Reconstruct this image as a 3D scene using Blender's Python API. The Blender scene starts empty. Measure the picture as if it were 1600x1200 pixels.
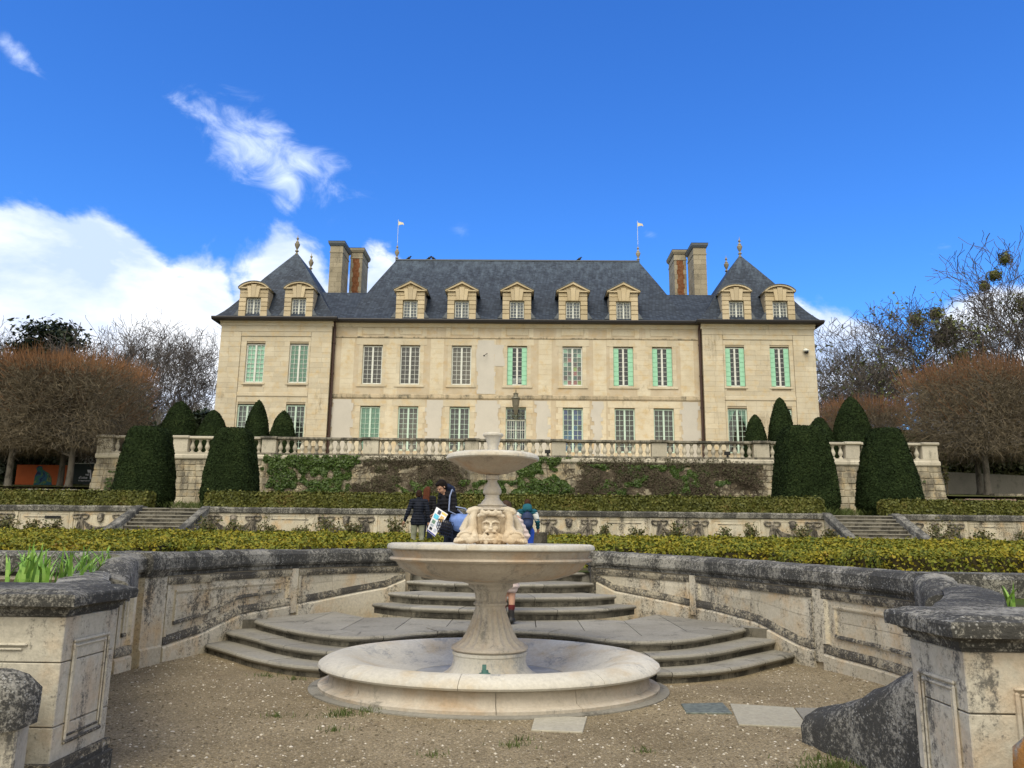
import bpy, bmesh, math, random
import numpy as np
from mathutils import Vector, Matrix, noise as mnoise
R=math.radians; PI=math.pi
random.seed(7); rng=np.random.default_rng(7)
sc=bpy.context.scene; COL=sc.collection
# ---------------------------------------------------------------- camera
cd=bpy.data.cameras.new('camera'); cam=bpy.data.objects.new('camera',cd); COL.objects.link(cam); sc.camera=cam
F_PX=1215.0; cd.sensor_width=36; cd.sensor_fit='HORIZONTAL'; cd.lens=36*F_PX/1600; cd.clip_start=.05; cd.clip_end=3000
_p=math.atan(240/F_PX); _y=R(.94); _r=.0115
fw0=Vector((-math.sin(_y),math.cos(_y),0)); rt0=Vector((math.cos(_y),math.sin(_y),0)); up0=Vector((0,0,1))
fw=fw0*math.cos(_p)+up0*math.sin(_p); uu=-fw0*math.sin(_p)+up0*math.cos(_p)
rt=rt0*math.cos(_r)+uu*math.sin(_r); u2=-rt0*math.sin(_r)+uu*math.cos(_r)
m=Matrix((rt,u2,-fw)).transposed().to_4x4(); m.translation=Vector((.36,0,1.6)); cam.matrix_world=m
# ---------------------------------------------------------------- world, sun, exposure
SUN_AZ,SUN_EL=196,52        # degrees clockwise from +Y, and height
w=bpy.data.worlds.new('World'); sc.world=w; w.use_nodes=True
nt=w.node_tree; nt.nodes.clear(); N=nt.nodes.new; L=nt.links.new
def mth(nt,op,a,b=None,c=None,clamp=False):
    n=nt.nodes.new('ShaderNodeMath'); n.operation=op; n.use_clamp=clamp
    for i,v in enumerate((a,b,c)):
        if v is None: continue
        if isinstance(v,(int,float)): n.inputs[i].default_value=v
        else: nt.links.new(v,n.inputs[i])
    return n.outputs[0]
out=N('ShaderNodeOutputWorld'); bg=N('ShaderNodeBackground'); L(bg.outputs[0],out.inputs[0])
sky=N('ShaderNodeTexSky'); sky.sky_type='NISHITA'; sky.sun_disc=False
sky.sun_elevation=R(SUN_EL); sky.sun_rotation=R(SUN_AZ); sky.altitude=0; sky.air_density=1.0; sky.dust_density=.3; sky.ozone_density=3.0
tc=N('ShaderNodeTexCoord'); sep=N('ShaderNodeSeparateXYZ'); L(tc.outputs['Generated'],sep.inputs[0])
az=mth(nt,'MULTIPLY',mth(nt,'ARCTAN2',sep.outputs[0],sep.outputs[1]),180/PI)
el=mth(nt,'MULTIPLY',mth(nt,'ARCSINE',sep.outputs[2]),180/PI)
def wnoise(scale,detail,rough=.6,dist=0.,off=(0,0,0),vs=(1,1,1)):
    mp=N('ShaderNodeMapping'); mp.inputs['Location'].default_value=off; mp.inputs['Scale'].default_value=vs; L(tc.outputs['Generated'],mp.inputs[0])
    n=N('ShaderNodeTexNoise'); n.inputs['Scale'].default_value=scale; n.inputs['Detail'].default_value=detail
    n.inputs['Roughness'].default_value=rough; n.inputs['Distortion'].default_value=dist; L(mp.outputs[0],n.inputs[0]); return n.outputs['Fac']
n1=wnoise(7,9,.58,.3,(3.1,.2,1.7),(1,1,1.3)); n2=wnoise(16,8,.62,.8,(1,5,2),(1,1,1.6))
def blob(a,e,ra,re,wt,rot=0.,pw=2.):
    c,s=math.cos(R(rot)),math.sin(R(rot))
    da=mth(nt,'SUBTRACT',az,a); de=mth(nt,'SUBTRACT',el,e)
    u=mth(nt,'DIVIDE',mth(nt,'ADD',mth(nt,'MULTIPLY',da,c),mth(nt,'MULTIPLY',de,s)),ra)
    v=mth(nt,'DIVIDE',mth(nt,'ADD',mth(nt,'MULTIPLY',da,-s),mth(nt,'MULTIPLY',de,c)),re)
    q=mth(nt,'ADD',mth(nt,'MULTIPLY',u,u),mth(nt,'MULTIPLY',v,v))
    return mth(nt,'MULTIPLY',mth(nt,'EXPONENT',mth(nt,'MULTIPLY',mth(nt,'POWER',q,pw),-1.)),wt)
def summ(l):
    s=l[0]
    for x in l[1:]: s=mth(nt,'MAXIMUM',s,x)
    return s
# heaped cloud bank: the left bank, small ones on the right, and the same sort of bank all round the horizon
big=summ([blob(-36.5,12.5,10,8.6,1),blob(-31,11.5,7.5,8.6,1),blob(-24.5,10.5,6,7.6,1),blob(-17,9.5,6.5,11.2,1),blob(-11.5,11.5,4.2,9.2,1),blob(22,11,5.5,6.8,.66),blob(33,8,6,8.4,.95),
          blob(62,9,18,9,1),blob(110,8,25,8,1),blob(170,9,30,9,.95),blob(-150,9,30,9,.95),blob(-95,10,25,10,1),blob(-60,9,18,10,1)])
dens=mth(nt,'ADD',big,mth(nt,'MULTIPLY',mth(nt,'SUBTRACT',n1,.5),1.7))
mr=N('ShaderNodeMapRange'); mr.interpolation_type='SMOOTHSTEP'; mr.inputs[1].default_value=.38; mr.inputs[2].default_value=.64; L(dens,mr.inputs[0]); m_big=mr.outputs[0]
wis=summ([blob(-19.3,26.2,5.8,2.5,1.05,-20,1),blob(-25,28.0,2.6,.8,.75,-12,1),blob(-18.7,23.0,1.6,.8,.62,-30,1),blob(-36.3,28.6,1.6,.7,.75,-25,1),blob(29.2,18.7,1.6,.7,.55,20,1),
          blob(-5.1,22.3,.9,1.0,.22,60,1),blob(9.8,21.7,1.1,.5,.5,-20,1),blob(-28,29.5,1.2,.5,.5,-20,1),blob(90,35,20,8,.7,10,1),blob(-120,40,20,8,.7,-20,1),blob(180,45,25,8,.7,0,1)])
den2=mth(nt,'ADD',wis,mth(nt,'MULTIPLY',mth(nt,'SUBTRACT',n2,.5),2.1))
mr2=N('ShaderNodeMapRange'); mr2.interpolation_type='SMOOTHSTEP'; mr2.inputs[1].default_value=.30; mr2.inputs[2].default_value=1.45; mr2.inputs[4].default_value=.84; L(den2,mr2.inputs[0])
fade=N('ShaderNodeMapRange'); fade.interpolation_type='SMOOTHSTEP'; fade.inputs[1].default_value=.05; fade.inputs[2].default_value=.35; L(wis,fade.inputs[0])
m_wis=mth(nt,'MULTIPLY',mr2.outputs[0],fade.outputs[0])
n3=wnoise(5,6,.55,.2,(7,2,4),(1,1,2.2))
cr=N('ShaderNodeValToRGB'); cr.color_ramp.elements[0].position=.40; cr.color_ramp.elements[0].color=(.50,.62,.86,1); cr.color_ramp.elements[1].position=.60; cr.color_ramp.elements[1].color=(.92,.95,1.0,1)
L(mth(nt,'ADD',n3,mth(nt,'MULTIPLY',mth(nt,'SUBTRACT',m_big,1),.12)),cr.inputs[0])
# sky: nishita at its strength, saturated a little as the phone shows it
SKY_S=.121
hs=N('ShaderNodeHueSaturation'); hs.inputs['Saturation'].default_value=1.22; hs.inputs['Value'].default_value=1.0; hs.inputs['Hue'].default_value=.513; L(sky.outputs[0],hs.inputs['Color'])
skm=N('ShaderNodeMix'); skm.data_type='RGBA'; skm.blend_type='MULTIPLY'; skm.inputs[0].default_value=1; L(hs.outputs[0],skm.inputs[6]); skm.inputs[7].default_value=(.62,1.13,1.45,1)
cs=N('ShaderNodeMix'); cs.data_type='RGBA'; cs.blend_type='MULTIPLY'; cs.inputs[0].default_value=1; L(cr.outputs[0],cs.inputs[6]); cs.inputs[7].default_value=(7.7,7.7,7.7,1)
m1=N('ShaderNodeMix'); m1.data_type='RGBA'; L(m_wis,m1.inputs[0]); L(skm.outputs[2],m1.inputs[6]); m1.inputs[7].default_value=(6.2,7.0,8.6,1)
m2=N('ShaderNodeMix'); m2.data_type='RGBA'; L(m_big,m2.inputs[0]); L(m1.outputs[2],m2.inputs[6]); L(cs.outputs[2],m2.inputs[7])
# behind and above the camera a thin bright overcast veils the sun (the photograph shows no hard shadow)
veil=mth(nt,'ADD',mth(nt,'MULTIPLY',sep.outputs[1],-1.6),mth(nt,'ADD',mth(nt,'MULTIPLY',sep.outputs[2],1.0),mth(nt,'MULTIPLY',mth(nt,'SUBTRACT',n1,.5),1.6)))
mr4=N('ShaderNodeMapRange'); mr4.interpolation_type='SMOOTHSTEP'; mr4.inputs[1].default_value=.35; mr4.inputs[2].default_value=1.15; L(veil,mr4.inputs[0])
m3=N('ShaderNodeMix'); m3.data_type='RGBA'; L(mth(nt,'MULTIPLY',mr4.outputs[0],.92),m3.inputs[0]); L(m2.outputs[2],m3.inputs[6]); m3.inputs[7].default_value=(8.9,8.35,7.1,1)
L(m3.outputs[2],bg.inputs[0]); bg.inputs[1].default_value=SKY_S
sd=bpy.data.lights.new('sun','SUN'); so=bpy.data.objects.new('sun',sd); COL.objects.link(so); sd.energy=1.5; sd.angle=R(32); sd.color=(1,.925,.79)
_d=Vector((math.sin(R(SUN_AZ))*math.cos(R(SUN_EL)),math.cos(R(SUN_AZ))*math.cos(R(SUN_EL)),math.sin(R(SUN_EL))))
so.rotation_euler=_d.to_track_quat('Z','Y').to_euler()
vs=sc.view_settings; vs.view_transform='Standard'; vs.look='None'; vs.gamma=1; vs.use_curve_mapping=False; vs.exposure=.52
sc.render.engine='CYCLES'; sc.cycles.max_bounces=6; sc.cycles.diffuse_bounces=3; sc.cycles.glossy_bounces=2; sc.cycles.transmission_bounces=2

# ---------------------------------------------------------------- helpers
class MB:
    """collects vertices and faces for one mesh"""
    def __init__(s): s.v=[]; s.f=[]
    def add(s,v,f):
        o=len(s.v); s.v.extend([tuple(p) for p in v]); s.f.extend([tuple(i+o for i in q) for q in f]); return s
    def box(s,x0,x1,y0,y1,z0,z1):
        v=[(x0,y0,z0),(x1,y0,z0),(x1,y1,z0),(x0,y1,z0),(x0,y0,z1),(x1,y0,z1),(x1,y1,z1),(x0,y1,z1)]
        return s.add(v,[(0,3,2,1),(4,5,6,7),(0,1,5,4),(1,2,6,5),(2,3,7,6),(3,0,4,7)])
    def prism(s,poly,z0,z1):
        n=len(poly); v=[(x,y,z0) for x,y in poly]+[(x,y,z1) for x,y in poly]
        return s.add(v,[tuple(range(n))[::-1],tuple(range(n,2*n))]+[(i,(i+1)%n,n+(i+1)%n,n+i) for i in range(n)])
    def prismy(s,poly,y0,y1):     # polygon in x,z extruded along y
        n=len(poly); v=[(x,y0,z) for x,z in poly]+[(x,y1,z) for x,z in poly]
        return s.add(v,[tuple(range(n)),tuple(range(n,2*n))[::-1]]+[((i+1)%n,i,n+i,n+(i+1)%n) for i in range(n)])
    def prismx(s,poly,x0,x1):     # polygon in y,z extruded along x
        n=len(poly); v=[(x0,y,z) for y,z in poly]+[(x1,y,z) for y,z in poly]
        return s.add(v,[tuple(range(n))[::-1],tuple(range(n,2*n))]+[(i,(i+1)%n,n+(i+1)%n,n+i) for i in range(n)])
    def tube(s,pts,rad,n=6,caps=True):
        pts=[Vector(p) for p in pts]; k=len(pts); rs=rad if hasattr(rad,'__len__') else [rad]*k
        vs=[];fs=[];prev=None
        for i,p in enumerate(pts):
            t=(pts[min(i+1,k-1)]-pts[max(i-1,0)])
            t=t.normalized() if t.length>1e-9 else Vector((0,0,1))
            if prev is None:
                a=Vector((0,0,1)) if abs(t.z)<.9 else Vector((1,0,0)); a=(a-t*a.dot(t)).normalized()
            else:
                a=prev-t*prev.dot(t); a=a.normalized() if a.length>1e-6 else prev
            prev=a; b=t.cross(a)
            for j in range(n):
                an=2*PI*j/n; vs.append(p+(a*math.cos(an)+b*math.sin(an))*rs[i])
        for i in range(k-1):
            for j in range(n): fs.append((i*n+j,i*n+(j+1)%n,(i+1)*n+(j+1)%n,(i+1)*n+j))
        if caps: fs.append(tuple(range(n))[::-1]); fs.append(tuple((k-1)*n+j for j in range(n)))
        return s.add(vs,fs)
    def lathe(s,prof,n=24,c=(0,0),sy=1.,flute=None,a0=0.):
        vs=[];fs=[];k=len(prof)
        for r,z in prof:
            for j in range(n):
                an=a0+2*PI*j/n; rr=r*(flute(an,z) if flute else 1); vs.append((c[0]+rr*math.cos(an),c[1]+rr*math.sin(an)*sy,z))
        for i in range(k-1):
            for j in range(n): fs.append((i*n+j,i*n+(j+1)%n,(i+1)*n+(j+1)%n,(i+1)*n+j))
        if prof[0][0]>1e-4: fs.append(tuple(range(n))[::-1])
        if prof[-1][0]>1e-4: fs.append(tuple((k-1)*n+j for j in range(n)))
        return s.add(vs,fs)
    def ell(s,c,r,nu=14,nv=9,rot=None):
        vs=[];fs=[]
        for i in range(nv+1):
            t=PI*i/nv
            for j in range(nu):
                a=2*PI*j/nu; p=Vector((r[0]*math.sin(t)*math.cos(a),r[1]*math.sin(t)*math.sin(a),r[2]*math.cos(t)))
                if rot is not None: p=rot@p
                vs.append(Vector(c)+p)
        for i in range(nv):
            for j in range(nu): fs.append((i*nu+j,(i+1)*nu+j,(i+1)*nu+(j+1)%nu,i*nu+(j+1)%nu))
        return s.add(vs,fs)
    def sweep(s,P,prof,zf=None):
        """P list of (x,y,nx,ny); prof closed list of (off,z); zf(i)->dz"""
        k=0; vs=[];fs=[]
        for i,(x,y,nx,ny) in enumerate(P):
            pr=prof(i) if callable(prof) else prof; k=len(pr)
            dz=zf(i) if zf else 0
            for o,z in pr: vs.append((x+nx*o,y+ny*o,z+dz))
        for i in range(len(P)-1):
            for j in range(k): fs.append((i*k+j,i*k+(j+1)%k,(i+1)*k+(j+1)%k,(i+1)*k+j))
        fs.append(tuple(range(k))[::-1]); fs.append(tuple((len(P)-1)*k+j for j in range(k)))
        return s.add(vs,fs)
    def mesh(s,name='mesh',smooth=False,fix=True):
        me=bpy.data.meshes.new(name); me.from_pydata([tuple(v) for v in s.v],[],s.f); 
        if fix:
            b=bmesh.new(); b.from_mesh(me); bmesh.ops.remove_doubles(b,verts=b.verts,dist=1e-5) if smooth else None
            bmesh.ops.recalc_face_normals(b,faces=b.faces); b.to_mesh(me); b.free()
        if smooth:
            me.polygons.foreach_set('use_smooth',[True]*len(me.polygons))
            if smooth!='all': 
                try: me.set_sharp_from_angle(angle=R(38))
                except Exception: pass
        me.update(); return me
def ob(name,me,mat=None,parent=None,loc=None,scale=None,rot=None,kind=None,label=None,cat=None,group=None):
    if isinstance(me,MB): me=me.mesh(name)
    if mat is not None and len(me.materials)==0: me.materials.append(mat)
    o=bpy.data.objects.new(name,me); COL.objects.link(o)
    if parent is not None: o.parent=parent
    if loc is not None: o.location=loc
    if scale is not None: o.scale=scale
    if rot is not None: o.rotation_euler=rot
    if kind: o['kind']=kind
    if label: o['label']=label
    if cat: o['category']=cat
    if group: o['group']=group
    return o
def thing(name,label,cat,loc=(0,0,0),rz=0,group=None):
    o=bpy.data.objects.new(name,None); COL.objects.link(o); o.empty_display_size=.2
    o.location=loc; o.rotation_euler=(0,0,rz); o['label']=label; o['category']=cat
    if group: o['group']=group
    return o
def bev(me,wd,seg=1):
    b=bmesh.new(); b.from_mesh(me); bmesh.ops.bevel(b,geom=list(b.edges),offset=wd,segments=seg,affect='EDGES',clamp_overlap=True); b.to_mesh(me); b.free(); return me
def jitmesh(me,amp,sc_=3.,seed=0):
    for v in me.vertices:
        q=mnoise.noise_vector(Vector(v.co)*sc_+Vector((seed,seed*1.7,0))); v.co+=q*amp
    return me
def path(pts,step=.12,toward=(0,9.5)):
    """dense catmull path with normals pointing at `toward`; returns arrays and arc lengths"""
    P=[Vector(p) for p in pts]; P=[P[0]*2-P[1]]+P+[P[-1]*2-P[-2]]; o=[]
    for i in range(1,len(P)-2):
        n=max(2,int((P[i+1]-P[i]).length/step))
        for k in range(n):
            t=k/n; a,b,c,d=P[i-1],P[i],P[i+1],P[i+2]
            o.append(.5*((2*b)+(c-a)*t+(2*a-5*b+4*c-d)*t*t+(-a+3*b-3*c+d)*t**3))
    o.append(P[-2]); res=[];T=Vector(toward)
    for i,p in enumerate(o):
        t=(o[min(i+1,len(o)-1)]-o[max(i-1,0)]).normalized(); n=Vector((-t.y,t.x))
        if n.dot(T-p)<0: n=-n
        res.append((p.x,p.y,n.x,n.y))
    S=[0]
    for i in range(1,len(o)): S.append(S[-1]+(o[i]-o[i-1]).length)
    return res,S
def sub(PS,s0,s1,step=.15):
    P,S=PS; A=np.array(P); n=max(2,int((s1-s0)/step)+1); q=np.linspace(s0,s1,n)
    r=[[float(np.interp(x,S,A[:,k])) for k in range(4)] for x in q]
    for v in r:
        l=math.hypot(v[2],v[3]); v[2]/=l; v[3]/=l
    return r,q
def s_at_y(PS,y):
    P,S=PS; return min(zip(P,S),key=lambda t:abs(t[0][1]-y))[1]
# ---------------------------------------------------------------- materials
class Mt:
    def __init__(s,name,rough=.85,spec=.3):
        s.m=bpy.data.materials.new(name); s.m.use_nodes=True; s.nt=s.m.node_tree; s.b=s.nt.nodes['Principled BSDF']
        s.b.inputs['Roughness'].default_value=rough; s.b.inputs['Specular IOR Level'].default_value=spec
        s.g=s.nt.nodes.new('ShaderNodeNewGeometry'); s.oi=s.nt.nodes.new('ShaderNodeObjectInfo'); s.tc=s.nt.nodes.new('ShaderNodeTexCoord')
    def l(s,a,b): s.nt.links.new(a,b)
    def vec(s,scale=(1,1,1),src='pos',off=(0,0,0)):
        mp=s.nt.nodes.new('ShaderNodeMapping'); mp.inputs['Scale'].default_value=scale; mp.inputs['Location'].default_value=off
        s.l(s.g.outputs['Position'] if src=='pos' else s.tc.outputs['Object'],mp.inputs[0]); return mp.outputs[0]
    def noise(s,scale,detail=4,rough=.55,dist=0,vs=(1,1,1),src='pos',off=(0,0,0)):
        n=s.nt.nodes.new('ShaderNodeTexNoise'); n.inputs['Scale'].default_value=scale; n.inputs['Detail'].default_value=detail; n.inputs['Roughness'].default_value=rough; n.inputs['Distortion'].default_value=dist
        s.l(s.vec(vs,src,off),n.inputs[0]); return n.outputs['Fac']
    def vor(s,scale,feature='F1',out='Distance',vs=(1,1,1),rnd=1):
        n=s.nt.nodes.new('ShaderNodeTexVoronoi'); n.feature=feature; n.inputs['Scale'].default_value=scale; n.inputs['Randomness'].default_value=rnd; s.l(s.vec(vs),n.inputs[0]); return n.outputs[out]
    def ramp(s,f,*st,interp='LINEAR'):
        r=s.nt.nodes.new('ShaderNodeValToRGB'); r.color_ramp.interpolation=interp; e=r.color_ramp.elements
        while len(e)<len(st): e.new(.5)
        for i,(p,c) in enumerate(st):
            e[i].position=p; e[i].color=(c,c,c,1) if isinstance(c,(int,float)) else (*c,1)
        s.l(f,r.inputs[0]); return r.outputs[0]
    def mix(s,f,a,b,mode='MIX'):
        n=s.nt.nodes.new('ShaderNodeMix'); n.data_type='RGBA'; n.blend_type=mode
        for i,v in ((0,f),(6,a),(7,b)):
            if isinstance(v,(int,float)) and i==0: n.inputs[0].default_value=v
            elif isinstance(v,(tuple,list)): n.inputs[i].default_value=(*v,1)
            elif isinstance(v,(int,float)): n.inputs[i].default_value=(v,v,v,1)
            else: s.l(v,n.inputs[i])
        return n.outputs[2]
    def op(s,op,a,b=None,c=None,clamp=False): return mth(s.nt,op,a,b,c,clamp)
    def col(s,c):
        if isinstance(c,tuple): s.b.inputs['Base Color'].default_value=(*c,1)
        else: s.l(c,s.b.inputs['Base Color'])
    def bump(s,h,st=.3,dist=.02):
        n=s.nt.nodes.new('ShaderNodeBump'); n.inputs['Strength'].default_value=st; n.inputs['Distance'].default_value=dist; s.l(h,n.inputs['Height']); s.l(n.outputs[0],s.b.inputs['Normal'])
def plain(name,c,rough=.6,spec=.4,metal=0,var=.12,sc_=8):
    t=Mt(name,rough,spec); n=t.noise(sc_,4); t.col(t.mix(1,c,t.ramp(n,(.3,1-var),(.7,1+var)),'MULTIPLY')); t.b.inputs['Metallic'].default_value=metal; return t.m
def stone(name,c1,c2,dirt=.5,dscale=1.6,dcol=(.045,.045,.042),warm=None,rnd=.22,spots=False,bump=.5,streak=.4,seed=0.,fine=.2,gran=.45):
    t=Mt(name,.9,.2)
    a=t.mix(t.ramp(t.noise(.9,6,.6,off=(seed,0,0)),(.35,0),(.65,1)),c1,c2)
    a=t.mix(1,a,t.ramp(t.oi.outputs['Random'],(0,1-rnd),(1,1+rnd*.6)),'MULTIPLY')
    if warm: a=t.mix(t.ramp(t.noise(2.3,5,.6,off=(5+seed,1,3)),(.5,0),(.72,.8)),a,warm)
    f=t.noise(28,5,.7); a=t.mix(1,a,t.ramp(f,(.25,1-fine),(.75,1+fine)),'MULTIPLY')
    d=t.noise(dscale,9,.68,.4,(1,1,.5),off=(seed,2,1)); s_=t.noise(5,6,.65,0,(1,1,.12),off=(seed,9,1)); g=t.noise(24,6,.75)
    dd=t.op('ADD',t.op('ADD',t.op('MULTIPLY',d,1.),t.op('MULTIPLY',t.op('SUBTRACT',s_,.5),streak)),t.op('ADD',t.op('MULTIPLY',t.op('SUBTRACT',g,.5),gran),t.op('MULTIPLY',t.op('SUBTRACT',t.noise(75,4,.75),.5),gran*.7)))
    th=.80-.42*dirt
    mk=t.ramp(dd,(max(0,th-.06),0),(min(1,th+.10),.92)); a=t.mix(mk,a,dcol)
    if spots:
        v=t.vor(34); v2=t.vor(13); gt=t.noise(3.2,4,.6)
        m1=t.op('MULTIPLY',t.ramp(t.op('ADD',v,t.op('MULTIPLY',t.op('SUBTRACT',t.noise(60,4,.7),.5),.9)),(.10,1),(.26,0)),t.ramp(gt,(.46,0),(.60,1)))
        m2=t.op('MULTIPLY',t.ramp(t.op('ADD',v2,t.op('MULTIPLY',g,.8)),(.42,1),(.56,0)),t.ramp(t.noise(2.1,3,off=(4,4,4)),(.5,0),(.62,.9)))
        a=t.mix(t.op('MAXIMUM',m1,m2),a,(.42,.42,.39))
    t.col(a); t.bump(t.op('ADD',t.op('MULTIPLY',g,.6),t.op('MULTIPLY',f,.6)),bump,.012); return t.m
FAC1,FAC2=(.53,.462,.335),(.605,.545,.415)
M_ash=stone('ashlar_limestone',FAC1,FAC2,.30,.7,(.27,.225,.155),(.56,.43,.24),.10,bump=.35,streak=.55,fine=.10)
M_back=stone('stone_joint_backing',(.36,.30,.21),(.40,.34,.24),.3,.8,(.2,.16,.11),None,0,fine=.08)
M_plas=stone('ochre_render',(.48,.40,.28),(.575,.50,.375),.30,.5,(.33,.265,.18),(.50,.37,.21),.08,bump=.2,streak=.6,fine=.06)
M_grey=stone('pale_repair_plaster',(.55,.52,.46),(.50,.475,.42),.2,1.2,(.5,.4,.3),None,.05,bump=.15,fine=.05)
M_trim=stone('weathered_string_stone',(.46,.38,.26),(.52,.44,.31),.62,1.6,(.13,.12,.09),None,.15,streak=.5)
M_dorm=stone('dormer_stone',(.50,.41,.26),(.57,.48,.33),.25,1.5,(.2,.15,.1),None,.18,fine=.1)
M_chim=stone('chimney_stone',(.31,.27,.19),(.38,.335,.245),.42,1.2,(.14,.125,.1),None,.2)
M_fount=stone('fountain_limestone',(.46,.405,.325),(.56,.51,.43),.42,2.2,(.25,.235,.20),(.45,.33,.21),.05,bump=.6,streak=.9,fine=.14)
M_fbowl=stone('bowl_underside_stone',(.35,.295,.225),(.46,.405,.325),.38,2.4,(.22,.20,.165),(.42,.27,.15),.05,bump=.5,streak=1.0,fine=.14,seed=3)  # warm brown, darker fountain stone with underside shade put into the colour
M_rim=stone('pale_rim_stone',(.60,.575,.50),(.50,.475,.41),.46,2.4,(.28,.285,.28),(.47,.38,.25),.08,bump=.5,streak=.5,fine=.14)  # palest fountain stone, on rims, drum and vase
M_exe=stone('exedra_limestone',(.52,.465,.345),(.60,.55,.435),.48,1.2,(.055,.052,.045),(.52,.36,.185),.16,bump=.8,streak=.55,gran=.8)
M_exd=stone('sooty_moulding_stone',(.40,.35,.25),(.46,.41,.30),.88,1.4,(.045,.043,.04),None,.15,spots=True,bump=1.,streak=.4,seed=2,gran=.9)
M_cop=stone('black_lichen_coping',(.25,.24,.205),(.34,.325,.28),.90,1.7,(.036,.036,.034),None,.25,spots=True,bump=1.4,streak=.3,seed=4,gran=1.0)
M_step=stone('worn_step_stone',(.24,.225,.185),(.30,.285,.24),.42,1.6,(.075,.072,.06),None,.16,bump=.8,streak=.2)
M_ris=stone('step_riser_stone',(.13,.12,.095),(.17,.155,.12),.75,2.,(.035,.033,.027),None,.16,bump=1.,streak=.4)  # darker step stone: riser shade put into the colour; also the post's dark top
M_pier=stone('pier_limestone',(.44,.41,.335),(.535,.50,.41),.56,1.4,(.10,.097,.088),(.47,.35,.225),.05,bump=.8,streak=1.1,seed=6,gran=.7)
M_rub=stone('rubble_wall_stone',(.31,.275,.20),(.42,.375,.28),.66,1.3,(.10,.09,.07),(.46,.35,.19),.30,spots=False,bump=1.,streak=.5)
M_bal=stone('balustrade_stone',(.46,.42,.33),(.53,.49,.40),.42,2.,(.12,.115,.095),None,.2,bump=.5)
M_balr=stone('balustrade_rail_stone',(.26,.235,.18),(.30,.275,.22),.75,2.,(.05,.048,.04),None,.2,spots=False,bump=.7)
M_slab=stone('court_slab_stone',(.38,.35,.275),(.43,.405,.32),.15,2.,(.2,.19,.16),None,.2,bump=.4)
def slate():
    t=Mt('slate_roof',.62,.25); tcn=t.vec((1,1,1)); sx=t.nt.nodes.new('ShaderNodeSeparateXYZ'); t.l(tcn,sx.inputs[0])
    cb=t.nt.nodes.new('ShaderNodeCombineXYZ'); t.l(t.op('ADD',sx.outputs[0],sx.outputs[1]),cb.inputs[0]); t.l(sx.outputs[2],cb.inputs[1])
    br=t.nt.nodes.new('ShaderNodeTexBrick'); t.l(cb.outputs[0],br.inputs[0]); br.inputs['Scale'].default_value=1; br.inputs['Brick Width'].default_value=.22; br.inputs['Row Height'].default_value=.11; br.inputs['Mortar Size'].default_value=.012
    br.inputs['Color1'].default_value=(.020,.029,.045,1); br.inputs['Color2'].default_value=(.050,.068,.098,1); br.inputs['Mortar'].default_value=(.012,.014,.018,1)
    a=br.outputs['Color']
    st=t.noise(1.6,7,.7,.1,(1.6,1,.35)); hi=t.nt.nodes.new('ShaderNodeMapRange'); t.l(sx.outputs[2],hi.inputs[0]); hi.inputs[1].default_value=16.5; hi.inputs[2].default_value=20.5; hi.inputs[3].default_value=-.10; hi.inputs[4].default_value=.13
    g=t.noise(14,5,.8)
    k=t.op('ADD',t.op('ADD',st,hi.outputs[0]),t.op('MULTIPLY',t.op('SUBTRACT',g,.5),.6))
    a=t.mix(t.ramp(k,(.52,0),(.80,.62)),a,(.115,.155,.20)); t.col(a); t.bump(br.outputs['Fac'],-.6,.01); return t.m
M_slate=slate()
M_lead=plain('lead_flashing',(.10,.115,.13),.5,.4)
M_gut=plain('dark_gutter_metal',(.018,.016,.016),.45,.4)
M_pipe=plain('brown_iron_pipe',(.045,.022,.016),.5)
M_white=plain('white_painted_joinery',(.66,.68,.62),.55,.3,var=.06)
M_green=plain('pale_green_paint',(.52,.66,.56),.6,.3,var=.06)
M_mint=plain('mint_shutter_paint',(.33,.63,.44),.6,.3,var=.05)
M_blind=plain('brown_interior_blind',(.175,.145,.11),.8,.2,var=.15,sc_=2)
M_dark=plain('dark_interior',(.035,.04,.04),.8,.2)
M_gryb=plain('grey_interior_blind',(.15,.155,.14),.8,.2,var=.15,sc_=2)
def glass():
    t=Mt('window_glass',.06,.5); t.col((.8,.85,.85)); t.nt.nodes.remove(t.b); o=[n for n in t.nt.nodes if n.type=='OUTPUT_MATERIAL'][0]
    tr=t.nt.nodes.new('ShaderNodeBsdfTransparent'); gl=t.nt.nodes.new('ShaderNodeBsdfGlossy'); gl.inputs['Roughness'].default_value=.04; gl.inputs[0].default_value=(.9,.95,1,1)
    tr.inputs[0].default_value=(.86,.9,.9,1); mx=t.nt.nodes.new('ShaderNodeMixShader'); fr=t.nt.nodes.new('ShaderNodeFresnel'); fr.inputs[0].default_value=1.5
    t.l(t.op('ADD',fr.outputs[0],.03),mx.inputs[0]); t.l(tr.outputs[0],mx.inputs[1]); t.l(gl.outputs[0],mx.inputs[2]); t.l(mx.outputs[0],o.inputs[0]); return t.m
M_glass=glass()
def brickm():
    t=Mt('red_brick',.9,.2); a=t.mix(t.ramp(t.noise(6,4),(.4,0),(.6,1)),(.26,.10,.045),(.38,.17,.08)); a=t.mix(1,a,t.ramp(t.oi.outputs['Random'],(0,.7),(1,1.25)),'MULTIPLY'); t.col(a); return t.m
M_brick=brickm()
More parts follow.
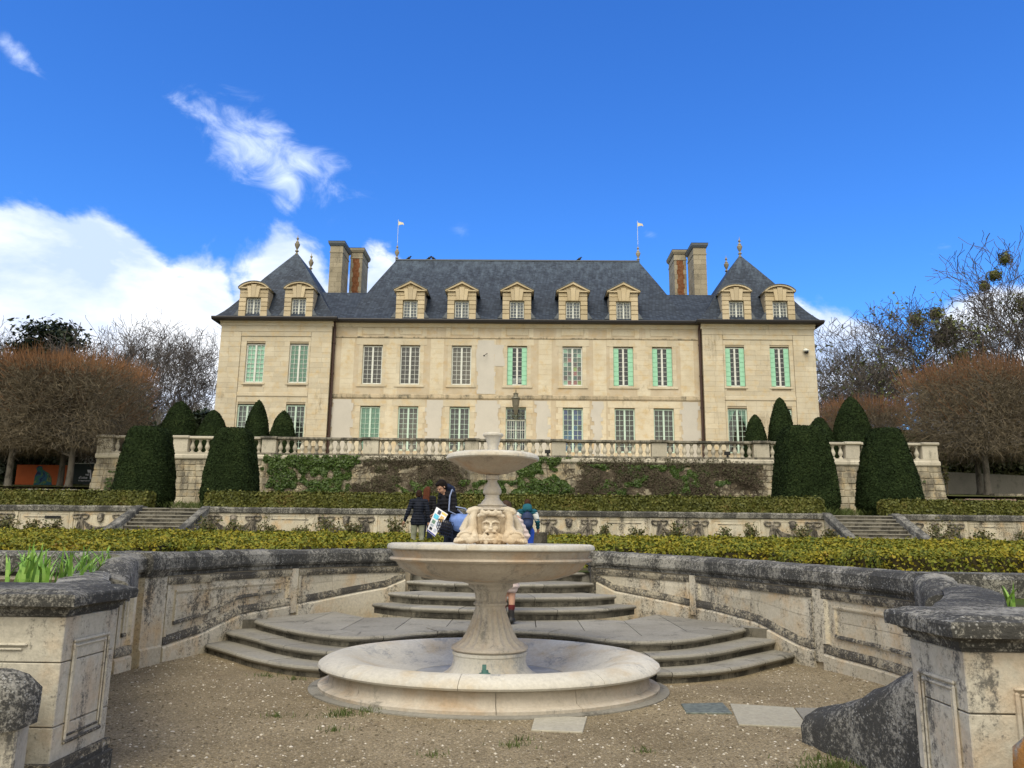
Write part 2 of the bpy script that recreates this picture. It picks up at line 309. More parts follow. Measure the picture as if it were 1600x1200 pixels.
def gravel():
    t=Mt('court_gravel',.95,.15)
    a=t.mix(t.ramp(t.noise(.55,6,.6),(.38,0),(.62,1)),(.195,.155,.092),(.285,.232,.145))
    a=t.mix(t.ramp(t.noise(1.7,5,.65,off=(3,3,0)),(.56,0),(.72,.7)),a,(.15,.108,.066))
    v=t.vor(75,out='Color'); vb=t.nt.nodes.new('ShaderNodeRGBToBW'); t.l(v,vb.inputs[0]); d=t.vor(75); 
    a=t.mix(1,a,t.ramp(vb.outputs[0],(.15,.72),(.5,1.0),(.85,1.4)),'MULTIPLY')
    pk=t.op('MULTIPLY',t.ramp(t.op('FRACT',t.op('MULTIPLY',vb.outputs[0],7.3)),(.86,0),(.9,1)),t.ramp(d,(.3,1),(.45,0)))
    a=t.mix(t.op('MULTIPLY',pk,.55),a,(.52,.46,.36)); a=t.mix(1,a,t.ramp(t.noise(160,3,.7),(.3,.75),(.7,1.2)),'MULTIPLY')
    t.col(a); t.bump(t.op('ADD',t.op('MULTIPLY',d,-.6),t.op('MULTIPLY',t.noise(40,5,.7),.8)),.8,.012); return t.m
M_grav=gravel()
def pebble():
    t=Mt('pebble_stone',.9,.2); r=t.g.outputs['Random Per Island']; t.col(t.ramp(r,(0,(.10,.08,.05)),(.45,(.22,.185,.125)),(.8,(.36,.31,.22)),(.95,(.58,.53,.43)),(1,(.66,.61,.52)))); return t.m
M_peb=pebble()
def earth(name,c1,c2,grass=None):
    t=Mt(name,.95,.1); a=t.mix(t.ramp(t.noise(1.1,6,.6),(.4,0),(.6,1)),c1,c2)
    if grass: a=t.mix(t.ramp(t.noise(.5,5,.6,off=(9,1,1)),(.42,0),(.56,1)),a,grass)
    a=t.mix(1,a,t.ramp(t.noise(30,5,.7),(.3,.7),(.7,1.3)),'MULTIPLY'); t.col(a); t.bump(t.noise(25,5,.7),.6,.03); return t.m
M_soil=earth('garden_soil',(.07,.05,.03),(.10,.075,.045),(.06,.085,.02))
M_path=earth('pale_gravel_path',(.46,.40,.28),(.55,.48,.35))
M_lawn=earth('rough_lawn',(.07,.10,.025),(.11,.12,.04),(.12,.11,.05))
M_wood=earth('woodland_floor',(.05,.045,.03),(.08,.07,.045),(.05,.06,.025))
def leafm(name,*cols,rough=.55,nz=.9,amt=.5,trans=.0,spec=.3):
    """leaf colour: one random value per leaf blended with slow patches of the same kinds of leaf"""
    t=Mt(name,rough,spec); r=t.g.outputs['Random Per Island']; n=t.noise(nz,5,.6,vs=(1,1,1))
    k=t.op('ADD',t.op('MULTIPLY',r,1-amt),t.op('MULTIPLY',t.ramp(n,(.3,0),(.7,1)),amt))
    st=[(i/(len(cols)-1),c) for i,c in enumerate(cols)]; t.col(t.ramp(k,*st)); return t.m
M_yew=leafm('yew_needles',(.008,.014,.005),(.015,.026,.009),(.024,.040,.013),(.040,.055,.018),rough=.85,nz=1.2,amt=.45,spec=.1)
M_boxg=leafm('clipped_box_leaves',(.035,.045,.01),(.075,.085,.015),(.12,.125,.022),(.15,.105,.032),rough=.6,nz=1.2,amt=.5)
M_boxy=leafm('yellowing_box_leaves',(.03,.05,.008),(.075,.105,.012),(.14,.155,.015),(.22,.20,.015),(.29,.23,.016),(.22,.125,.03),rough=.7,nz=1.5,amt=.6)
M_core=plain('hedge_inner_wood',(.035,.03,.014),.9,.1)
M_ivy=leafm('ivy_leaves',(.02,.04,.008),(.05,.09,.015),(.09,.14,.03),rough=.45,nz=1.,amt=.4)
M_ivyb=leafm('brown_creeper_twigs',(.025,.02,.013),(.055,.043,.028),(.09,.075,.05),(.06,.068,.025),(.12,.10,.07),rough=.8,nz=.8,amt=.5)
M_rose=leafm('rose_leaves',(.035,.055,.015),(.07,.085,.02),(.12,.10,.035),(.13,.075,.04),nz=3,amt=.4)
M_iris=leafm('iris_blades',(.10,.22,.035),(.17,.33,.05),(.27,.42,.09),nz=4,amt=.3,rough=.4)
M_grass=leafm('grass_blades',(.04,.065,.015),(.08,.11,.025),(.12,.14,.045),nz=2)
M_bark=stone('grey_bark',(.115,.10,.082),(.16,.145,.12),.6,3.,(.05,.045,.035),None,.15,bump=1.2,streak=.4)
M_bgbark=plain('dark_bare_bark',(.10,.088,.078),.9,.1,var=.3,sc_=1)
M_twig=leafm('linden_twigs',(.055,.043,.028),(.10,.082,.055),(.17,.14,.092),(.17,.125,.065),rough=.8,nz=.6,amt=.35)
M_orange=leafm('orange_linden_shoots',(.12,.07,.036),(.20,.10,.045),(.29,.14,.06),rough=.8,nz=.6,amt=.3)
M_grytw=leafm('grey_far_twigs',(.12,.105,.085),(.17,.155,.125),(.20,.20,.15),rough=.8,nz=.3,amt=.5)
M_dkev=leafm('dark_evergreen_leaves',(.008,.014,.006),(.02,.032,.012),(.04,.055,.02),nz=.6,amt=.5)
M_mist=leafm('mistletoe_leaves',(.05,.06,.012),(.10,.11,.02),(.14,.13,.03),nz=2)
M_bud=leafm('young_bud_leaves',(.06,.08,.025),(.11,.13,.04),(.15,.16,.07),nz=.5)
M_bloom=leafm('white_blossom',(.35,.34,.30),(.55,.53,.5),nz=2)
M_swag=stone('sooty_relief_stone',(.30,.27,.21),(.24,.21,.17),.80,6.,(.045,.042,.038),None,.1,bump=.6,streak=.2)
M_copr=plain('green_copper',(.10,.22,.19),.6,.4,.4)
M_grate=plain('weathered_grate',(.16,.18,.15),.6,.4,.3,var=.4,sc_=20)
M_gold=plain('gilded_vane',(.62,.56,.40),.4,.5,.3)
M_black=plain('black_housing',(.01,.01,.01),.4,.4)
# scatter triangles as leaves
def leafmesh(name,P,Nn,size,asp=1.6,flat=.35,seed=1,mat=None,curl=False):
    """P,Nn (n,3) arrays. every leaf a pointed quad of its own"""
    r=np.random.default_rng(seed); n=len(P); P=np.asarray(P,float); Nn=np.asarray(Nn,float)
    d=Nn+r.normal(0,flat,(n,3)); d/=np.linalg.norm(d,axis=1)[:,None]+1e-9
    a=r.normal(0,1,(n,3)); a-=d*(a*d).sum(1)[:,None]; a/=np.linalg.norm(a,axis=1)[:,None]+1e-9; b=np.cross(d,a)
    s=(size*(.6+.8*r.random(n)))[:,None]; 
    v=np.stack([P-a*s*asp*.5,P+b*s*.5+d*s*.15,P+a*s*asp*.5+d*s*.1,P-b*s*.5+d*s*.15],1).reshape(-1,3)
    return quadmesh(name,v,mat)
def quadmesh(name,v,mat=None):
    n=len(v)//4; me=bpy.data.meshes.new(name); me.vertices.add(4*n); me.vertices.foreach_set('co',np.ascontiguousarray(v,dtype=np.float32).ravel())
    me.loops.add(4*n); me.loops.foreach_set('vertex_index',np.arange(4*n,dtype=np.int32)); me.polygons.add(n); me.polygons.foreach_set('loop_start',np.arange(0,4*n,4,dtype=np.int32))
    me.update(calc_edges=True)
    if mat: me.materials.append(mat)
    return me
def sample(me,n,seed=1):
    """area-weighted random points and normals on a mesh"""
    r=np.random.default_rng(seed); me.calc_loop_triangles(); t=np.zeros(len(me.loop_triangles)*3,dtype=np.int32); me.loop_triangles.foreach_get('vertices',t); t=t.reshape(-1,3)
    v=np.zeros(len(me.vertices)*3,dtype=np.float32); me.vertices.foreach_get('co',v); v=v.reshape(-1,3).astype(float)
    A,B,C_=v[t[:,0]],v[t[:,1]],v[t[:,2]]; nn=np.cross(B-A,C_-A); ar=np.linalg.norm(nn,axis=1); k=r.choice(len(t),n,p=ar/ar.sum())
    u,w_=r.random(n),r.random(n); q=u+w_>1; u[q]=1-u[q]; w_[q]=1-w_[q]
    return A[k]+(B-A)[k]*u[:,None]+(C_-A)[k]*w_[:,None], nn[k]/ar[k][:,None]
def remesh(mb,vox,smooth=1,name='m',thr=.5):
    me=mb.mesh(name); o=bpy.data.objects.new('tmp',me); COL.objects.link(o); r=o.modifiers.new('r','REMESH'); r.mode='VOXEL'; r.voxel_size=vox
    if smooth: s=o.modifiers.new('s','SMOOTH'); s.iterations=smooth; s.factor=.5
    bpy.context.view_layer.update(); dg=bpy.context.evaluated_depsgraph_get(); e=bpy.data.meshes.new_from_object(o.evaluated_get(dg)); bpy.data.objects.remove(o); 
    e.polygons.foreach_set('use_smooth',[True]*len(e.polygons)); e.name=name; return e
def capsule(mb,p0,p1,r0,r1,n=12):
    p0,p1=Vector(p0),Vector(p1); d=(p1-p0); L_=d.length or 1e-6; pts=[];rs=[]
    d=d/L_
    for k in range(1,5): a=PI/2*k/4; pts.append(p0-d*r0*math.cos(a)); rs.append(r0*math.sin(a)+1e-4)
    for k in range(4,0,-1): a=PI/2*k/4; pts.append(p1+d*r1*math.cos(a)); rs.append(r1*math.sin(a)+1e-4)
    mb.tube(pts,rs,n)
UNIT={}
def ublock(bv=.012,key='block'):
    if key not in UNIT:
        UNIT[key]=None
        b=MB().box(-.5,.5,-.5,.5,-.5,.5).mesh(key); UNIT[key]=b
    return UNIT[key]
class Masonry:
    """counts stone parts per thing: the first `cap` are objects, the rest go in one joined part"""
    def __init__(s,parent,mat,name='stone',cap=290): s.p=parent; s.mat=mat; s.n=name; s.cap=cap; s.c=0; s.rest=MB(); s.me=None
    def block(s,x0,x1,y0,y1,z0,z1):
        if s.c<s.cap:
            if s.me is None: 
                s.me=MB().box(-.5,.5,-.5,.5,-.5,.5).mesh(s.n); s.me.materials.append(s.mat)
            ob(s.n,s.me,None,s.p,((x0+x1)/2,(y0+y1)/2,(z0+z1)/2),(x1-x0,y1-y0,z1-z0)); s.c+=1
        else: s.rest.box(x0,x1,y0,y1,z0,z1)
    def done(s):
        if s.rest.v: ob(s.n+'_work',s.rest,s.mat,s.p,kind='stuff')
# ================================================================ THE SETTING
def sheet(name,poly,z,mat,n=1):
    b=MB(); b.add([(x,y,z) for x,y in poly],[tuple(range(len(poly)))]); return ob(name,b,mat,kind='structure')
sheet('ground',[(-900,-300),(900,-300),(900,1500),(-900,1500)],-.25,M_wood)
COURT=[(-30,-30),(30,-30),(30,9.2),(5.2,9.2),(4.9,11.6),(3.8,13.6),(2.2,15.2),(-2.2,15.2),(-3.8,13.6),(-4.8,11.6),(-5.2,9.2),(-30,9.2)]
sheet('gravel_court',COURT,0,M_grav)
# exedra face lines, measured from the middle outwards
EL=path([(-1.72,14.75),(-2.45,14.05),(-3.15,13.15),(-3.7,12.0),(-4.08,11.0),(-4.3,10.15),(-4.42,9.3)])
ER=path([(1.62,14.75),(2.35,14.1),(3.1,13.25),(3.62,12.1),(4.02,11.0),(4.34,10.2),(4.56,9.3),(4.62,8.3)])
def zcop(x): return 1.375-(.0 if x<0 else .095*min(1,max(0,(x-1.9)/2.6)))-(.01 if x<-4 else 0)
# middle garden ground: rises gently from the exedra to the swag wall
def zgar(y): return .98+max(0,min(1,(y-15)/13.5))*.34
b=MB()
ys=[9.75,10.6,11.6,12.6,13.6,14.6,15.6,18,21,24,27,29.6,33]
def xin(y): return {9.75:4.85,10.6:4.65,11.6:4.3,12.6:3.85,13.6:3.2,14.6:2.1}.get(y,0)
for sgn in (-1,1):
    for i in range(len(ys)-1):
        y0,y1=ys[i],ys[i+1]; b.add([(sgn*xin(y0),y0,zgar(y0)),(sgn*60,y0,zgar(y0)),(sgn*60,y1,zgar(y1)),(sgn*xin(y1),y1,zgar(y1))],[(0,1,2,3)])
ob('garden_ground',b,M_soil,kind='structure')
b=MB()
for y0,y1 in ((15.9,22),(22,29.5)): b.add([(-1.9,y0,zgar(y0)+.012),(1.5,y0,zgar(y0)+.012),(1.5,y1,zgar(y1)+.012),(-1.9,y1,zgar(y1)+.012)],[(0,1,2,3)])
ob('gravel_path',b,M_path,kind='structure')
# second terrace, from the swag wall to the foot of the great retaining wall
b=MB(); yy=[(32.3,2.64),(36,2.72),(41,2.85),(43.5,3.05)]
for i in range(3): b.add([(-70,yy[i][0],yy[i][1]),(70,yy[i][0],yy[i][1]),(70,yy[i+1][0],yy[i+1][1]),(-70,yy[i+1][0],yy[i+1][1])],[(0,1,2,3)])
ob('lower_terrace_ground',b,M_lawn,kind='structure')
for s in (-1,1):
    b=MB(); b.add([(s*21,36.6,2.745),(s*60,36.6,2.745),(s*60,39.4,3.25),(s*22.6,39.4,3.2)],[(0,1,2,3)]); b.add([(s*22.6,39.4,3.2),(s*60,39.4,3.25),(s*60,40.4,3.3),(s*22.6,40.4,3.3)],[(0,1,2,3)]); ob('terrace_path',b,M_path,kind='structure')
# side ground that climbs beside the terrace wall, then woodland floor
for s in (-1,1):
    b=MB(); A=[(22.5,40.6,3.95),(60,40.6,3.95),(60,46,4.35),(22.3,46,4.35),(60,60,5.3),(22.3,60,5.5),(300,60,5.3),(300,40.6,3.9),(300,46,4.3)]
    b.add([(s*x,y,z) for x,y,z in A],[(0,1,2,3),(3,2,4,5),(1,7,8,2),(2,8,6,4)]); ob('side_bank',b,M_lawn,kind='structure')
b=MB(); b.add([(-400,60,5.3),(400,60,5.3),(600,160,8),(-600,160,8),(-900,600,14),(900,600,14)],[(0,1,2,3),(3,2,5,4)]); ob('woodland_ground',b,M_wood,kind='structure')
sheet('chateau_terrace',[(-22.2,41.3),(22.0,41.3),(22.0,62),(-22.2,62)],5.78,M_path)

# ---------------------------------------------------------------- steps
def bull(zt,h,dep,nose=.045,under=.02):
    """profile of one step: off>0 is toward the court"""
    r=.028; return [(-dep,zt-h),(-dep,zt),(nose-r,zt),(nose-.008,zt-.012),(nose,zt-r),(nose-.008,zt-r-.018),(nose-r-.01,zt-.062),(0,zt-.07),(0,zt-h)]
def step_run(parent,PS,zt,h,dep,n,name='step_stone',gap=.004,keep=None,mat=None,tread=M_step,riser=M_ris,seed=0):
    P,S=PS; T=S[-1]; rr=random.Random(seed); cuts=[0]+sorted([T*(i+rr.uniform(-.18,.18))/n for i in range(1,n)])+[T]
    for i in range(n):
        q,_=sub((P,S),cuts[i]+gap,cuts[i+1]-gap,.08)
        if keep: q=[k for k in q if keep(k)]
        if len(q)<3: continue
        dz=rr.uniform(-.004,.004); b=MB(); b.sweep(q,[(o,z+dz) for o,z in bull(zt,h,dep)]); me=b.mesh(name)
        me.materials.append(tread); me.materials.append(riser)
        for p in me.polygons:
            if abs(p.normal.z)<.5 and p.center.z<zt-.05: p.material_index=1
        ob(name,me,None,parent)
stair=thing('upper_garden_stairs','curved flight of four worn stone steps between the two garden wall ends behind the fountain','stairs',(0,13,.38))
stair.location=(0,0,0)
ZL=.38
UP=[(.53,[(-2.05,13.05),(-1.55,12.55),(-.8,12.27),(0,12.2),(.8,12.27),(1.6,12.6),(2.2,13.3)],6),
    (.68,[(-1.86,13.4),(-1.4,12.98),(-.7,12.74),(0,12.68),(.7,12.74),(1.4,13.0),(1.9,13.5)],5),
    (.83,[(-1.68,14.2),(-1.0,13.72),(0,13.5),(1.0,13.74),(1.58,14.2)],4),
    (.98,[(-1.7,15.0),(-.9,14.6),(0,14.45),(.9,14.62),(1.6,15.0)],4)]
for k,(z,pts,n) in enumerate(UP): step_run(stair,path(pts,.1,(0,5)),z,.15,1.3 if k<3 else .45,n,seed=k)
b=MB(); b.prism([(-1.72,14.95),(0,14.6),(1.6,14.95),(1.5,16.2),(-1.6,16.2)],.7,.972); ob('landing_slab',b,M_step,stair)
# landing and the two lower steps with rounded lobes either side of the basin
low=thing('lower_court_stairs','wide worn stone landing with two lower steps curving round behind the fountain basin','stairs')
LP=[(-3.62,12.1),(-3.5,11.72),(-2.95,11.0),(-2.35,10.35),(-1.8,10.02),(-1.4,10.14),(-1.0,10.55),(-.5,10.8),(0,10.86),(.5,10.8),(1.0,10.55),(1.4,10.12),(1.82,9.96),(2.4,10.25),(3.0,10.9),(3.5,11.55),(3.62,12.0)]
LPath=path(LP,.08,(0,5))
def outb(k,f=1.0): return ((k[0])/1.86)**2+((k[1]-9.0)/1.56)**2>f
step_run(low,LPath,ZL,.127,.42,12,name='landing_edge_stone',seed=11)
def offpath(PS,o):
    P,S=PS; q=[(x+nx*o,y+ny*o,nx,ny) for x,y,nx,ny in P]; return q,S
for k,(o,z) in enumerate(((.34,ZL-.127),(.68,ZL-.254))):
    for sgn in (-1,1):
        base=[(sgn*x if sgn>0 else -x,y) for x,y in []]
        pts=[(-3.72,12.0),(-3.5,11.62),(-2.95,11.0),(-2.35,10.35),(-1.8,10.0),(-1.35,10.12)] if sgn<0 else [(1.35,10.1),(1.82,9.96),(2.4,10.25),(3.0,10.9),(3.55,11.5),(3.72,11.8)]
        PS=path(pts,.08,(sgn*1.2,6)); q=[]
        ext=[(x+nx*o,y+ny*o,nx,ny) for x,y,nx,ny in PS[0]]
        S=[0]
        for i in range(1,len(ext)): S.append(S[-1]+math.hypot(ext[i][0]-ext[i-1][0],ext[i][1]-ext[i-1][1]))
        step_run(low,(ext,S),z,.127,.5,5,keep=lambda k_:outb(k_,.98),seed=20+k*2+sgn)
# landing paving: flags cut as their own pieces
fl=random.Random(5)
Lx=np.array([p[0] for p in LPath[0]]); Ly=np.array([p[1] for p in LPath[0]])
cuts=[-3.5,-2.75,-2.05,-1.35,-.7,-.1,.55,1.2,1.9,2.6,3.45]
for i in range(len(cuts)-1):
    x0,x1=cuts[i]+.006,cuts[i+1]-.006
    f0=float(np.interp(x0,Lx,Ly))+.36; f1=float(np.interp(x1,Lx,Ly))+.36
    if abs(x0)<1.7: f0=max(f0,10.5+.3)
    def bk(x): return 13.0-abs(x)*.33 if abs(x)<2.2 else 14.1-(abs(x)-2.2)*1.55
    mid=[((x0+x1)/2,float(np.interp((x0+x1)/2,Lx,Ly))+.36)]
    zz=ZL-.004-fl.uniform(0,.003); p=[(x0,f0)]+mid+[(x1,f1),(x1,bk(x1)),(x0,bk(x0))]
    b=MB(); b.prism(p,.15,zz); ob('paving_flag',b,M_step,low)
# ---------------------------------------------------------------- exedra walls
def ring(q,zt,zb,wd,off0,off1,parent,mats,name='panel_moulding'):
    """a rectangular moulding round a panel: top, bottom and two uprights, each a piece"""
    n=len(q); pt,_z=q,None
    T=MB(); T.sweep(q,lambda i:[(off0,zt[i]-wd),(off0,zt[i]),(off1,zt[i]),(off1*1.0,zt[i]-wd*.45),(off1*.6,zt[i]-wd)]); ob(name,T,mats[0],parent)
    B=MB(); B.sweep(q,lambda i:[(off0,zb[i]),(off0,zb[i]+wd),(off1*.6,zb[i]+wd),(off1,zb[i]+wd*.5),(off1,zb[i])]); ob(name,B,mats[1],parent)
    k=max(2,int(wd/.05)+1)
    for a in (0,1):
        x,y,nx,ny=q[0] if a==0 else q[-1]; tx,ty=(q[1][0]-q[0][0],q[1][1]-q[0][1]) if a==0 else (q[-2][0]-q[-1][0],q[-2][1]-q[-1][1]); l=math.hypot(tx,ty); tx/=l;ty/=l
        z1=(zt[0] if a==0 else zt[-1])-wd-.002; z0=(zb[0] if a==0 else zb[-1])+wd+.002
        p=[(x+nx*off0,y+ny*off0),(x+nx*off1,y+ny*off1),(x+tx*wd*.5+nx*off1,y+ty*wd*.5+ny*off1),(x+tx*wd+nx*off0,y+ty*wd+ny*off0)]
        b=MB(); b.prism(p,z0,z1); ob(name,b,mats[2],parent)
def exedra(name,label,PS,bays,seed,plinth_from,zb_f):
    th=thing(name,label,'wall'); P,S=PS; T=S[-1]; rr=random.Random(seed)
    q,_=sub(PS,0,T,.15)
    b=MB(); b.sweep(q,lambda i:[(-.42,-.2),(-.42,zcop(q[i][0])-.30),(0,zcop(q[i][0])-.30),(0,-.2)]); ob('wall_core',b,M_back,th)
    # coping stones
    s=-.03; k=0
    while s<T-.05:
        l=rr.uniform(.85,1.2); e=min(T,s+l)
        if T-e<.4: e=T
        q,_=sub(PS,max(0,s)+.004,e-.004,.12); dz=rr.uniform(-.006,.006)
        b=MB(); b.sweep(q,lambda i:[(-.5,zcop(q[i][0])-.26+dz),(-.46,zcop(q[i][0])-.04+dz),(-.25,zcop(q[i][0])+dz),(.02,zcop(q[i][0])-.015+dz),(.085,zcop(q[i][0])-.07+dz),(.095,zcop(q[i][0])-.2+dz),(.075,zcop(q[i][0])-.235+dz),(.03,zcop(q[i][0])-.25+dz),(.025,zcop(q[i][0])-.3),(-.46,zcop(q[i][0])-.3)])
        ob('coping_stone',jitmesh(b.mesh('coping_stone'),.007,6),M_cop,th); s=e
    for bi,(s0,s1) in enumerate(bays):
        # pilaster at the bay's outer end
        if bi<len(bays)-1 or True:
            q,_=sub(PS,max(0,s1-.075),min(T,s1+.075),.05)
            if len(q)>=2:
                z0=zb_f(s1)-.14; zc=zcop(q[0][0])-.302
                b=MB(); b.sweep(q,[(0,z0),(0,zc),(.04,zc),(.04,z0)]); ob('pilaster',b,M_exe,th)
        a0,a1=s0+.085,s1-.085
        q,ss=sub(PS,a0,a1,.1); zt=[zcop(p[0])-.32 for p in q]; zb=[zb_f(s) for s in ss]
        # base course below the panel
        b=MB(); b.sweep(q,lambda i:[(0,-.1),(0,zb[i]-.012),(.03,zb[i]-.012),(.06,zb[i]-.045),(.065,-.1)]); ob('base_course',b,M_exe,th)
        ring(q,zt,zb,.10,0,.050,th,(M_exd,M_exd,M_exe))
        q2,s2=sub(PS,a0+.20,a1-.20,.1); zt2=[zcop(p[0])-.32-.17 for p in q2]; zb2=[zb_f(s)+.21 for s in s2]
        if min(t-z for t,z in zip(zt2,zb2))>.12:
            ring(q2,zt2,zb2,.045,0,.038,th,(M_exe,M_exd,M_exe))
        # field stones inside and around
        cl=a1-a0; nc=max(2,round(cl/.75)); 
        for row in range(2):
            c=[a0+cl*(j+(.0 if row else (rr.uniform(-.15,.15) if 0<j<nc else 0)))/nc for j in range(nc+1)]
            for j in range(nc):
                qq,s3=sub(PS,c[j]+.003,c[j+1]-.003,.12)
                def zr(i,t):
                    lo=zb_f(s3[i])+.05; hi=zcop(qq[i][0])-.36; return lo+(hi-lo)*t
                t0,t1=((0,.52),(.528,1))[row]
                b=MB(); pr=.010+rr.uniform(0,.003); b.sweep(qq,lambda i:[(0,zr(i,t0)),(0,zr(i,t1)),(pr,zr(i,t1)),(pr,zr(i,t0))]); ob('field_stone',b,M_exe,th)
    return th
sl=lambda y:s_at_y(EL,y); sr=lambda y:s_at_y(ER,y)
TL,TR=EL[1][-1],ER[1][-1]
zbL=lambda s: float(np.interp(s,[0,.55,sl(13.3),sl(12.7),sl(11.8),sl(11.0),sl(10.3),TL],[.90,.72,.56,.52,.47,.28,.20,.18]))
zbR=lambda s: float(np.interp(s,[0,.55,sr(13.3),sr(12.7),sr(11.7),sr(10.9),sr(10.2),TR],[.90,.70,.55,.53,.46,.26,.19,.15]))
exL=exedra('exedra_wall','curved panelled stone garden wall with black coping, left of the fountain',EL,[(.06,sl(12.85)),(sl(12.85),sl(10.3)+.05),(sl(9.75),TL)],3,0,zbL)
exR=exedra('exedra_wall','curved panelled stone garden wall with black stained panels, right of the fountain',ER,[(.06,sr(13.15)),(sr(13.15),sr(10.55)),(sr(10.55),sr(8.6))],4,0,zbR)
# wall ends beside the upper steps
for th,x0,x1 in ((exL,-2.2,-1.70),(exR,1.60,2.1)):
    b=MB(); b.prism([(x0,14.62),(x1,14.80),(x1,15.25),(x0,15.25)],.4,1.09); ob('end_block',b,M_exd,th)
    b=MB(); b.prism([(x0-.03,14.60),(x1+.05*(1 if th is exL else 0),14.74),(x1+.05*(1 if th is exL else 0),15.3),(x0-.03,15.3)],1.092,1.37); ob('end_coping',jitmesh(bev(b.mesh('end_coping'),.03),.01,5),M_cop,th)
# wide pilaster on the left wall and its right-hand twin
def wide_pil(th,PS,sa,sb,mat):
    q,_=sub(PS,sa,sb,.1); zc=zcop(q[0][0])
    b=MB(); b.sweep(q,[(-.1,-.1),(-.1,zc-.302),(.075,zc-.302),(.075,.22),(.10,.2),(.10,-.1)]); ob('wide_pilaster',b,mat,th)
    b=MB(); b.sweep(q,[(-.5,zc-.3),(-.5,zc+.01),(.12,zc+.005),(.165,zc-.07),(.165,zc-.2),(.09,zc-.3)]); ob('coping_block',jitmesh(b.mesh('coping_block'),.012,5),M_cop,th)
wide_pil(exL,EL,sl(10.3)+.06,sl(9.78)-.01,M_exe); wide_pil(exR,ER,sr(8.62),TR-.02,M_exd)
# planter walls behind the piers: straight wall with black coping, low slab wall in front with irises between
def planter(name,label,sgn,x0,y0,zc,far,yfar):
    th=thing(name,label,'wall'); X0,X1=sorted((x0,far))
    b=MB(); b.box(X0,X1,yfar,yfar+.4,-.1,zc-.3); ob('wall_core',b,M_exe,th)
    x=X0; rr=random.Random(8)
    while x<X1-.01:
        e=min(X1,x+rr.uniform(.8,1.15)); e=X1 if X1-e<.3 else e
        b=MB(); b.prismx([(yfar-.02,zc-.3),(yfar-.08,zc-.25),(yfar-.09,zc-.06),(yfar-.02,zc-.01),(yfar+.3,zc),(yfar+.48,zc-.05),(yfar+.48,zc-.3)],x+.004,e-.004)
        ob('coping_stone',jitmesh(b.mesh('coping_stone'),.01,5),M_cop,th); x=e
    for i in range(int((X1-X0)/.62)):
        a=X0+i*.62
        b=MB(); b.box(a+.004,a+.616,yfar-.012,yfar-.0,.15,.80); ob('field_stone',b,M_exe,th)
        b=MB(); b.box(a+.2,a+.7,yfar-.013,yfar-.0,.806,zc-.305); ob('field_stone',b,M_exe,th)
    return th
planL=planter('planter_back_wall','straight stone wall with black coping behind the iris bed at far left',-1,-4.62,0,1.365,-13,9.95)
planR=planter('planter_back_wall','straight stone wall with spotted coping behind the iris bed at far right',1,4.78,0,1.275,13,8.75)
sheet('planter_soil',[(-2.95,5.9),(-3.6,6.9),(-4.3,8.2),(-4.75,9.3),(-4.8,9.9),(-13,9.9),(-13,5.9)],1.02,M_soil)
sheet('planter_soil',[(2.95,4.75),(3.75,5.8),(4.5,7.1),(4.9,8.3),(5.0,8.7),(13,8.7),(13,4.75)],1.02,M_soil)
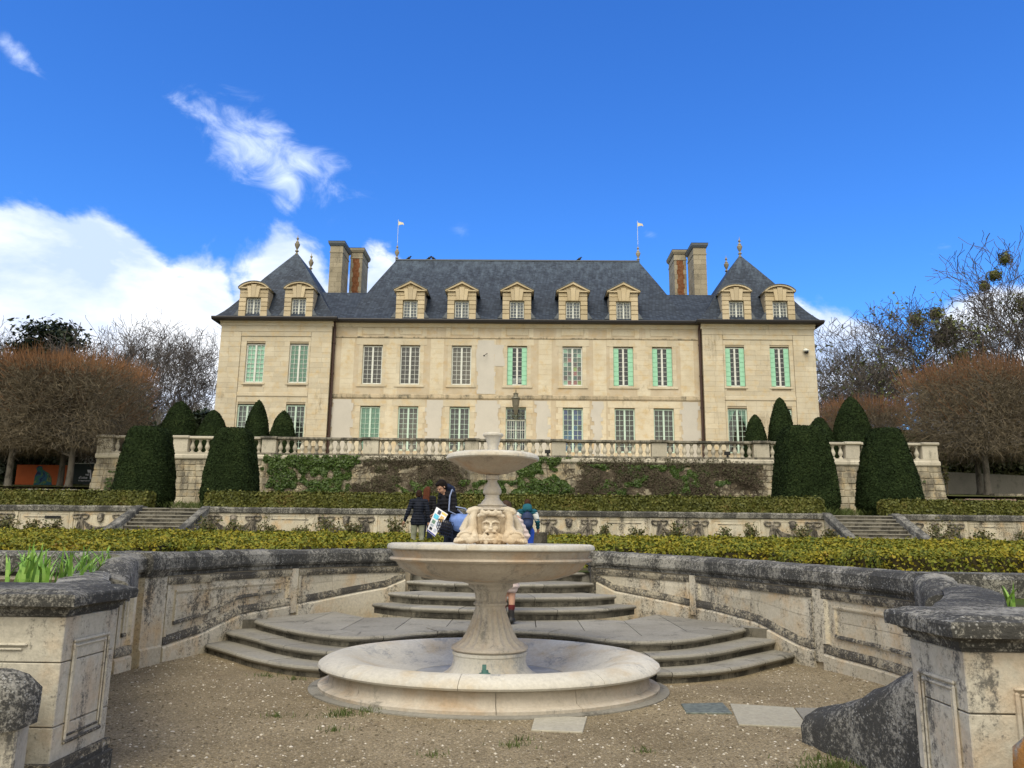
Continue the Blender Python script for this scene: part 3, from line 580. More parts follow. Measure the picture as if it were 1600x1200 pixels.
# ---------------------------------------------------------------- foreground piers
def pier(name,label,sgn,xf,yf,yn,zt,mirror):
    """inner face at x=xf from yn (near) to yf (far); near face runs outward"""
    th=thing(name,label,'pier'); s=sgn   # s=-1: left pier, extends to -x
    X=lambda a:xf+s*a
    def P(poly): return poly if s>0 else poly[::-1]
    rr=random.Random(3+s)
    Wd=3.2
    # body in three courses; the near face is at yn, inner face at xf
    zs=[-.1,.42,.80,zt]
    cuts=[[0,.85,1.7,2.5,Wd],[0,.55,1.35,2.2,Wd],[0,.95,1.75,2.6,Wd]]
    for r in range(3):
        z0,z1=zs[r]+.003,zs[r+1]-.003
        for i in range(len(cuts[r])-1):
            a0,a1=cuts[r][i]+(.002 if i else 0),cuts[r][i+1]-.002
            b=MB(); pr=rr.uniform(0,.004)
            b.prism(P([(X(a0),yn-pr),(X(a1),yn-pr),(X(a1),yf),(X(a0)+(0 if i else 0),yf)]),z0,z1); ob('body_stone',bev(b.mesh('body_stone'),.005),M_pier,th)
    # plinth
    b=MB(); b.prism(P([(X(-.07),yn-.09),(X(Wd),yn-.09),(X(Wd),yf),(X(-.07),yf+.02)]),-.1,.17); ob('plinth',jitmesh(bev(b.mesh('plinth'),.03,2),.008,5),M_cop,th)
    b=MB(); b.prism(P([(X(-.035),yn-.05),(X(Wd),yn-.05),(X(Wd),yf),(X(-.035),yf+.01)]),.171,.215); ob('plinth_moulding',b,M_exd,th)
    # raised mouldings of the inner face (facing the fountain)
    def innerbox(y0,y1,z0,z1,d,mat=M_pier):
        b=MB(); a,c=sorted((X(-d),X(-.0005))); b.box(a,c,y0,y1,z0,z1); ob('panel_moulding',bev(b.mesh('panel_moulding'),min(d,.02)*.45),mat,th)
    L_=yf-yn; y0,y1=yn+.17*L_,yf-.14*L_
    for inset,wd,d in ((0,.022,.018),(.035,.016,.012)):
        innerbox(y0+inset,y0+inset+wd,.32+inset,zt-.15-inset-wd-.002,d); innerbox(y1-inset-wd,y1-inset,.32+inset,zt-.15-inset-wd-.002,d)
        innerbox(y0+inset,y1-inset,zt-.15-inset-wd,zt-.15-inset,d); innerbox(y0+inset,y1-inset,.32+inset-wd-.002,.32+inset-.002,d,M_exd)
    def frontbox(a0,a1,z0,z1,d,mat=M_pier):
        b=MB(); p,q=sorted((X(a0),X(a1))); b.box(p,q,yn-.004-d,yn+.01,z0,z1); ob('panel_moulding',bev(b.mesh('panel_moulding'),min(d,.02)*.45),mat,th)
    for inset,wd,d in ((0,.02,.02),(.03,.015,.014)):
        frontbox(.22+inset,2.4-inset,zt-.16-inset-wd,zt-.16-inset,d); (frontbox(.22+inset,.22+inset+wd,.3,zt-.16-inset-wd-.002,d) if s>0 else None)
    # cornice slab with moulded underside; follows near face and inner face
    pr=[(.0,0),(.014,.004),(.014,.020),(.030,.022),(.034,.045),(.055,.062),(.085,.070),(.102,.072),(.104,.085),(.104,.128),(.096,.142),(.06,.150)]
    vs=[];fs=[]; k=len(pr)
    def corner(o,z): return [(X(Wd),yn-o,z),(X(.05),yn-o,z),(X(-.0-o*.92),yn-o*.92,z),(X(-o),yn+.05,z),(X(-o),yf-.02+o*.8,z),(X(.3),yf+o,z),(X(Wd),yf+o,z)]
    rings=[corner(o,zt+z) for o,z in pr]+[[(p[0]*.97+X(1.2)*.03,p[1]*.97+(yn+yf)/2*.03,zt+.168) for p in corner(.03,0)]]
    for r_ in rings: vs+=r_
    n=7
    for i in range(len(rings)-1):
        for j in range(n): fs.append((i*n+j,i*n+(j+1)%n,(i+1)*n+(j+1)%n,(i+1)*n+j))
    fs.append(tuple(range(n))); fs.append(tuple((len(rings)-1)*n+j for j in range(n)))
    # finer vertices so that the edge can be worn
    me=MB().add(vs,fs).mesh('cornice_slab'); bm=bmesh.new(); bm.from_mesh(me)
    bmesh.ops.subdivide_edges(bm,edges=[e for e in bm.edges if e.calc_length()>.3],cuts=7,use_grid_fill=True); bm.to_mesh(me); bm.free()
    ob('cornice_slab',jitmesh(me,.006,8),M_cop,th)
    return th
pierL=pier('entrance_pier','panelled stone pier with dark moulded slab in the left foreground',-1,-2.52,5.7,5.06,1.077,0)
pierR=pier('entrance_pier','panelled stone pier with lichen-white slab edge in the right foreground',1,2.49,4.5,3.97,1.085,0)
# low curved slab wall from each pier back to the exedra
def lowwall(name,label,pts,zc,seed,tow):
    th=thing(name,label,'wall'); PS=path(pts,.12,tow); q,_=sub(PS,0,PS[1][-1],.12)
    b=MB(); b.sweep(q,[(-.3,-.1),(-.3,zc-.14),(0,zc-.14),(0,-.1)]); ob('wall_core',b,M_exe,th)
    b=MB(); b.sweep(q,[(0,-.1),(0,.2),(.05,.18),(.06,-.1)]); ob('base_course',b,M_exd,th)
    T=PS[1][-1]; n=max(2,int(T/.8)); rr=random.Random(seed)
    for i in range(n):
        qq,_=sub(PS,T*i/n+.003,T*(i+1)/n-.003,.1)
        b=MB(); b.sweep(qq,[(-.36,zc-.13),(-.34,zc-.02),(-.15,zc),(.03,zc-.01),(.085,zc-.035),(.08,zc-.09),(.03,zc-.13)]); ob('slab_stone',jitmesh(b.mesh('slab_stone'),.008,6),M_cop,th)
    return th
lowL=lowwall('low_planter_wall','low curved stone wall with dark slab linking the left pier to the exedra',[(-2.62,5.78),(-3.3,6.9),(-4.0,8.2),(-4.44,9.25)],1.20,1,(0,9))
lowR=lowwall('low_planter_wall','low curved stone wall with dark slab linking the right pier to the exedra',[(2.62,4.6),(3.4,5.8),(4.15,7.1),(4.58,8.25)],1.2,2,(0,9))
# sloping scrolls of rough lichen stone
def scroll(name,label,p0,p1,z0,z1,wd,mat=M_cop,bulge=.12,zb=-.1,grp=None,amp=.03,rd=.09,er=0):
    """a solid sloping block from p0 at height z0 down to p1 at height z1, with a rounded back"""
    p0,p1=Vector((*p0,0)),Vector((*p1,0)); d=(p1-p0).normalized(); s=Vector((-d.y,d.x,0)); n=14; v=[];f=[]; K=9
    for i in range(n+1):
        t=i/n; e=t*t*(3-2*t); c=p0.lerp(p1,t); z=z0+(z1-z0)*e+bulge*math.sin(PI*t)*.4; k0=1 if not er else max(.15,math.sqrt(max(0,1-max(0,1-t/er)**2))); z-=(1-k0)*.12
        for j in range(K):
            a=j/(K-1); w_=wd*(1 if 0<j<K-1 else 1); 
            if j==0: q=c-s*wd/2*k0; zz=zb
            elif j==K-1: q=c+s*wd/2*k0; zz=zb
            else:
                an=PI*(j-1)/(K-3); q=c-s*wd/2*k0*math.cos(an); zz=z-rd+rd*math.sin(an)
            v.append((q.x,q.y,zz))
    for i in range(n):
        for j in range(K-1): f.append((i*K+j,i*K+j+1,(i+1)*K+j+1,(i+1)*K+j))
        f.append((i*K+K-1,i*K,(i+1)*K,(i+1)*K+K-1))
    f.append(tuple(range(K))); f.append(tuple(n*K+j for j in range(K))[::-1])
    me=MB().add(v,f).mesh(name,smooth=True); jitmesh(me,amp,5.5,1); o=ob(name,me,mat,label=label,cat='stone block',group=grp); return o
scroll('scroll_block','rough sloping lichen-crusted stone above the left pier, joining the wall coping',(-4.5,9.62),(-3.95,8.3),1.33,1.14,.36,zb=.9)
scroll('scroll_block','rough sloping lichen-crusted stone above the right pier, joining the wall coping',(4.66,8.5),(4.2,7.3),1.27,1.14,.36,zb=.9)
scroll('buttress_scroll','large black lichen-speckled sloping stone on the gravel at the foot of the right pier',(3.38,5.2),(2.95,6.85),.86,.28,.66,amp=.035,rd=.17)
scroll('handrail_scroll','black mossy rounded stone handrail sloping down in front of the left pier',(-2.50,4.86),(-3.5,4.30),.80,.66,.34,bulge=.12,zb=.50,amp=.02,rd=.15,er=.2)
b=MB(); b.prism([(-2.53,4.72),(-3.44,4.20),(-3.56,4.44),(-2.62,4.98)],-.1,.495); ob('handrail_wall',bev(b.mesh('handrail_wall'),.01),M_pier,label='stained low stone wall under the mossy handrail at the left edge',cat='wall')
o=scroll('handrail_scroll','orange and black lichen-covered stone scroll end in front of the right pier',(2.54,3.74),(3.5,3.1),.82,.70,.34,bulge=.08,zb=.52,amp=.015,rd=.14,er=.2)
def orl():
    t=Mt('orange_lichen_stone',.9,.2); a=t.mix(t.ramp(t.noise(9,7,.7),(.42,0),(.56,1)),(.035,.03,.03),(.26,.25,.23)); a=t.mix(t.ramp(t.noise(5,5,.6,off=(2,2,2)),(.52,0),(.6,.9)),a,(.42,.19,.04)); t.col(a); t.bump(t.noise(30,6,.7),1,.02); return t.m
o.data.materials.clear(); o.data.materials.append(orl())
b=MB(); b.prism([(2.56,3.60),(2.68,3.86),(3.6,3.24),(3.46,2.98)],-.1,.515); ob('handrail_wall',bev(b.mesh('handrail_wall'),.01),M_pier,label='low stone wall under the orange lichen scroll at the right edge',cat='wall')
# slabs let into the gravel
for nm,pts,mat,lb,ct in (('stone_slab',[(.44,7.0),(.48,7.54),(.95,7.5),(.87,6.95)],M_slab,'small square stone slab set in the gravel just before the basin','slab'),
    ('drain_grate',[(1.90,7.75),(1.93,8.16),(2.36,8.24),(2.33,7.76)],M_grate,'greenish weathered metal hatch set in the gravel right of the basin','grate'),
    ('stone_slab',[(2.27,7.32),(2.42,8.2),(3.0,8.06),(2.85,7.24)],M_slab,'pale smooth stone slab in the gravel between grate and darker slab','slab'),
    ('stone_slab',[(2.86,7.24),(3.01,8.05),(3.42,8.05),(3.5,7.7),(3.2,7.22)],M_step,'darker grey worn stone slab in the gravel nearest the right pier','slab')):
    b=MB(); b.prism(pts,-.05,.014); ob(nm,bev(b.mesh(nm),.004),mat,label=lb,cat=ct)
# loose stones and weeds on the court
def pebbles(n,x0,x1,y0,y1,s0,s1,seed,name,pw=1.):
    r=np.random.default_rng(seed); V=[];Fc=[]
    base=np.array([(1,0,0),(-.5,.87,0),(-.5,-.87,0),(0,0,.75),(.4,.5,.45),(-.6,.1,.4)])
    fc=[(0,4,3),(0,1,4),(1,5,4),(4,5,3),(1,2,5),(2,3,5),(2,0,3)]
    P=np.c_[r.uniform(x0,x1,n),y0+(y1-y0)*r.random(n)**pw]; k=(P[:,0]/1.9)**2+((P[:,1]-9)/1.6)**2>1
    k&=~((P[:,1]>9.2)&(np.abs(P[:,0])<3.2)&(P[:,1]>9.0+np.abs(P[:,0])*.05)); P=P[k]; n=len(P)
    a=r.uniform(0,6.28,n); s=s0+(s1-s0)*r.random(n)**3; c,si=np.cos(a),np.sin(a)
    B=base[None]*np.stack([s*r.uniform(.7,1.3,n),s*r.uniform(.6,1,n),s*r.uniform(.4,.9,n)],1)[:,None]
    X=B[...,0]*c[:,None]-B[...,1]*si[:,None]+P[:,0:1]; Y=B[...,0]*si[:,None]+B[...,1]*c[:,None]+P[:,1:2]; Z=B[...,2]+.001
    V=np.stack([X,Y,Z],2).reshape(-1,3); Fc=(np.array(fc)[None]+(np.arange(n)*6)[:,None,None]).reshape(-1,3)
    me=bpy.data.meshes.new(name); me.vertices.add(len(V)); me.vertices.foreach_set('co',V.astype(np.float32).ravel()); me.loops.add(Fc.size); me.loops.foreach_set('vertex_index',Fc.astype(np.int32).ravel())
    me.polygons.add(len(Fc)); me.polygons.foreach_set('loop_start',np.arange(0,Fc.size,3,dtype=np.int32)); me.update(calc_edges=True); me.materials.append(M_peb); return ob(name,me,kind='stuff',label='loose pale pebbles scattered over the gravel court',cat='pebbles')
pebbles(42000,-4.4,4.6,5.2,11.4,.003,.021,3,'loose_gravel',1.15)
def grassclump(name,spots,label,h=(.02,.06),n=60,rad=.12,mat=None,seed=4):
    r=np.random.default_rng(seed); V=[]
    for x,y,z,k in spots:
        for i in range(int(n*k)):
            a=r.uniform(0,6.28); d=rad*k*abs(r.normal(0,.6)); px,py=x+d*math.cos(a)*1.6,y+d*math.sin(a)*.8; hh=r.uniform(*h); an=r.uniform(0,6.28); wx,wy=.004*math.cos(an),.004*math.sin(an); lx,ly=r.normal(0,hh*.4,2)
            V+=[(px-wx,py-wy,z),(px+wx,py+wy,z),(px+lx*.6+wx*.6,py+ly*.6+wy*.6,z+hh*.7),(px+lx,py+ly,z+hh)]
    return ob(name,quadmesh(name,np.array(V),mat or M_grass),kind='stuff',label=label,cat='grass')
r_=random.Random(2)
grassclump('weeds',[(r_.uniform(-1.9,-.9),r_.uniform(7.35,7.75),0,1) for _ in range(6)]+[(-1.2,6.9,0,.8),(.3,6.5,0,.9),(.35,6.7,0,.6),(1.3,6.4,0,.5),(-.3,6.2,0,.6),(-2.6,9.4,0,1.),(-2.2,9.2,0,.8)]+[(r_.uniform(2.3,3.0),r_.uniform(5.9,6.3),0,1.2) for _ in range(9)],'green weeds and moss sprouting from the gravel')
# ================================================================ THE CHATEAU
CH=thing('chateau','pale limestone chateau with slate roofs, two corner pavilions and tall chimneys','building',(0,0,0))
YM,YW=48.0,47.7      # wall planes of the main block and the pavilions
XA,XB,XC,XD=-18.98,-11.9,11.53,18.55
def wall_open(x0,x1,z0,z1,y,ops,dep=.3):
    """wall face with window openings and their reveals"""
    xs=sorted({x0,x1}|{v for o in ops for v in o[:2]}); zs=sorted({z0,z1}|{v for o in ops for v in o[2:]}); b=MB()
    for i in range(len(xs)-1):
        for j in range(len(zs)-1):
            a,c,d,e=xs[i],xs[i+1],zs[j],zs[j+1]; mx,mz=(a+c)/2,(d+e)/2
            if any(o[0]<mx<o[1] and o[2]<mz<o[3] for o in ops): continue
            b.add([(a,y,d),(c,y,d),(c,y,e),(a,y,e)],[(0,1,2,3)])
    for a,c,d,e in ops:
        Y=y+dep; b.add([(a,y,d),(c,y,d),(c,y,e),(a,y,e),(a,Y,d),(c,Y,d),(c,Y,e),(a,Y,e)],[(0,4,5,1),(1,5,6,2),(2,6,7,3),(3,7,4,0)])
    me=bpy.data.meshes.new('wall'); me.from_pydata(b.v,[],b.f); me.update(); return me
W1=[(-9.31,'blind'),(-6.92,'blind'),(-3.65,'blind'),(-.12,'mintside_paper'),(3.38,'stain'),(6.59,'mintside'),(9.04,'mintside')]
W0=[(-9.3,'mintfull_dk'),(-6.91,'blindg'),(-3.69,'blindg'),(-.16,'door'),(3.39,'stainblue'),(6.62,'blindg'),(9.05,'blindg')]
WWL=[(-16.7,'mintfull'),(-13.94,'mintfull')]; WWR=[(13.54,'mintside'),(16.33,'mintside')]
W0L=[(-16.97,'grey'),(-13.92,'grey')]; W0R=[(13.54,'curtain'),(16.30,'grey')]
HW=.63
ops_m=[(x-HW,x+HW,11.0,13.55) for x,_ in W1]+[(x-HW,x+HW,6.82,9.61) for x,_ in W0]
opsL=[(x-.6,x+.6,10.98,13.54) for x,_ in WWL]+[(x-.6,x+.6,6.82,9.63) for x,_ in W0L]
opsR=[(x-.6,x+.6,10.98,13.54) for x,_ in WWR]+[(x-.6,x+.6,6.82,9.62) for x,_ in W0R]
ob('main_wall',wall_open(XB,XC,5.7,15.05,YM,ops_m),M_plas,CH)
ob('pavilion_wall',wall_open(XA+.02,XB,5.7,15.05,YW+.03,opsL),M_back,CH); ob('pavilion_wall',wall_open(XC,XD-.02,5.7,15.05,YW+.03,opsR),M_back,CH)
for x0,x1,xx in ((XA,XB,0),(XC,XD,0)):
    b=MB(); Y1=58.2
    for x in ((x0+.02),(x1-.02)): b.add([(x,YW+.03,5.7),(x,Y1,5.7),(x,Y1,15.05),(x,YW+.03,15.05)],[(0,1,2,3)])
    b.add([(x0,Y1,5.7),(x1,Y1,5.7),(x1,Y1,15.05),(x0,Y1,15.05)],[(0,1,2,3)]); ob('side_wall',b,M_ash,CH)
b=MB(); b.add([(XB,57.5,5.7),(XC,57.5,5.7),(XC,57.5,15.05),(XB,57.5,15.05)],[(0,1,2,3)]); ob('rear_wall',b,M_ash,CH)
b=MB(); b.box(XB-1,XC+1,YM+1.6,YM+1.7,5.7,15.0); ob('interior_partition',b,M_dark,CH)
for x0,x1 in ((XA,XB),(XC,XD)): b=MB(); b.box(x0+.1,x1-.1,YW+1.6,YW+1.7,5.7,15); ob('interior_partition',b,M_dark,CH)
# --- dressed stones: pavilions first (they show largest), the rest joined
MS=Masonry(CH,M_ash,'ashlar_stone',300); rr=random.Random(12)
def courses(ms,x0,x1,z0,z1,y,ops,h=.335,l=(.55,1.05),th=.03,gap=.007,pr=.006):
    nz=max(1,round((z1-z0)/h)); hh=(z1-z0)/nz
    for j in range(nz-1,-1,-1):
        a,bz=z0+j*hh,z0+(j+1)*hh
        segs=[(x0,x1)]
        for o in ops:
            if o[2]<bz-.02 and o[3]>a+.02:
                ns=[]
                for s in segs:
                    if o[1]<=s[0] or o[0]>=s[1]: ns.append(s)
                    else:
                        if o[0]-s[0]>.05: ns.append((s[0],o[0]))
                        if s[1]-o[1]>.05: ns.append((o[1],s[1]))
                segs=ns
        for s in segs:
            x=s[0]
            while x<s[1]-.01:
                e=x+rr.uniform(*l); e=s[1] if s[1]-e<.3 else e
                p=rr.uniform(0,pr); ms.block(x+gap/2,e-gap/2,y-p,y+th,a+gap/2,bz-gap/2); x=e
for x0,x1,ops in ((XA,XB,opsL),(XC,XD,opsR)):
    # recessed centre bay between flat strips, string band at 10.1-10.35 and the frieze
    cx0,cx1=(x0+1.32,x1-1.30) if x0<0 else (x0+1.28,x1-1.36)
    courses(MS,cx0+.01,cx1-.01,10.37,13.98,YW,ops)
    courses(MS,x0,cx0-.01,7.0,14.28,YW-.045,[],l=(.5,.8),th=.075); courses(MS,cx1+.01,x1,7.0,14.28,YW-.045,[],l=(.5,.8),th=.075)
    courses(MS,cx0+.01,cx1-.01,6.0,10.09,YW,ops)
    b=MB(); b.box(cx0+.01,cx1-.01,YW-.05,YW+.02,13.99,14.28); ob('lintel_band',b,M_ash,CH)
    b=MB(); b.prismx([(YW+.02,10.10),(YW-.03,10.10),(YW-.05,10.14),(YW-.05,10.33),(YW-.03,10.36),(YW+.02,10.36)],cx0+.01,cx1-.01); ob('string_course',b,M_ash,CH)
    n=7; 
    for i in range(n):
        a=x0+(x1-x0)*i/n; e=x0+(x1-x0)*(i+1)/n
        b=MB(); b.box(a+.004,e-.004,YW-.05,YW+.03,14.3,14.66); ob('frieze_stone',b,M_ash,CH)
    b=MB(); b.prismx([(YW+.05,14.67),(YW-.06,14.67),(YW-.08,14.72),(YW-.08,14.84),(YW-.16,14.88),(YW-.2,14.95),(YW+.05,14.95)],x0-.08,x1+.08); ob('cornice',b,M_ash,CH)
MS.done()
# --- main block: stone surrounds, panels of render, ragged pale plaster, strings
M2=Masonry(CH,M_ash,'surround_stone',230)
for x,_ in W1+W0:
    up=(x,_) in W1; z0,z1=(10.98,13.56) if up else (6.0,9.62); k=0; z=z0
    while z<z1-.01:
        hh=min(.36,z1-z); wL=.30 if k%2 else .42; wR=.42 if k%2 else .30
        if up: wL=wR=.24
        M2.block(x-HW-wL,x-HW-.004,YM-.012-rr.uniform(0,.004),YM+.05,z+.004,z+hh-.004); M2.block(x+HW+.004,x+HW+wR,YM-.012-rr.uniform(0,.004),YM+.05,z+.004,z+hh-.004); z+=hh; k+=1
    for i in range(3):
        a=x-HW-.42+(2*HW+.84)*i/3; e=a+(2*HW+.84)/3; M2.block(a+.004,e-.004,YM-.016,YM+.05,z1+.006,z1+.42)
for x,t in W1:
    b=MB(); b.box(x-.95,x+.95,YM-.06,YM+.05,10.84,10.975); ob('window_sill',b,M_ash,CH)
for i,x in enumerate((-8.1,-5.2,-1.9,1.65,5.1,7.85,10.6,-10.9)):
    courses(M2,x-.42,x+.42,10.38,13.98,YM-.006,[],l=(.84,.9),th=.03,gap=.008)
    courses(M2,x-.36,x+.36,6.2,10.02,YM-.006,[],l=(.72,.8),th=.03,gap=.008)
M2.done()
def string(z0,z1,pr,mat,name,n=22):
    for i in range(n):
        a=XB+(XC-XB)*i/n; e=XB+(XC-XB)*(i+1)/n; d=rr.uniform(0,.006)
        b=MB(); b.prismx([(YM+.03,z0),(YM-pr*.5-d,z0),(YM-pr-d,z0+(z1-z0)*.25),(YM-pr-d,z1-.03),(YM-pr*.4-d,z1),(YM+.03,z1)],a+.005,e-.005); ob(name,b,mat,CH)
string(10.09,10.36,.07,M_trim,'string_course'); string(14.0,14.11,.05,M_trim,'string_course',16)
b=MB(); b.prismx([(YM+.05,14.72),(YM-.05,14.72),(YM-.06,14.78),(YM-.1,14.85),(YM-.17,14.95),(YM+.05,14.95)],XB,XC); ob('cornice',b,M_ash,CH)
for x,_ in W1:
    b=MB(); b.box(x-.70,x+.70,YM-.022,YM+.03,14.24,14.66); ob('frieze_panel',bev(b.mesh('frieze_panel'),.01),M_ash,CH)
    b=MB(); b.box(x-1.02,x-.74,YM-.012,YM+.03,14.12,14.70); ob('frieze_stone',b,M_ash,CH); b=MB(); b.box(x+.74,x+1.02,YM-.012,YM+.03,14.12,14.70); ob('frieze_stone',b,M_ash,CH)
def ragged(x0,x1,z0,z1,y,mat,amp=.12,h=.26,seed=0,name='plaster_patch'):
    r=random.Random(seed); n=max(2,round((z1-z0)/h)); L_=[];Rr=[]
    for i in range(n):
        a=z0+(z1-z0)*i/n; e=z0+(z1-z0)*(i+1)/n; l=x0+r.uniform(-amp,amp); q=x1+r.uniform(-amp,amp); L_+=[(l,a+r.uniform(0,.04)),(l+r.uniform(-.03,.03),e)]; Rr+=[(q,a+r.uniform(0,.04)),(q+r.uniform(-.03,.03),e)]
    b=MB(); vs=[];fs=[]
    for i in range(len(L_)): vs+=[(L_[i][0],y,L_[i][1]),(Rr[i][0],y,Rr[i][1]),(L_[i][0],y+.04,L_[i][1]),(Rr[i][0],y+.04,Rr[i][1])]
    for i in range(len(L_)-1): o=i*4; fs+=[(o,o+1,o+5,o+4),(o+2,o,o+4,o+6),(o+1,o+3,o+7,o+5)]
    b.add(vs,fs); ob(name,b,mat,CH)
for i,(a,c) in enumerate(((-11.75,-10.45),(-5.75,-4.85),(-2.7,-1.25),(1.05,1.9),(4.6,5.2),(5.35,5.55),(10.15,11.2))):
    if c-a>.3: ragged(a,c,6.2,10.02,YM-.024,M_grey,.13,.26,i)
ragged(-2.65,-1.5,10.4,13.9,YM-.022,M_grey,.10,.3,33); ragged(-1.6,-.95,12.2,13.6,YM-.019,M_grey,.1,.2,35)
# sundial pointer on the grey patch
b=MB(); b.tube([(-2.02,YM-.02,13.05),(-2.15,YM-.3,12.88),(-2.2,YM-.32,12.8)],.02,6); b.ell((-2.2,YM-.32,12.82),(.06,.03,.05)); ob('sundial_pointer',b,M_gut,CH)
# --- windows
GLZ={}
def window(parent,x,y,z0,z1,hw,rows,style,seed=0):
    """y is the wall plane; joinery sits .2 m in"""
    Y=y+.17; fr=M_green if ('grey' in style or 'blindg' in style or style in('door','curtain','stainblue','mintfull_dk')) else M_white
    top=z1-.05; b=MB(); f=.075
    b.box(x-hw,x-hw+f,Y-.04,Y+.04,z0,top); b.box(x+hw-f,x+hw,Y-.04,Y+.04,z0,top); b.box(x-hw+f,x+hw-f,Y-.04,Y+.04,z0,z0+.09); b.box(x-hw+f,x+hw-f,Y-.04,Y+.04,top-.07,top); b.box(x-.055,x+.055,Y-.06,Y+.04,z0+.09,top-.07)
    w_=ob('window',b,fr,parent)
    g=MB(); 
    for s in (-1,1):
        xc=x+s*(hw-f+.055)/2
        g.box(xc-.011,xc+.011,Y-.022,Y+.012,z0+.09,top-.07)
    zz=[z0+.09+(top-.16-z0)*i/rows for i in range(1,rows)]
    for z in zz:
        for s in (-1,1):
            a,c=(x-hw+f,x-.055) if s<0 else (x+.055,x+hw-f); g.box(a,c,Y-.020,Y+.010,z-.010,z+.010)
    ob('glazing_bars',g,fr,w_)
    p=MB(); p.add([(x-hw+f,Y+.02,z0+.09),(x+hw-f,Y+.02,z0+.09),(x+hw-f,Y+.02,top-.07),(x-hw+f,Y+.02,top-.07)],[(0,1,2,3)]); ob('pane',p,M_glass,w_)
    def back(mat,a=-1,c=1,d=.12,nm='blind'):  # backs each window; dark ones are boards standing in for the unlit room
        q=MB(); q.box(x+a*(hw-f),x+c*(hw-f),Y+d,Y+d+.02,z0+.05,top-.05); ob(nm,q,mat,w_)
    if style=='blind': back(M_blind)
    elif style in('blindg',): back(M_blind,d=.2)
    elif style=='grey': back(M_gryb,d=.2)
    elif style.startswith('mintfull'):
        q=MB(); n=rows
        for s in (-1,1):
            a,c=(x-hw+f,x-.01) if s<0 else (x+.01,x+hw-f)
            for i in range(n):
                u,v=z0+.05+(top-z0-.1)*i/n,z0+.05+(top-z0-.1)*(i+1)/n; q.box(a+.0,c-.0,Y+.045,Y+.06,u+.012,v-.012)
            q.box(a,c,Y+.06,Y+.07,z0+.05,top-.05)
        ob('shutter',q,M_mint,w_)
    elif style.startswith('mintside'):
        for s in (-1,1):
            q=MB(); a,c=(x-hw+.02,x-hw*.47) if s<0 else (x+hw*.47,x+hw-.02)
            for i in range(rows):
                u,v=z0+.05+(top-z0-.1)*i/rows,z0+.05+(top-z0-.1)*(i+1)/rows; q.box(a,c,Y-.075,Y-.052,u+.012,v-.014)
            q.box(a,c,Y-.052,Y-.045,z0+.05,top-.05); ob('shutter',q,M_mint,w_)
        back(M_dark,d=.4)
        if 'paper' in style:
            q=MB(); q.box(x-.28,x-.07,Y+.03,Y+.035,z0+.1,z0+.52); q.box(x+.08,x+.3,Y+.03,Y+.035,z0+.2,z0+.55); ob('paper_notice',q,M_white,w_)
    elif style.startswith('stain'):
        back(M_blind,d=.3); r=random.Random(5 if style=='stain' else 9)
        pal=[STN[k] for k in ((0,0,1,1,2,2,3,3,4,5) if style=='stain' else (6,6,7,7,8,8,1,9,9,6))]
        cw=(hw-f-.055-.026)/2
        for i in range(rows):
            for k,xc in enumerate((x-hw+f+cw/2,x-.055-cw/2,x+.055+cw/2,x+hw-f-cw/2)):
                u=z0+.09+(top-.16-z0)*i/rows; v=u+(top-.16-z0)/rows; mt=r.choice(pal)
                q=MB(); q.box(xc-cw/2+.002,xc+cw/2-.002,Y+.024,Y+.03,u+.014,v-.014); ob('coloured_pane',q,mt,w_)
    elif style=='curtain':
        back(M_blind,d=.3)
        for s in (-1,1):
            q=MB(); q.prismy([(x+s*(hw-f),top-.05),(x+s*.08,top-.05),(x+s*.3,top-.5),(x+s*(hw-f),top-1.0)],Y+.06,Y+.07); ob('curtain',q,M_mint,w_)
    elif style=='door':
        back(M_dark,d=.35)
        q=MB()
        for i in range(9): xx=x-hw+.08+(2*hw-.16)*i/8; q.tube([(xx,Y-.12,z0),(xx,Y-.12,z0+1.95)],.014,5)
        for z in (z0+.05,z0+.7,z0+1.35,z0+1.95): q.box(x-hw+.05,x+hw-.05,Y-.135,Y-.105,z-.02,z+.02)
        ob('iron_gate',q,M_white,w_)
        q=MB()
        for s in (-1,1):
            for k in range(5):
                a0=PI*.5+s*PI*.09*k; q.tube([(x,Y-.12,z0+2.0),(x+s*.13*k,Y-.12,z0+2.62-.03*k)],.013,5)
            pts=[(x+s*.32+.17*math.cos(t),Y-.12,z0+2.32+.17*math.sin(t)) for t in np.linspace(0,2*PI,12)]; q.tube(pts,.013,5,False)
        q.box(x-hw-.08,x+hw+.08,Y-.15,Y-.1,z0+1.97,z0+2.03); q.box(x-hw,x+hw,Y-.14,Y-.1,z0+2.72,z0+2.77)
        ob('transom_grille',q,plain('verdigris_iron',(.16,.17,.12),.6,.3,.2),w_)
    return w_
STN=[plain('stained_pane_%s'%n,c,.2,.5,var=.2) for n,c in (('brown',(.10,.065,.06)),('green',(.06,.13,.10)),('rose',(.34,.11,.10)),('grey_green',(.14,.20,.14)),('lime',(.26,.36,.08)),('mint',(.3,.5,.36)),('blue',(.03,.10,.35)),('navy',(.03,.05,.16)),('teal',(.02,.17,.25)),('azure',(.06,.26,.5)))]
for x,s in W1: window(CH,x,YM,11.0,13.55,HW,8,s)
for x,s in W0: window(CH,x,YM,6.82,9.61,HW,8 if s!='door' else 7,s)
for x,s in WWL+WWR: window(CH,x,YW,10.98,13.54,.6,8,s)
for x,s in W0L+W0R: window(CH,x,YW,6.82,9.62,.6,8,s)
for x,_ in WWL+WWR: b=MB(); b.box(x-.72,x+.72,YW-.05,YW+.04,10.86,10.97); ob('window_sill',b,M_ash,CH)
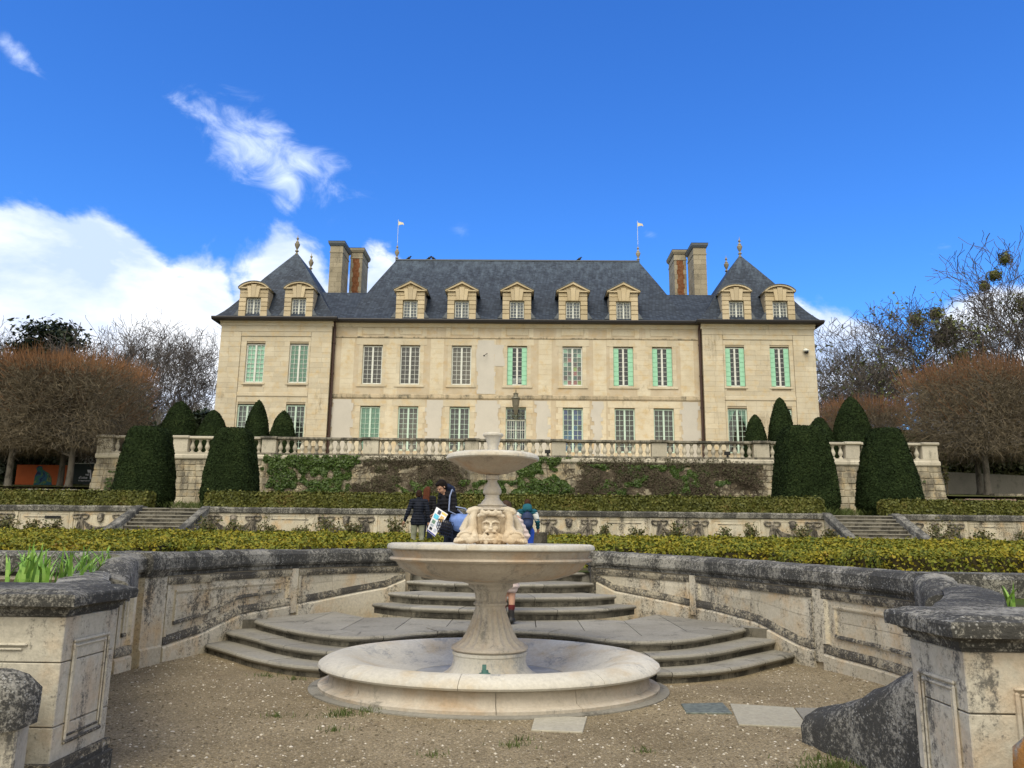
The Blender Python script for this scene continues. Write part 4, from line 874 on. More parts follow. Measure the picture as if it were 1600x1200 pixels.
# --- roofs
def quadroof(name,rings,mat=M_slate,smooth=False):
    b=MB(); n=len(rings[0]); v=[p for r in rings for p in r]; f=[]
    for i in range(len(rings)-1):
        for j in range(n): f.append((i*n+j,i*n+(j+1)%n,(i+1)*n+(j+1)%n,(i+1)*n+j))
    b.add(v,f); return ob(name,b,mat,CH)
def lerp(a,b,t): return a+(b-a)*t
def hiproof(name,x0,x1,y0,y1,z0,rx0,rx1,ry0,ry1,z1,flare=.30):
    """hip roof with bell-cast eaves: rings from eaves to ridge"""
    R_=[]
    for t in (0,.04,.09,.15,.22,.3,.42,.6,.8,1):
        h=t
        k=t+flare*t*(1-t)**5*2.6
        R_.append([(lerp(x0,rx0,k),lerp(y0,ry0,k),lerp(z0,z1,h)),(lerp(x1,rx1,k),lerp(y0,ry0,k),lerp(z0,z1,h)),(lerp(x1,rx1,k),lerp(y1,ry1,k),lerp(z0,z1,h)),(lerp(x0,rx0,k),lerp(y1,ry1,k),lerp(z0,z1,h))])
    return quadroof(name,R_)
ZE=15.12; PX=(-15.45,15.04)
hiproof('main_roof',-11.25,10.85,47.55,57.6,ZE,-8.83,8.36,52.5,52.9,20.9,.16)
for i,(x0,x1) in enumerate(((XA-.38,XB+.32),(XC-.32,XD+.38))): hiproof('pavilion_roof',x0,x1,47.22,58.4,ZE,PX[i]-.04,PX[i]+.04,50.75,54.3,20.72,.20)
for x0,x1 in ((-14.4,-9.6),(9.2,14.0)):
    b=MB(); b.prismx([(47.6,ZE),(50.4,17.78),(50.7,17.78),(56,ZE)],x0,x1); ob('link_roof',b,M_slate,CH)
b=MB(); b.box(-8.9,8.43,52.42,52.98,20.86,20.95); ob('ridge_lead',b,M_lead,CH)
for i,s in ((0,-1),(1,1)):
    for k in (0,1):
        a=[(PX[i],50.75,20.75),(PX[i]+(3.6 if k else -3.6)*.98,47.7,15.95)]
# gutters and eaves boards
def gutter(x0,x1,y): b=MB(); b.prismx([(y-.02,ZE-.17),(y-.13,ZE-.13),(y-.16,ZE-.02),(y-.13,ZE+.04),(y+.08,ZE+.04),(y+.45,ZE-.17)],x0,x1); ob('gutter',b,M_gut,CH)
gutter(XB+.32,XC-.32,47.6); gutter(XA-.5,XB+.4,47.26); gutter(XC-.4,XD+.5,47.26)
for x,s in ((XA-.38,-1),(XD+.38,1)): b=MB(); b.box(min(x,x+s*.14),max(x,x+s*.14),47.3,58.3,ZE-.15,ZE+.03); ob('gutter',b,M_gut,CH)
for x,tz in ((XB+.12,.0),(XC-.12,0)):
    b=MB(); b.tube([(x,47.62,15.1),(x,47.86,14.6),(x,47.86,5.8)],.085,8)
    for z in (13.6,11.6,9.6,7.6): b.tube([(x,47.86,z),(x,47.86,z+.1)],.11,8)
    ob('downpipe',b,M_pipe,CH)
# --- dormers
def dormer(x,y,arch,seed):
    D=ob('dormer',MB().box(x-.88,x-.47,y+.02,y+1.9,15.28,16.98).box(x+.47,x+.88,y+.02,y+1.9,15.28,16.98).box(x-.47,x+.47,y+.02,y+1.9,16.42,16.98),M_back,CH)
    r=random.Random(seed); zs=[15.12,15.55,15.84,16.13,16.42,16.72,16.98]
    for i in range(6):
        for s in (-1,1):
            a,c=(x-.91,x-.475) if s<0 else (x+.475,x+.91)
            if i>=4: a,c=(x-.91,x-.33) if s<0 else (x+.33,x+.91)
            b=MB(); b.box(a,c,y-.03-r.uniform(0,.01),y+.25,zs[i]+.014,zs[i+1]-.014); ob('dormer_stone',bev(b.mesh('dormer_stone'),.016),M_dorm,D)
    # voussoirs and keystone
    for k,(a0,a1,b0,b1) in enumerate(((-.32,-.13,-.42,-.17),(-.12,.12,-.16,.16),(.13,.32,.17,.42))):
        top=17.28 if k==1 else 17.16; b=MB(); b.prismy([(x+a0,16.43),(x+a1,16.43),(x+b1,top),(x+b0,top)],y-.14,y+.2); ob('keystone',b,M_dorm,D)
    # pediment
    yf=y-.12
    if arch:
        def arc(r_,z_): return [(x+r_*.90*math.cos(t),z_+.10+r_*math.sin(t)*.60) for t in np.linspace(PI*.86,PI*.14,15)]
        o=arc(1.22,16.62); i_=arc(1.08,16.62); b=MB(); b.prismy(i_+o[::-1],yf-.06,y+.9); ob('pediment_moulding',b,M_dorm,D)
        b=MB(); b.prismy([(x-.88,16.995)]+arc(1.05,16.60)+[(x+.88,16.995)],y,y+.8); ob('tympanum',b,M_dorm,D)
        b=MB(); b.prismy([(p[0],p[1]+.012) for p in o]+[(p[0],p[1]+.05) for p in arc(1.235,16.62)][::-1],yf-.09,y+2.6); ob('dormer_roof',b,M_lead,D)
        for s in (-1,1): b=MB(); b.box(*sorted((x+s*.4,x+s*1.0)),yf-.03,y+.3,17.0,17.09); ob('cornice_return',b,M_dorm,D)
    else:
        for s in (-1,1):
            b=MB(); b.prismy([(x+s*1.06,17.0),(x+s*1.06,17.08),(x,17.66),(x,17.52)],yf-.06,y+.9); ob('pediment_moulding',b,M_dorm,D)
            b=MB(); b.box(*sorted((x+s*.40,x+s*1.02)),yf-.03,y+.3,17.0,17.085); ob('cornice_return',b,M_dorm,D)
        b=MB(); b.prismy([(x-.93,17.0),(x+.93,17.0),(x,17.5)],y,y+.8); ob('tympanum',b,M_dorm,D)
        for s in (-1,1): b=MB(); b.prismy([(x+s*1.10,17.085),(x+s*1.10,17.13),(x,17.72),(x,17.672)],yf-.09,y+3.2); ob('dormer_roof',b,M_lead,D)
    # window: frame, bars, pane, and dark board for the unlit room or blind
    Y=y+.16; b=MB(); hw=.44; z0,z1=15.16,16.40
    b.box(x-hw,x-hw+.05,Y-.03,Y+.03,z0,z1); b.box(x+hw-.05,x+hw,Y-.03,Y+.03,z0,z1); b.box(x-hw,x+hw,Y-.028,Y+.028,z1-.06,z1); b.box(x-.045,x+.045,Y-.04,Y+.03,z0,z1-.06)
    for s in (-1,1): b.box(x+s*.215-.012,x+s*.215+.012,Y-.02,Y+.01,z0,z1-.06)
    for i in range(1,6): b.box(x-hw+.05,x+hw-.05,Y-.018,Y+.008,z0+(z1-z0)*i/6-.011,z0+(z1-z0)*i/6+.011)
    ob('dormer_window',b,M_white,D)
    b=MB(); b.box(x-hw,x+hw,Y+.02,Y+.025,z0,z1); ob('pane',b,M_glass,D)
    b=MB(); b.box(x-hw,x+hw,Y+.25,Y+.27,z0,z1); ob('blind',b,M_dark if seed%3 else M_gryb,D)
    for s in (-1,1):
        b=MB(); b.prismy([(x+s*.91,15.27),(x+s*1.22,15.27),(x+s*.91,15.72)],y-.0,y+.35); ob('scroll_bracket',b,M_lead,D)
for i,x in enumerate((-6.98,-3.69,-.17,3.41,6.62)): dormer(x,47.66,False,i)
for i,x in enumerate((-16.95,-14.05,13.68,16.42)): dormer(x,47.34,True,i+7)
# --- chimneys
def chimney(x0,x1,y0,y1,z0,z1,brick):
    b=MB(); b.box(x0+.02,x1-.02,y0+.02,y1-.02,z0,z1-.5); c=ob('chimney',b,M_back,CH); ms=Masonry(c,M_chim,'chimney_stone',95); r=random.Random(int(x0*7)); z=z0; k=0
    while z<z1-.82:
        h=.36; w_=x1-x0
        if brick:
            a=w_*(.19+.07*(k%2)); segs=[(x0,x0+a),(x1-w_*(.26-.08*(k%2)),x1)]
        else: s=r.uniform(.3,.7); segs=[(x0,x0+w_*s),(x0+w_*s,x1)]
        for a,e in segs: ms.block(a+.006,e-.006,y0-.0,y0+.1,z+.006,z+h-.006)
        sp=[y0,lerp(y0,y1,.45+.15*(k%2)),y1]
        for j in range(2):
            for xs in ((x0-.001,x0+.1),(x1-.1,x1+.001)): ms.block(xs[0],xs[1],sp[j]+(.105 if j==0 else .006),sp[j+1]-.006,z+.006,z+h-.006)
        if brick:
            for q in range(4):
                bz=z+h*q/4
                BR.box(segs[0][1]+.012,(segs[0][1]+segs[1][0])/2-.006-.06*(q%2),y0+.0,y0+.09,bz+.006,bz+h/4-.006); BR.box((segs[0][1]+segs[1][0])/2+.006-.06*(q%2),segs[1][0]-.012,y0,y0+.09,bz+.006,bz+h/4-.006)
        z+=h; k+=1
    ms.done()
    b=MB(); b.box(x0-.03,x1+.03,y0-.03,y1+.03,z,z+.09); ob('chimney_band',b,M_chim,c)
    b=MB(); b.box(x0-.0,x1+.0,y0-.0,y1+.0,z+.092,z1-.3); ob('chimney_neck',b,M_chim,c)
    R_=[[(x0-o,y0-o,zz),(x1+o,y0-o,zz),(x1+o,y1+o,zz),(x0-o,y1+o,zz)] for o,zz in ((0,z1-.298),(.05,z1-.29),(.13,z1-.14),(.14,z1-.06),(.14,z1),(.0,z1+.03))]
    b=MB(); v=[p for r_ in R_ for p in r_]; f=[(i*4+j,i*4+(j+1)%4,(i+1)*4+(j+1)%4,(i+1)*4+j) for i in range(5) for j in range(4)]+[(20,21,22,23)]; b.add(v,f); ob('chimney_cap',b,M_lead if not brick else M_chim,c)
    b=MB(); b.box(x0-.15,x1+.15,y0-.15,y1+.15,z1+.001,z1+.035); ob('chimney_flashing',b,M_gut,c)
    return c
for sgn in (-1,1):
    cxs=(-13.47,-12.57) if sgn<0 else (12.14,13.04)
    chimney(cxs[0],cxs[1],52.0,53.9,16.2,22.05,False)
    cx2=(-12.50,-11.62) if sgn<0 else (11.20,12.08)
    BR=MB(); c=chimney(cx2[0],cx2[1],54.1,56.2,16.2,22.35,True); ob('brick_work',BR,M_brick,c,kind='stuff')
# --- urn finials and weathervanes
URN=[(.11,0),(.11,.08),(.07,.1),(.06,.22),(.13,.24),(.13,.30),(.06,.34),(.05,.42),(.10,.5),(.17,.68),(.19,.80),(.13,.86),(.09,.88),(.12,.92),(.10,.98),(.05,1.02),(.04,1.12),(.09,1.18),(.09,1.24),(.03,1.30),(.01,1.5)]
for x,y,z,s in ((PX[0],50.75,20.6,1.05),(PX[0],54.3,20.6,1.05),(PX[1],50.75,20.6,1.05),(PX[1],54.3,20.6,1.05),(-8.83,52.6,20.85,.95),(8.36,52.6,20.85,.95)):
    b=MB(); b.lathe([(r*s*.95,z+h*s*.93) for r,h in URN],12,(x,y)); u=ob('urn_finial',b.mesh('urn_finial',True),M_chim,CH)
    if y==52.6:
        b=MB(); b.tube([(x,y,z+1.35),(x,y,z+3.15)],.016,5); ob('vane_pole',b,M_white,u)
        b=MB(); b.prismy([(x+.02,z+2.72),(x+.30,z+2.80),(x+.42,z+2.72),(x+.36,z+2.92),(x+.2,z+2.96),(x+.02,z+3.02)],y-.012,y+.012); ob('weather_vane',b,M_gold,u)
# --- lantern over the door and camera on the right pavilion
b=MB(); b.lathe([(.30,10.02),(.27,10.1),(.16,10.14),(.14,10.3),(.18,10.34),(.12,10.38),(.03,10.42),(.02,10.62)],10,(-.17,47.35)); b.tube([(-.17,47.35,10.5),(-.17,47.7,10.62),(-.17,48,10.5)],.03,6); b.lathe([(.20,9.6),(.24,10.0)],6,(-.17,47.35)); b.lathe([(.03,9.0),(.11,9.1),(.14,9.4),(.2,9.6)],8,(-.17,47.35))
ob('lantern',b.mesh('lantern',True),plain('lantern_bronze',(.16,.15,.11),.5,.4,.3),CH)
b=MB(); b.ell((17.93,YW-.18,13.28),(.19,.15,.09)); b.box(17.86,18.0,YW-.18,YW-.03,13.28,13.42); c=ob('security_camera',b.mesh('security_camera',True),M_white,CH); b=MB(); b.ell((17.95,YW-.2,13.17),(.13,.12,.1)); ob('camera_dome',b.mesh('camera_dome',True),M_black,c)
# crows on the ridge
for x,l,d in ((-7.95,'lone crow perched at the left end of the slate ridge',1),(-6.5,'left crow of the close pair perched on the ridge',1),(-6.25,'right crow of the close pair perched on the ridge',-1),(4.2,'lone crow perched far along the ridge towards the right',1)):
    b=MB(); b.ell((0,0,.16),(.13,.07,.09),10,7,Matrix.Rotation(.5*-d,3,'Y')); b.ell((d*.11,0,.27),(.05,.045,.05),8,6); b.tube([(d*.15,0,.27),(d*.21,0,.26)],[.018,.003],5); b.tube([(-d*.1,0,.12),(-d*.25,0,.03)],[.045,.02],5); b.tube([(.01,.02,.09),(.01,.02,0)],.01,4); b.tube([(.01,-.02,.09),(.01,-.02,0)],.01,4)
    ob('crow',b.mesh('crow',True),M_black,loc=(x,52.6,20.95),label=l,cat='bird',group='crows on the roof ridge')
# ================================================================ RETAINING WALL AND BALUSTRADE
RW=thing('retaining_wall','tall battered rubble retaining wall carrying the chateau terrace','wall')
YB=41.0
b=MB(); b.prismx([(YB+.8,2.5),(YB-.32,2.5),(YB+.03,5.5),(YB+.8,5.5)],-22.35,22.1); ob('wall_core',b,M_back,RW)
rr=random.Random(21); zz=[2.7,3.12,3.5,3.86,4.2,4.55,4.86,5.18,5.5]; rest=MB(); cnt=0; BLK=[]
for j in range(8):
    z0,z1=zz[j],zz[j+1]; x=-22.52+.02*j
    while x<22.2-.02*j:
        e=min(22.28-.02*j,x+rr.uniform(.35,.95)); 
        if 22.28-.02*j-e<.3: e=22.28-.02*j
        BLK.append((x,e,z0,z1)); x=e
BLK.sort(key=lambda k:-abs((k[0]+k[1])/2)); 
for x,e,z0,z1 in BLK:
    yo=lambda z:YB-.32+.35*(z-2.5)/3.0; d=rr.uniform(.0,.05); g=.006
    def sv(b): b.prismx([(yo(z0)+.12,z0+g),(yo(z0)-.02-d,z0+g),(yo(z1)-.02-d,z1-g),(yo(z1)+.12,z1-g)],x+g,e-g)
    if cnt<290: b=MB(); sv(b); ob('rubble_stone',jitmesh(bev(b.mesh('rubble_stone'),.03),.035,3,cnt),M_rub,RW); cnt+=1
    else: sv(rest)
ob('rubble_work',jitmesh(rest.mesh('rubble_work'),.035,3),M_rub,RW,kind='stuff')
n=38
for i in range(n):
    a=-22.4+44.5*i/n; e=a+44.5/n; b=MB(); b.prismx([(YB+.5,5.50),(YB-.06,5.50),(YB-.1,5.56),(YB-.1,5.70),(YB-.04,5.76),(YB+.5,5.76)],a+.004,e-.004); ob('string_course',jitmesh(b.mesh('string_course'),.008,4),M_bal,RW)
BA=thing('balustrade','long stone balustrade with square piers along the top of the retaining wall','balustrade')
PR=[(-22.40,-21.6),(-18.33,-17.55),(-13.58,-12.82),(-8.18,-7.36),(-2.76,-2.05),(1.82,2.57),(7.1,7.9),(12.46,13.27),(17.26,18.0),(21.25,22.05)]
b=MB(); b.lathe([(.11,5.86),(.11,5.93),(.065,5.95),(.06,5.98),(.085,6.04),(.125,6.12),(.12,6.2),(.085,6.3),(.058,6.4),(.055,6.46),(.08,6.49),(.08,6.52),(.10,6.53),(.10,6.58)],12,(0,0)); BM=b.mesh('baluster',True); BM.materials.append(M_bal)
for i,(a,e) in enumerate(PR):
    b=MB(); b.box(a,e,YB-.02,YB+.42,5.862,6.585); ob('baluster_pier',bev(b.mesh('baluster_pier'),.015),M_bal,BA)
    b=MB(); b.prismx([(YB-.04,6.585),(YB-.12,6.63),(YB-.12,6.72),(YB-.06,6.75),(YB+.46,6.75),(YB+.52,6.63),(YB+.44,6.585)],a-.06,e+.06); ob('pier_cap',b,M_balr if abs(a)<14 else M_bal,BA)
    if i<len(PR)-1:
        f=PR[i+1][0]; g=f-e; k=max(2,round(g/.385)); 
        for j in range(k): x=e+g*(j+.5)/k; ob('baluster',BM,None,BA,(x,YB+.2,0),rot=(0,0,j))
        for h in range(2):
            m0,m1=lerp(e,f,h/2),lerp(e,f,(h+1)/2)
            b=MB(); b.prismx([(YB+.02,6.585),(YB-.03,6.61),(YB-.03,6.70),(YB+.03,6.73),(YB+.37,6.73),(YB+.43,6.70),(YB+.43,6.61),(YB+.38,6.585)],m0+(.063 if h==0 else .004),m1-(.063 if h else .004)); ob('rail_stone',b,M_balr if abs(m0)<15 else M_bal,BA)
n=36
for i in range(n):
    a=-22.4+44.45*i/n; e=a+44.45/n; b=MB(); b.box(a+.004,e-.004,YB-.04,YB+.44,5.762,5.858); ob('base_course',b,M_balr if 5<i<31 else M_bal,BA)
for x,l in ((1.62,'small black floodlight on the balustrade base behind the upper bowl, right side'),(11.05,'small black floodlight between balusters towards the right pavilion')):
    b=MB(); b.box(x-.16,x+.14,YB-.12,YB+.02,5.98,6.16); b.box(x-.05,x+.05,YB-.08,YB-.04,5.865,5.98); b.box(x-.12,x+.1,YB-.14,YB-.12,5.99,6.15); ob('floodlight',bev(b.mesh('floodlight'),.006),M_black,label=l,cat='floodlight',group='floodlights on the balustrade')
# ================================================================ SWAG WALL AND ITS STAIRS
YS=32.0; ZT=2.70
def swagwall(name,label,x0,x1,swags,seed):
    th=thing(name,label,'wall'); b=MB(); b.box(x0,x1,YS,YS+.45,1.2,ZT-.25); ob('wall_core',b,M_exe,th); r=random.Random(seed); x=x0
    while x<x1-.01:
        e=x+r.uniform(1.0,1.5); e=x1 if x1-e<.5 else e; d=r.uniform(-.008,.008)
        b=MB(); b.prismx([(YS+.0,ZT-.25),(YS-.09,ZT-.22),(YS-.1,ZT-.06+d),(YS-.05,ZT+d),(YS+.5,ZT+d),(YS+.5,ZT-.25)],x+.004,e-.004); ob('coping_stone',jitmesh(b.mesh('coping_stone'),.01,4),M_cop,th); x=e
    # bays: swag panels alternate with plain panels
    cuts=[]; swags=sorted(swags)
    for s in swags: cuts.append((s-1.2,s+1.2,True))
    edges=[x0]+[v for c in cuts for v in c[:2]]+[x1]
    for i in range(0,len(edges),2):
        a,e=edges[i],edges[i+1]
        if e-a>1.0: cuts.append((a,e,False))
    for a,e,sw in cuts:
        a,e=max(a,x0),min(e,x1)
        for xx in (a,):
            b=MB(); b.box(xx-.07,xx+.07,YS-.035,YS+.01,1.2,ZT-.255); ob('pilaster',b,M_exe,th)
        f=MB(); q=(a+.14,e-.14)
        for z0,z1 in ((ZT-.36,ZT-.32),(1.45,1.5)): f=MB(); f.box(q[0],q[1],YS-.022,YS+.01,z0,z1); ob('panel_moulding',f,M_exe,th)
        for xx in q: f=MB(); f.box(xx-.02,xx+.02,YS-.022,YS+.01,1.502,ZT-.362); ob('panel_moulding',f,M_exe,th)
        if not sw and e-a>1.6:
            for z0 in (ZT-.50,): f=MB(); f.box(q[0]+.2,q[1]-.2,YS-.02,YS+.01,z0,z0+.03); ob('panel_moulding',f,M_exd,th)
        n=max(2,round((e-a)/.8))
        for k in range(n): b=MB(); u=a+.17+(e-a-.34)*k/n; v=a+.17+(e-a-.34)*(k+1)/n; b.box(u+.003,v-.003,YS-.008,YS+.01,1.51,ZT-.37); ob('panel_stone',b,M_exe,th)
        if sw:
            cx=(a+e)/2; R_=MB()
            for s in (-1,1):
                kx=cx+s*.82; kz=2.22
                for t,rx,rz in ((0,.16,.09),(1,.15,.08)):                  # bow loops
                    an=np.linspace(0,2*PI,14); sx=(-1 if t else 1)
                    R_.tube([(kx+sx*.17+rx*math.cos(u),YS-.05,kz+.05+rz*math.sin(u)+.02*math.cos(2*u)) for u in an],.035,6,False)
                R_.ell((kx,YS-.06,kz),(.07,.06,.07)); 
                for j,dx in enumerate((-.10,-.03,.05,.12)):                # hanging folds
                    R_.tube([(kx+dx*.4,YS-.06,kz-.02),(kx+dx,YS-.05,kz-.35),(kx+dx*1.3,YS-.04,kz-.72+.05*(j%2))],[.03,.04,.03],6)
            for k,dr in enumerate((0,.07,.14,.21)):                           # the draped cloth
                pts=[]
                for t in np.linspace(-1,1,15): pts.append((cx+t*(.80-.03*k),YS-.055-.03*(1-t*t),2.20-.03*k-(.40+dr)*(1-t*t)))
                R_.tube(pts,[.028+.026*(1-abs(t)) for t in np.linspace(-1,1,15)],6)
            g=MB().add(R_.v,R_.f); ob('cloth_swag',g.mesh('cloth_swag',True),M_swag,th)
            R2=MB(); R2.ell((cx,YS-.05,2.20),(.14,.1,.16)); R2.ell((cx,YS-.1,2.08),(.08,.08,.06)); R2.ell((cx-.06,YS-.12,2.24),(.035,.04,.03)); R2.ell((cx+.06,YS-.12,2.24),(.035,.04,.03)); R2.ell((cx,YS-.14,2.18),(.03,.05,.05)); R2.ell((cx,YS-.03,2.33),(.17,.08,.06))
            ob('lion_mask',remesh(R2,.018,1,'lion_mask'),M_swag,th)
    return th
SWm=[-11.45,-6.84,-2.3,2.2,6.67,11.2]
swagwall('garden_wall','long low stone wall with relief swags between the two garden stairs',-12.73,12.73,SWm,1)
gl=swagwall('garden_wall','low stone wall with relief swags left of the left garden stairs',-40,-15.27,[-16.9,-21.6,-26.3,-31],2)
gr=swagwall('garden_wall','low stone wall with relief swags right of the right garden stairs',15.27,40,[16.9,21.6,26.3,31],3)
b=MB(); b.box(-19.2,-18.55,YS-.05,YS-.03,2.16,2.27); b.box(-19.12,-19.05,YS-.055,YS-.05,2.18,2.25); ob('small_plaque',b,M_black,label='small black plaque on the pale panel of the left garden wall',cat='plaque')
for s,l in ((-1,'garden stairs with dark stone cheeks on the left'),(1,'garden stairs with dark stone cheeks on the right')):
    th=thing('garden_stairs',l,'stairs'); n=9; h=(2.63-1.32)/n; td=.27
    for i in range(n):
        y=YS-.0-td*(n-1-i); z=1.32+h*(i+1)
        for j in range(3):
            a=-1.26+2.52*j/3; e=a+.84; x0,x1=sorted((s*14.0+a,s*14.0+e))
            b=MB(); b.prismx([(y+.32,z-h-.02),(y,z-h-.02),(y,z-.045),(y-.025,z-.035),(y-.025,z-.005),(y-.012,z),(y+.32,z)],x0+.003,x1-.003); me=b.mesh('step_stone'); me.materials.append(M_step); me.materials.append(M_ris)
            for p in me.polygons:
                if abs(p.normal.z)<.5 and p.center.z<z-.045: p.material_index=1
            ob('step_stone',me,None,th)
    b=MB(); b.box(s*14-1.26,s*14+1.26,YS+.3,YS+1.3,2.4,2.635); ob('top_landing',b,M_slab,th)
    for c in (-1,1):
        x0,x1=sorted((s*14+c*1.27,s*14+c*1.53))
        b=MB(); b.prismx([(YS-.0,1.2),(YS-2.45,1.2),(YS-2.45,1.45),(YS-.12,2.42),(YS-.0,2.42)],x0,x1); ob('cheek_wall',b,M_exe,th)
        b=MB(); b.prismx([(YS+.1,2.425),(YS-.12,2.425),(YS-2.5,1.46),(YS-2.55,1.6),(YS-2.45,1.72),(YS-.15,2.69),(YS+.1,2.74)],x0-.04,x1+.04); ob('cheek_coping',jitmesh(bev(b.mesh('cheek_coping'),.03),.01,4),M_cop,th)
# ================================================================ THE FOUNTAIN
FO=thing('fountain','tiered pale stone fountain with a carved bearded mask and two bowls, dry','fountain')
CX,CY=.0,9.0
def lb(prof,n=64,sy=1,c=None,fl=None): b=MB(); b.lathe(prof,n,c or (CX,CY),sy,fl); return b
sy=1.55/1.86
b=lb([(1.95,-.1),(1.95,.012),(1.90,.022),(1.5,.022)],72,sy); ob('footing',b.mesh('footing',True),M_step,FO)
# basin: base and rim made of curved stones
def arcpiece(prof,a0,a1,n=10,syv=sy,c=(CX,CY)):
    v=[];f=[];k=len(prof)
    for i in range(n+1):
        a=lerp(a0,a1,i/n)
        for r,z in prof: v.append((c[0]+r*math.cos(a),c[1]+r*math.sin(a)*syv,z))
    for i in range(n):
        for j in range(k): f.append((i*k+j,i*k+(j+1)%k,(i+1)*k+(j+1)%k,(i+1)*k+j))
    f.append(tuple(range(k))); f.append(tuple(n*k+j for j in range(k))[::-1]); return MB().add(v,f)
rim=[(1.70,.205),(1.80,.215),(1.845,.225),(1.86,.245),(1.852,.27),(1.80,.305),(1.72,.335),(1.64,.346),(1.56,.338),(1.46,.315),(1.34,.272),(1.20,.222),(1.05,.176),(.92,.148),(.84,.132),(.84,.08),(1.5,.08),(1.68,.15)]
cuts=[R(a) for a in (-97,-52,-8,40,84,128,170,222,263)]
for i in range(8): ob('rim_stone',arcpiece(rim,cuts[i]+.0014,cuts[i+1]-.0014,14).mesh('rim_stone',True),M_rim,FO)
base=[(1.3,.02),(1.845,.02),(1.85,.05),(1.80,.062),(1.755,.075),(1.74,.10),(1.735,.16),(1.72,.20),(1.3,.2)]
cuts=[R(a) for a in (-135,-86,-60,-25,30,85,140,190,225)]
for i in range(8): ob('base_stone',arcpiece(base,cuts[i]+.0018,cuts[i+1]-.0018,14).mesh('base_stone',True),M_fount,FO)
ob('basin_floor',lb([(.88,.128),(.6,.12),(.001,.11)],48,sy).mesh('basin_floor',True),plain('damp_basin_floor',(.40,.40,.385),.9,.05,var=.3,sc_=5),FO)
ob('pedestal_drum',lb([(.60,.08),(.56,.11),(.47,.16),(.42,.21),(.40,.27),(.405,.335),(.415,.345),(.415,.372),(.39,.382),(.3,.382)],48).mesh('pedestal_drum',True),M_rim,FO)
fl=lambda a,z: 1-.08*abs(math.sin(a*11))**.7*(1 if .44<z<.83 or .90<z<1.02 else 0)
st=[(.33,.380),(.405,.384),(.425,.40),(.425,.425),(.39,.445)]+[(lerp(.375,.165,(t)**.55),lerp(.455,.84,t)) for t in np.linspace(0,1,14)]+[(.172,.855),(.190,.865),(.190,.885),(.172,.895),(.168,.91),(.172,.96),(.188,1.01),(.215,1.035),(.235,1.045),(.25,1.06),(.25,1.09),(.29,1.10),(.335,1.115),(.335,1.135)]
ob('fluted_stem',lb(st,132,fl=fl).mesh('fluted_stem',True),M_fount,FO)
bowl=[(.30,1.132),(.36,1.125),(.585,1.133),(.76,1.158),(.88,1.19),(.97,1.23),(1.03,1.275),(1.065,1.325),(1.085,1.338),(1.125,1.345),(1.14,1.362),(1.13,1.38),(1.095,1.387),(1.10,1.40),(1.118,1.44),(1.125,1.462)]
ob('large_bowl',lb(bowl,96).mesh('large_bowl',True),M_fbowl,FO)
cuts=[R(a) for a in (-128,-100,-20,70,160,232)]
for i in range(5): ob('bowl_rim_stone',arcpiece([(.95,1.44),(1.08,1.463),(1.150,1.463),(1.165,1.475),(1.168,1.495),(1.155,1.52),(1.12,1.532),(1.05,1.53),(.98,1.50),(.93,1.46)],cuts[i]+.001,cuts[i+1]-.001,24,1).mesh('bowl_rim_stone',True),M_rim,FO)
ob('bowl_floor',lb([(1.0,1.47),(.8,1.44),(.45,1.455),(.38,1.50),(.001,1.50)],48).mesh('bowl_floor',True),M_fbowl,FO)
# carved block: bearded masks front and back, dolphins at the corners
S=MB(); c=Vector((CX,CY,0))
def E_(x,y,z,rx,ry,rz,rot=None): S.ell((CX+x,CY+y,z),(rx,ry,rz),16,11,rot)
def T_(pts,rs,n=9): S.tube([(CX+a,CY+b_,z) for a,b_,z in pts],rs,n)
S.box(CX-.17,CX+.17,CY-.17,CY+.17,1.50,1.90)
for s in (-1,1):     # front (s=-1) and back faces
    y=s*.17
    def F(x,d,z,rx,ry,rz): E_(x,y+s*d,z,rx,ry,rz)
    F(0,0,1.72,.115,.06,.13)                                     # face oval
    F(-.05,.05,1.70,.035,.022,.03); F(.05,.05,1.70,.035,.022,.03)   # cheeks
    F(0,.072,1.715,.017,.03,.045); F(0,.085,1.69,.026,.024,.017)    # nose
    for e in (-1,1):
        S.tube([(CX+e*.012,CY+y+s*.075,1.762),(CX+e*.05,CY+y+s*.08,1.775),(CX+e*.095,CY+y+s*.055,1.758)],[.012,.016,.010],7)   # brows
        F(e*.048,.052,1.742,.021,.014,.011)                                                                                # eyes
        S.tube([(CX+e*.004,CY+y+s*.082,1.668),(CX+e*.05,CY+y+s*.08,1.662),(CX+e*.085,CY+y+s*.05,1.63)],[.012,.015,.009],7)     # moustache
    F(0,.066,1.642,.034,.014,.009)
    rb=random.Random(3)
    for i in range(26):                                            # beard locks
        x=rb.uniform(-.125,.125); z=rb.uniform(1.545,1.625)-abs(x)*.05; F(x,.05+rb.uniform(0,.02),z,.022,.02,.03)
    for i in range(9):                                             # beard fringe curls
        x=-.13+.26*i/8; S.tube([(CX+x,CY+y+s*.04,1.60),(CX+x*1.05,CY+y+s*.075,1.57),(CX+x*1.12,CY+y+s*.06,1.535)],[.016,.02,.008],6)
    for i in range(13):                                            # wreath of hair and leaves over the brow
        t=i/12; x=-.13+.26*t; z=1.83+.035*math.sin(PI*t)+rb.uniform(-.012,.012); F(x,.055+rb.uniform(0,.02),z,.027,.026,.024)
    for i in range(9): x=-.1+.2*i/8; F(x,.08,1.865+rb.uniform(-.01,.015),.024,.024,.026)
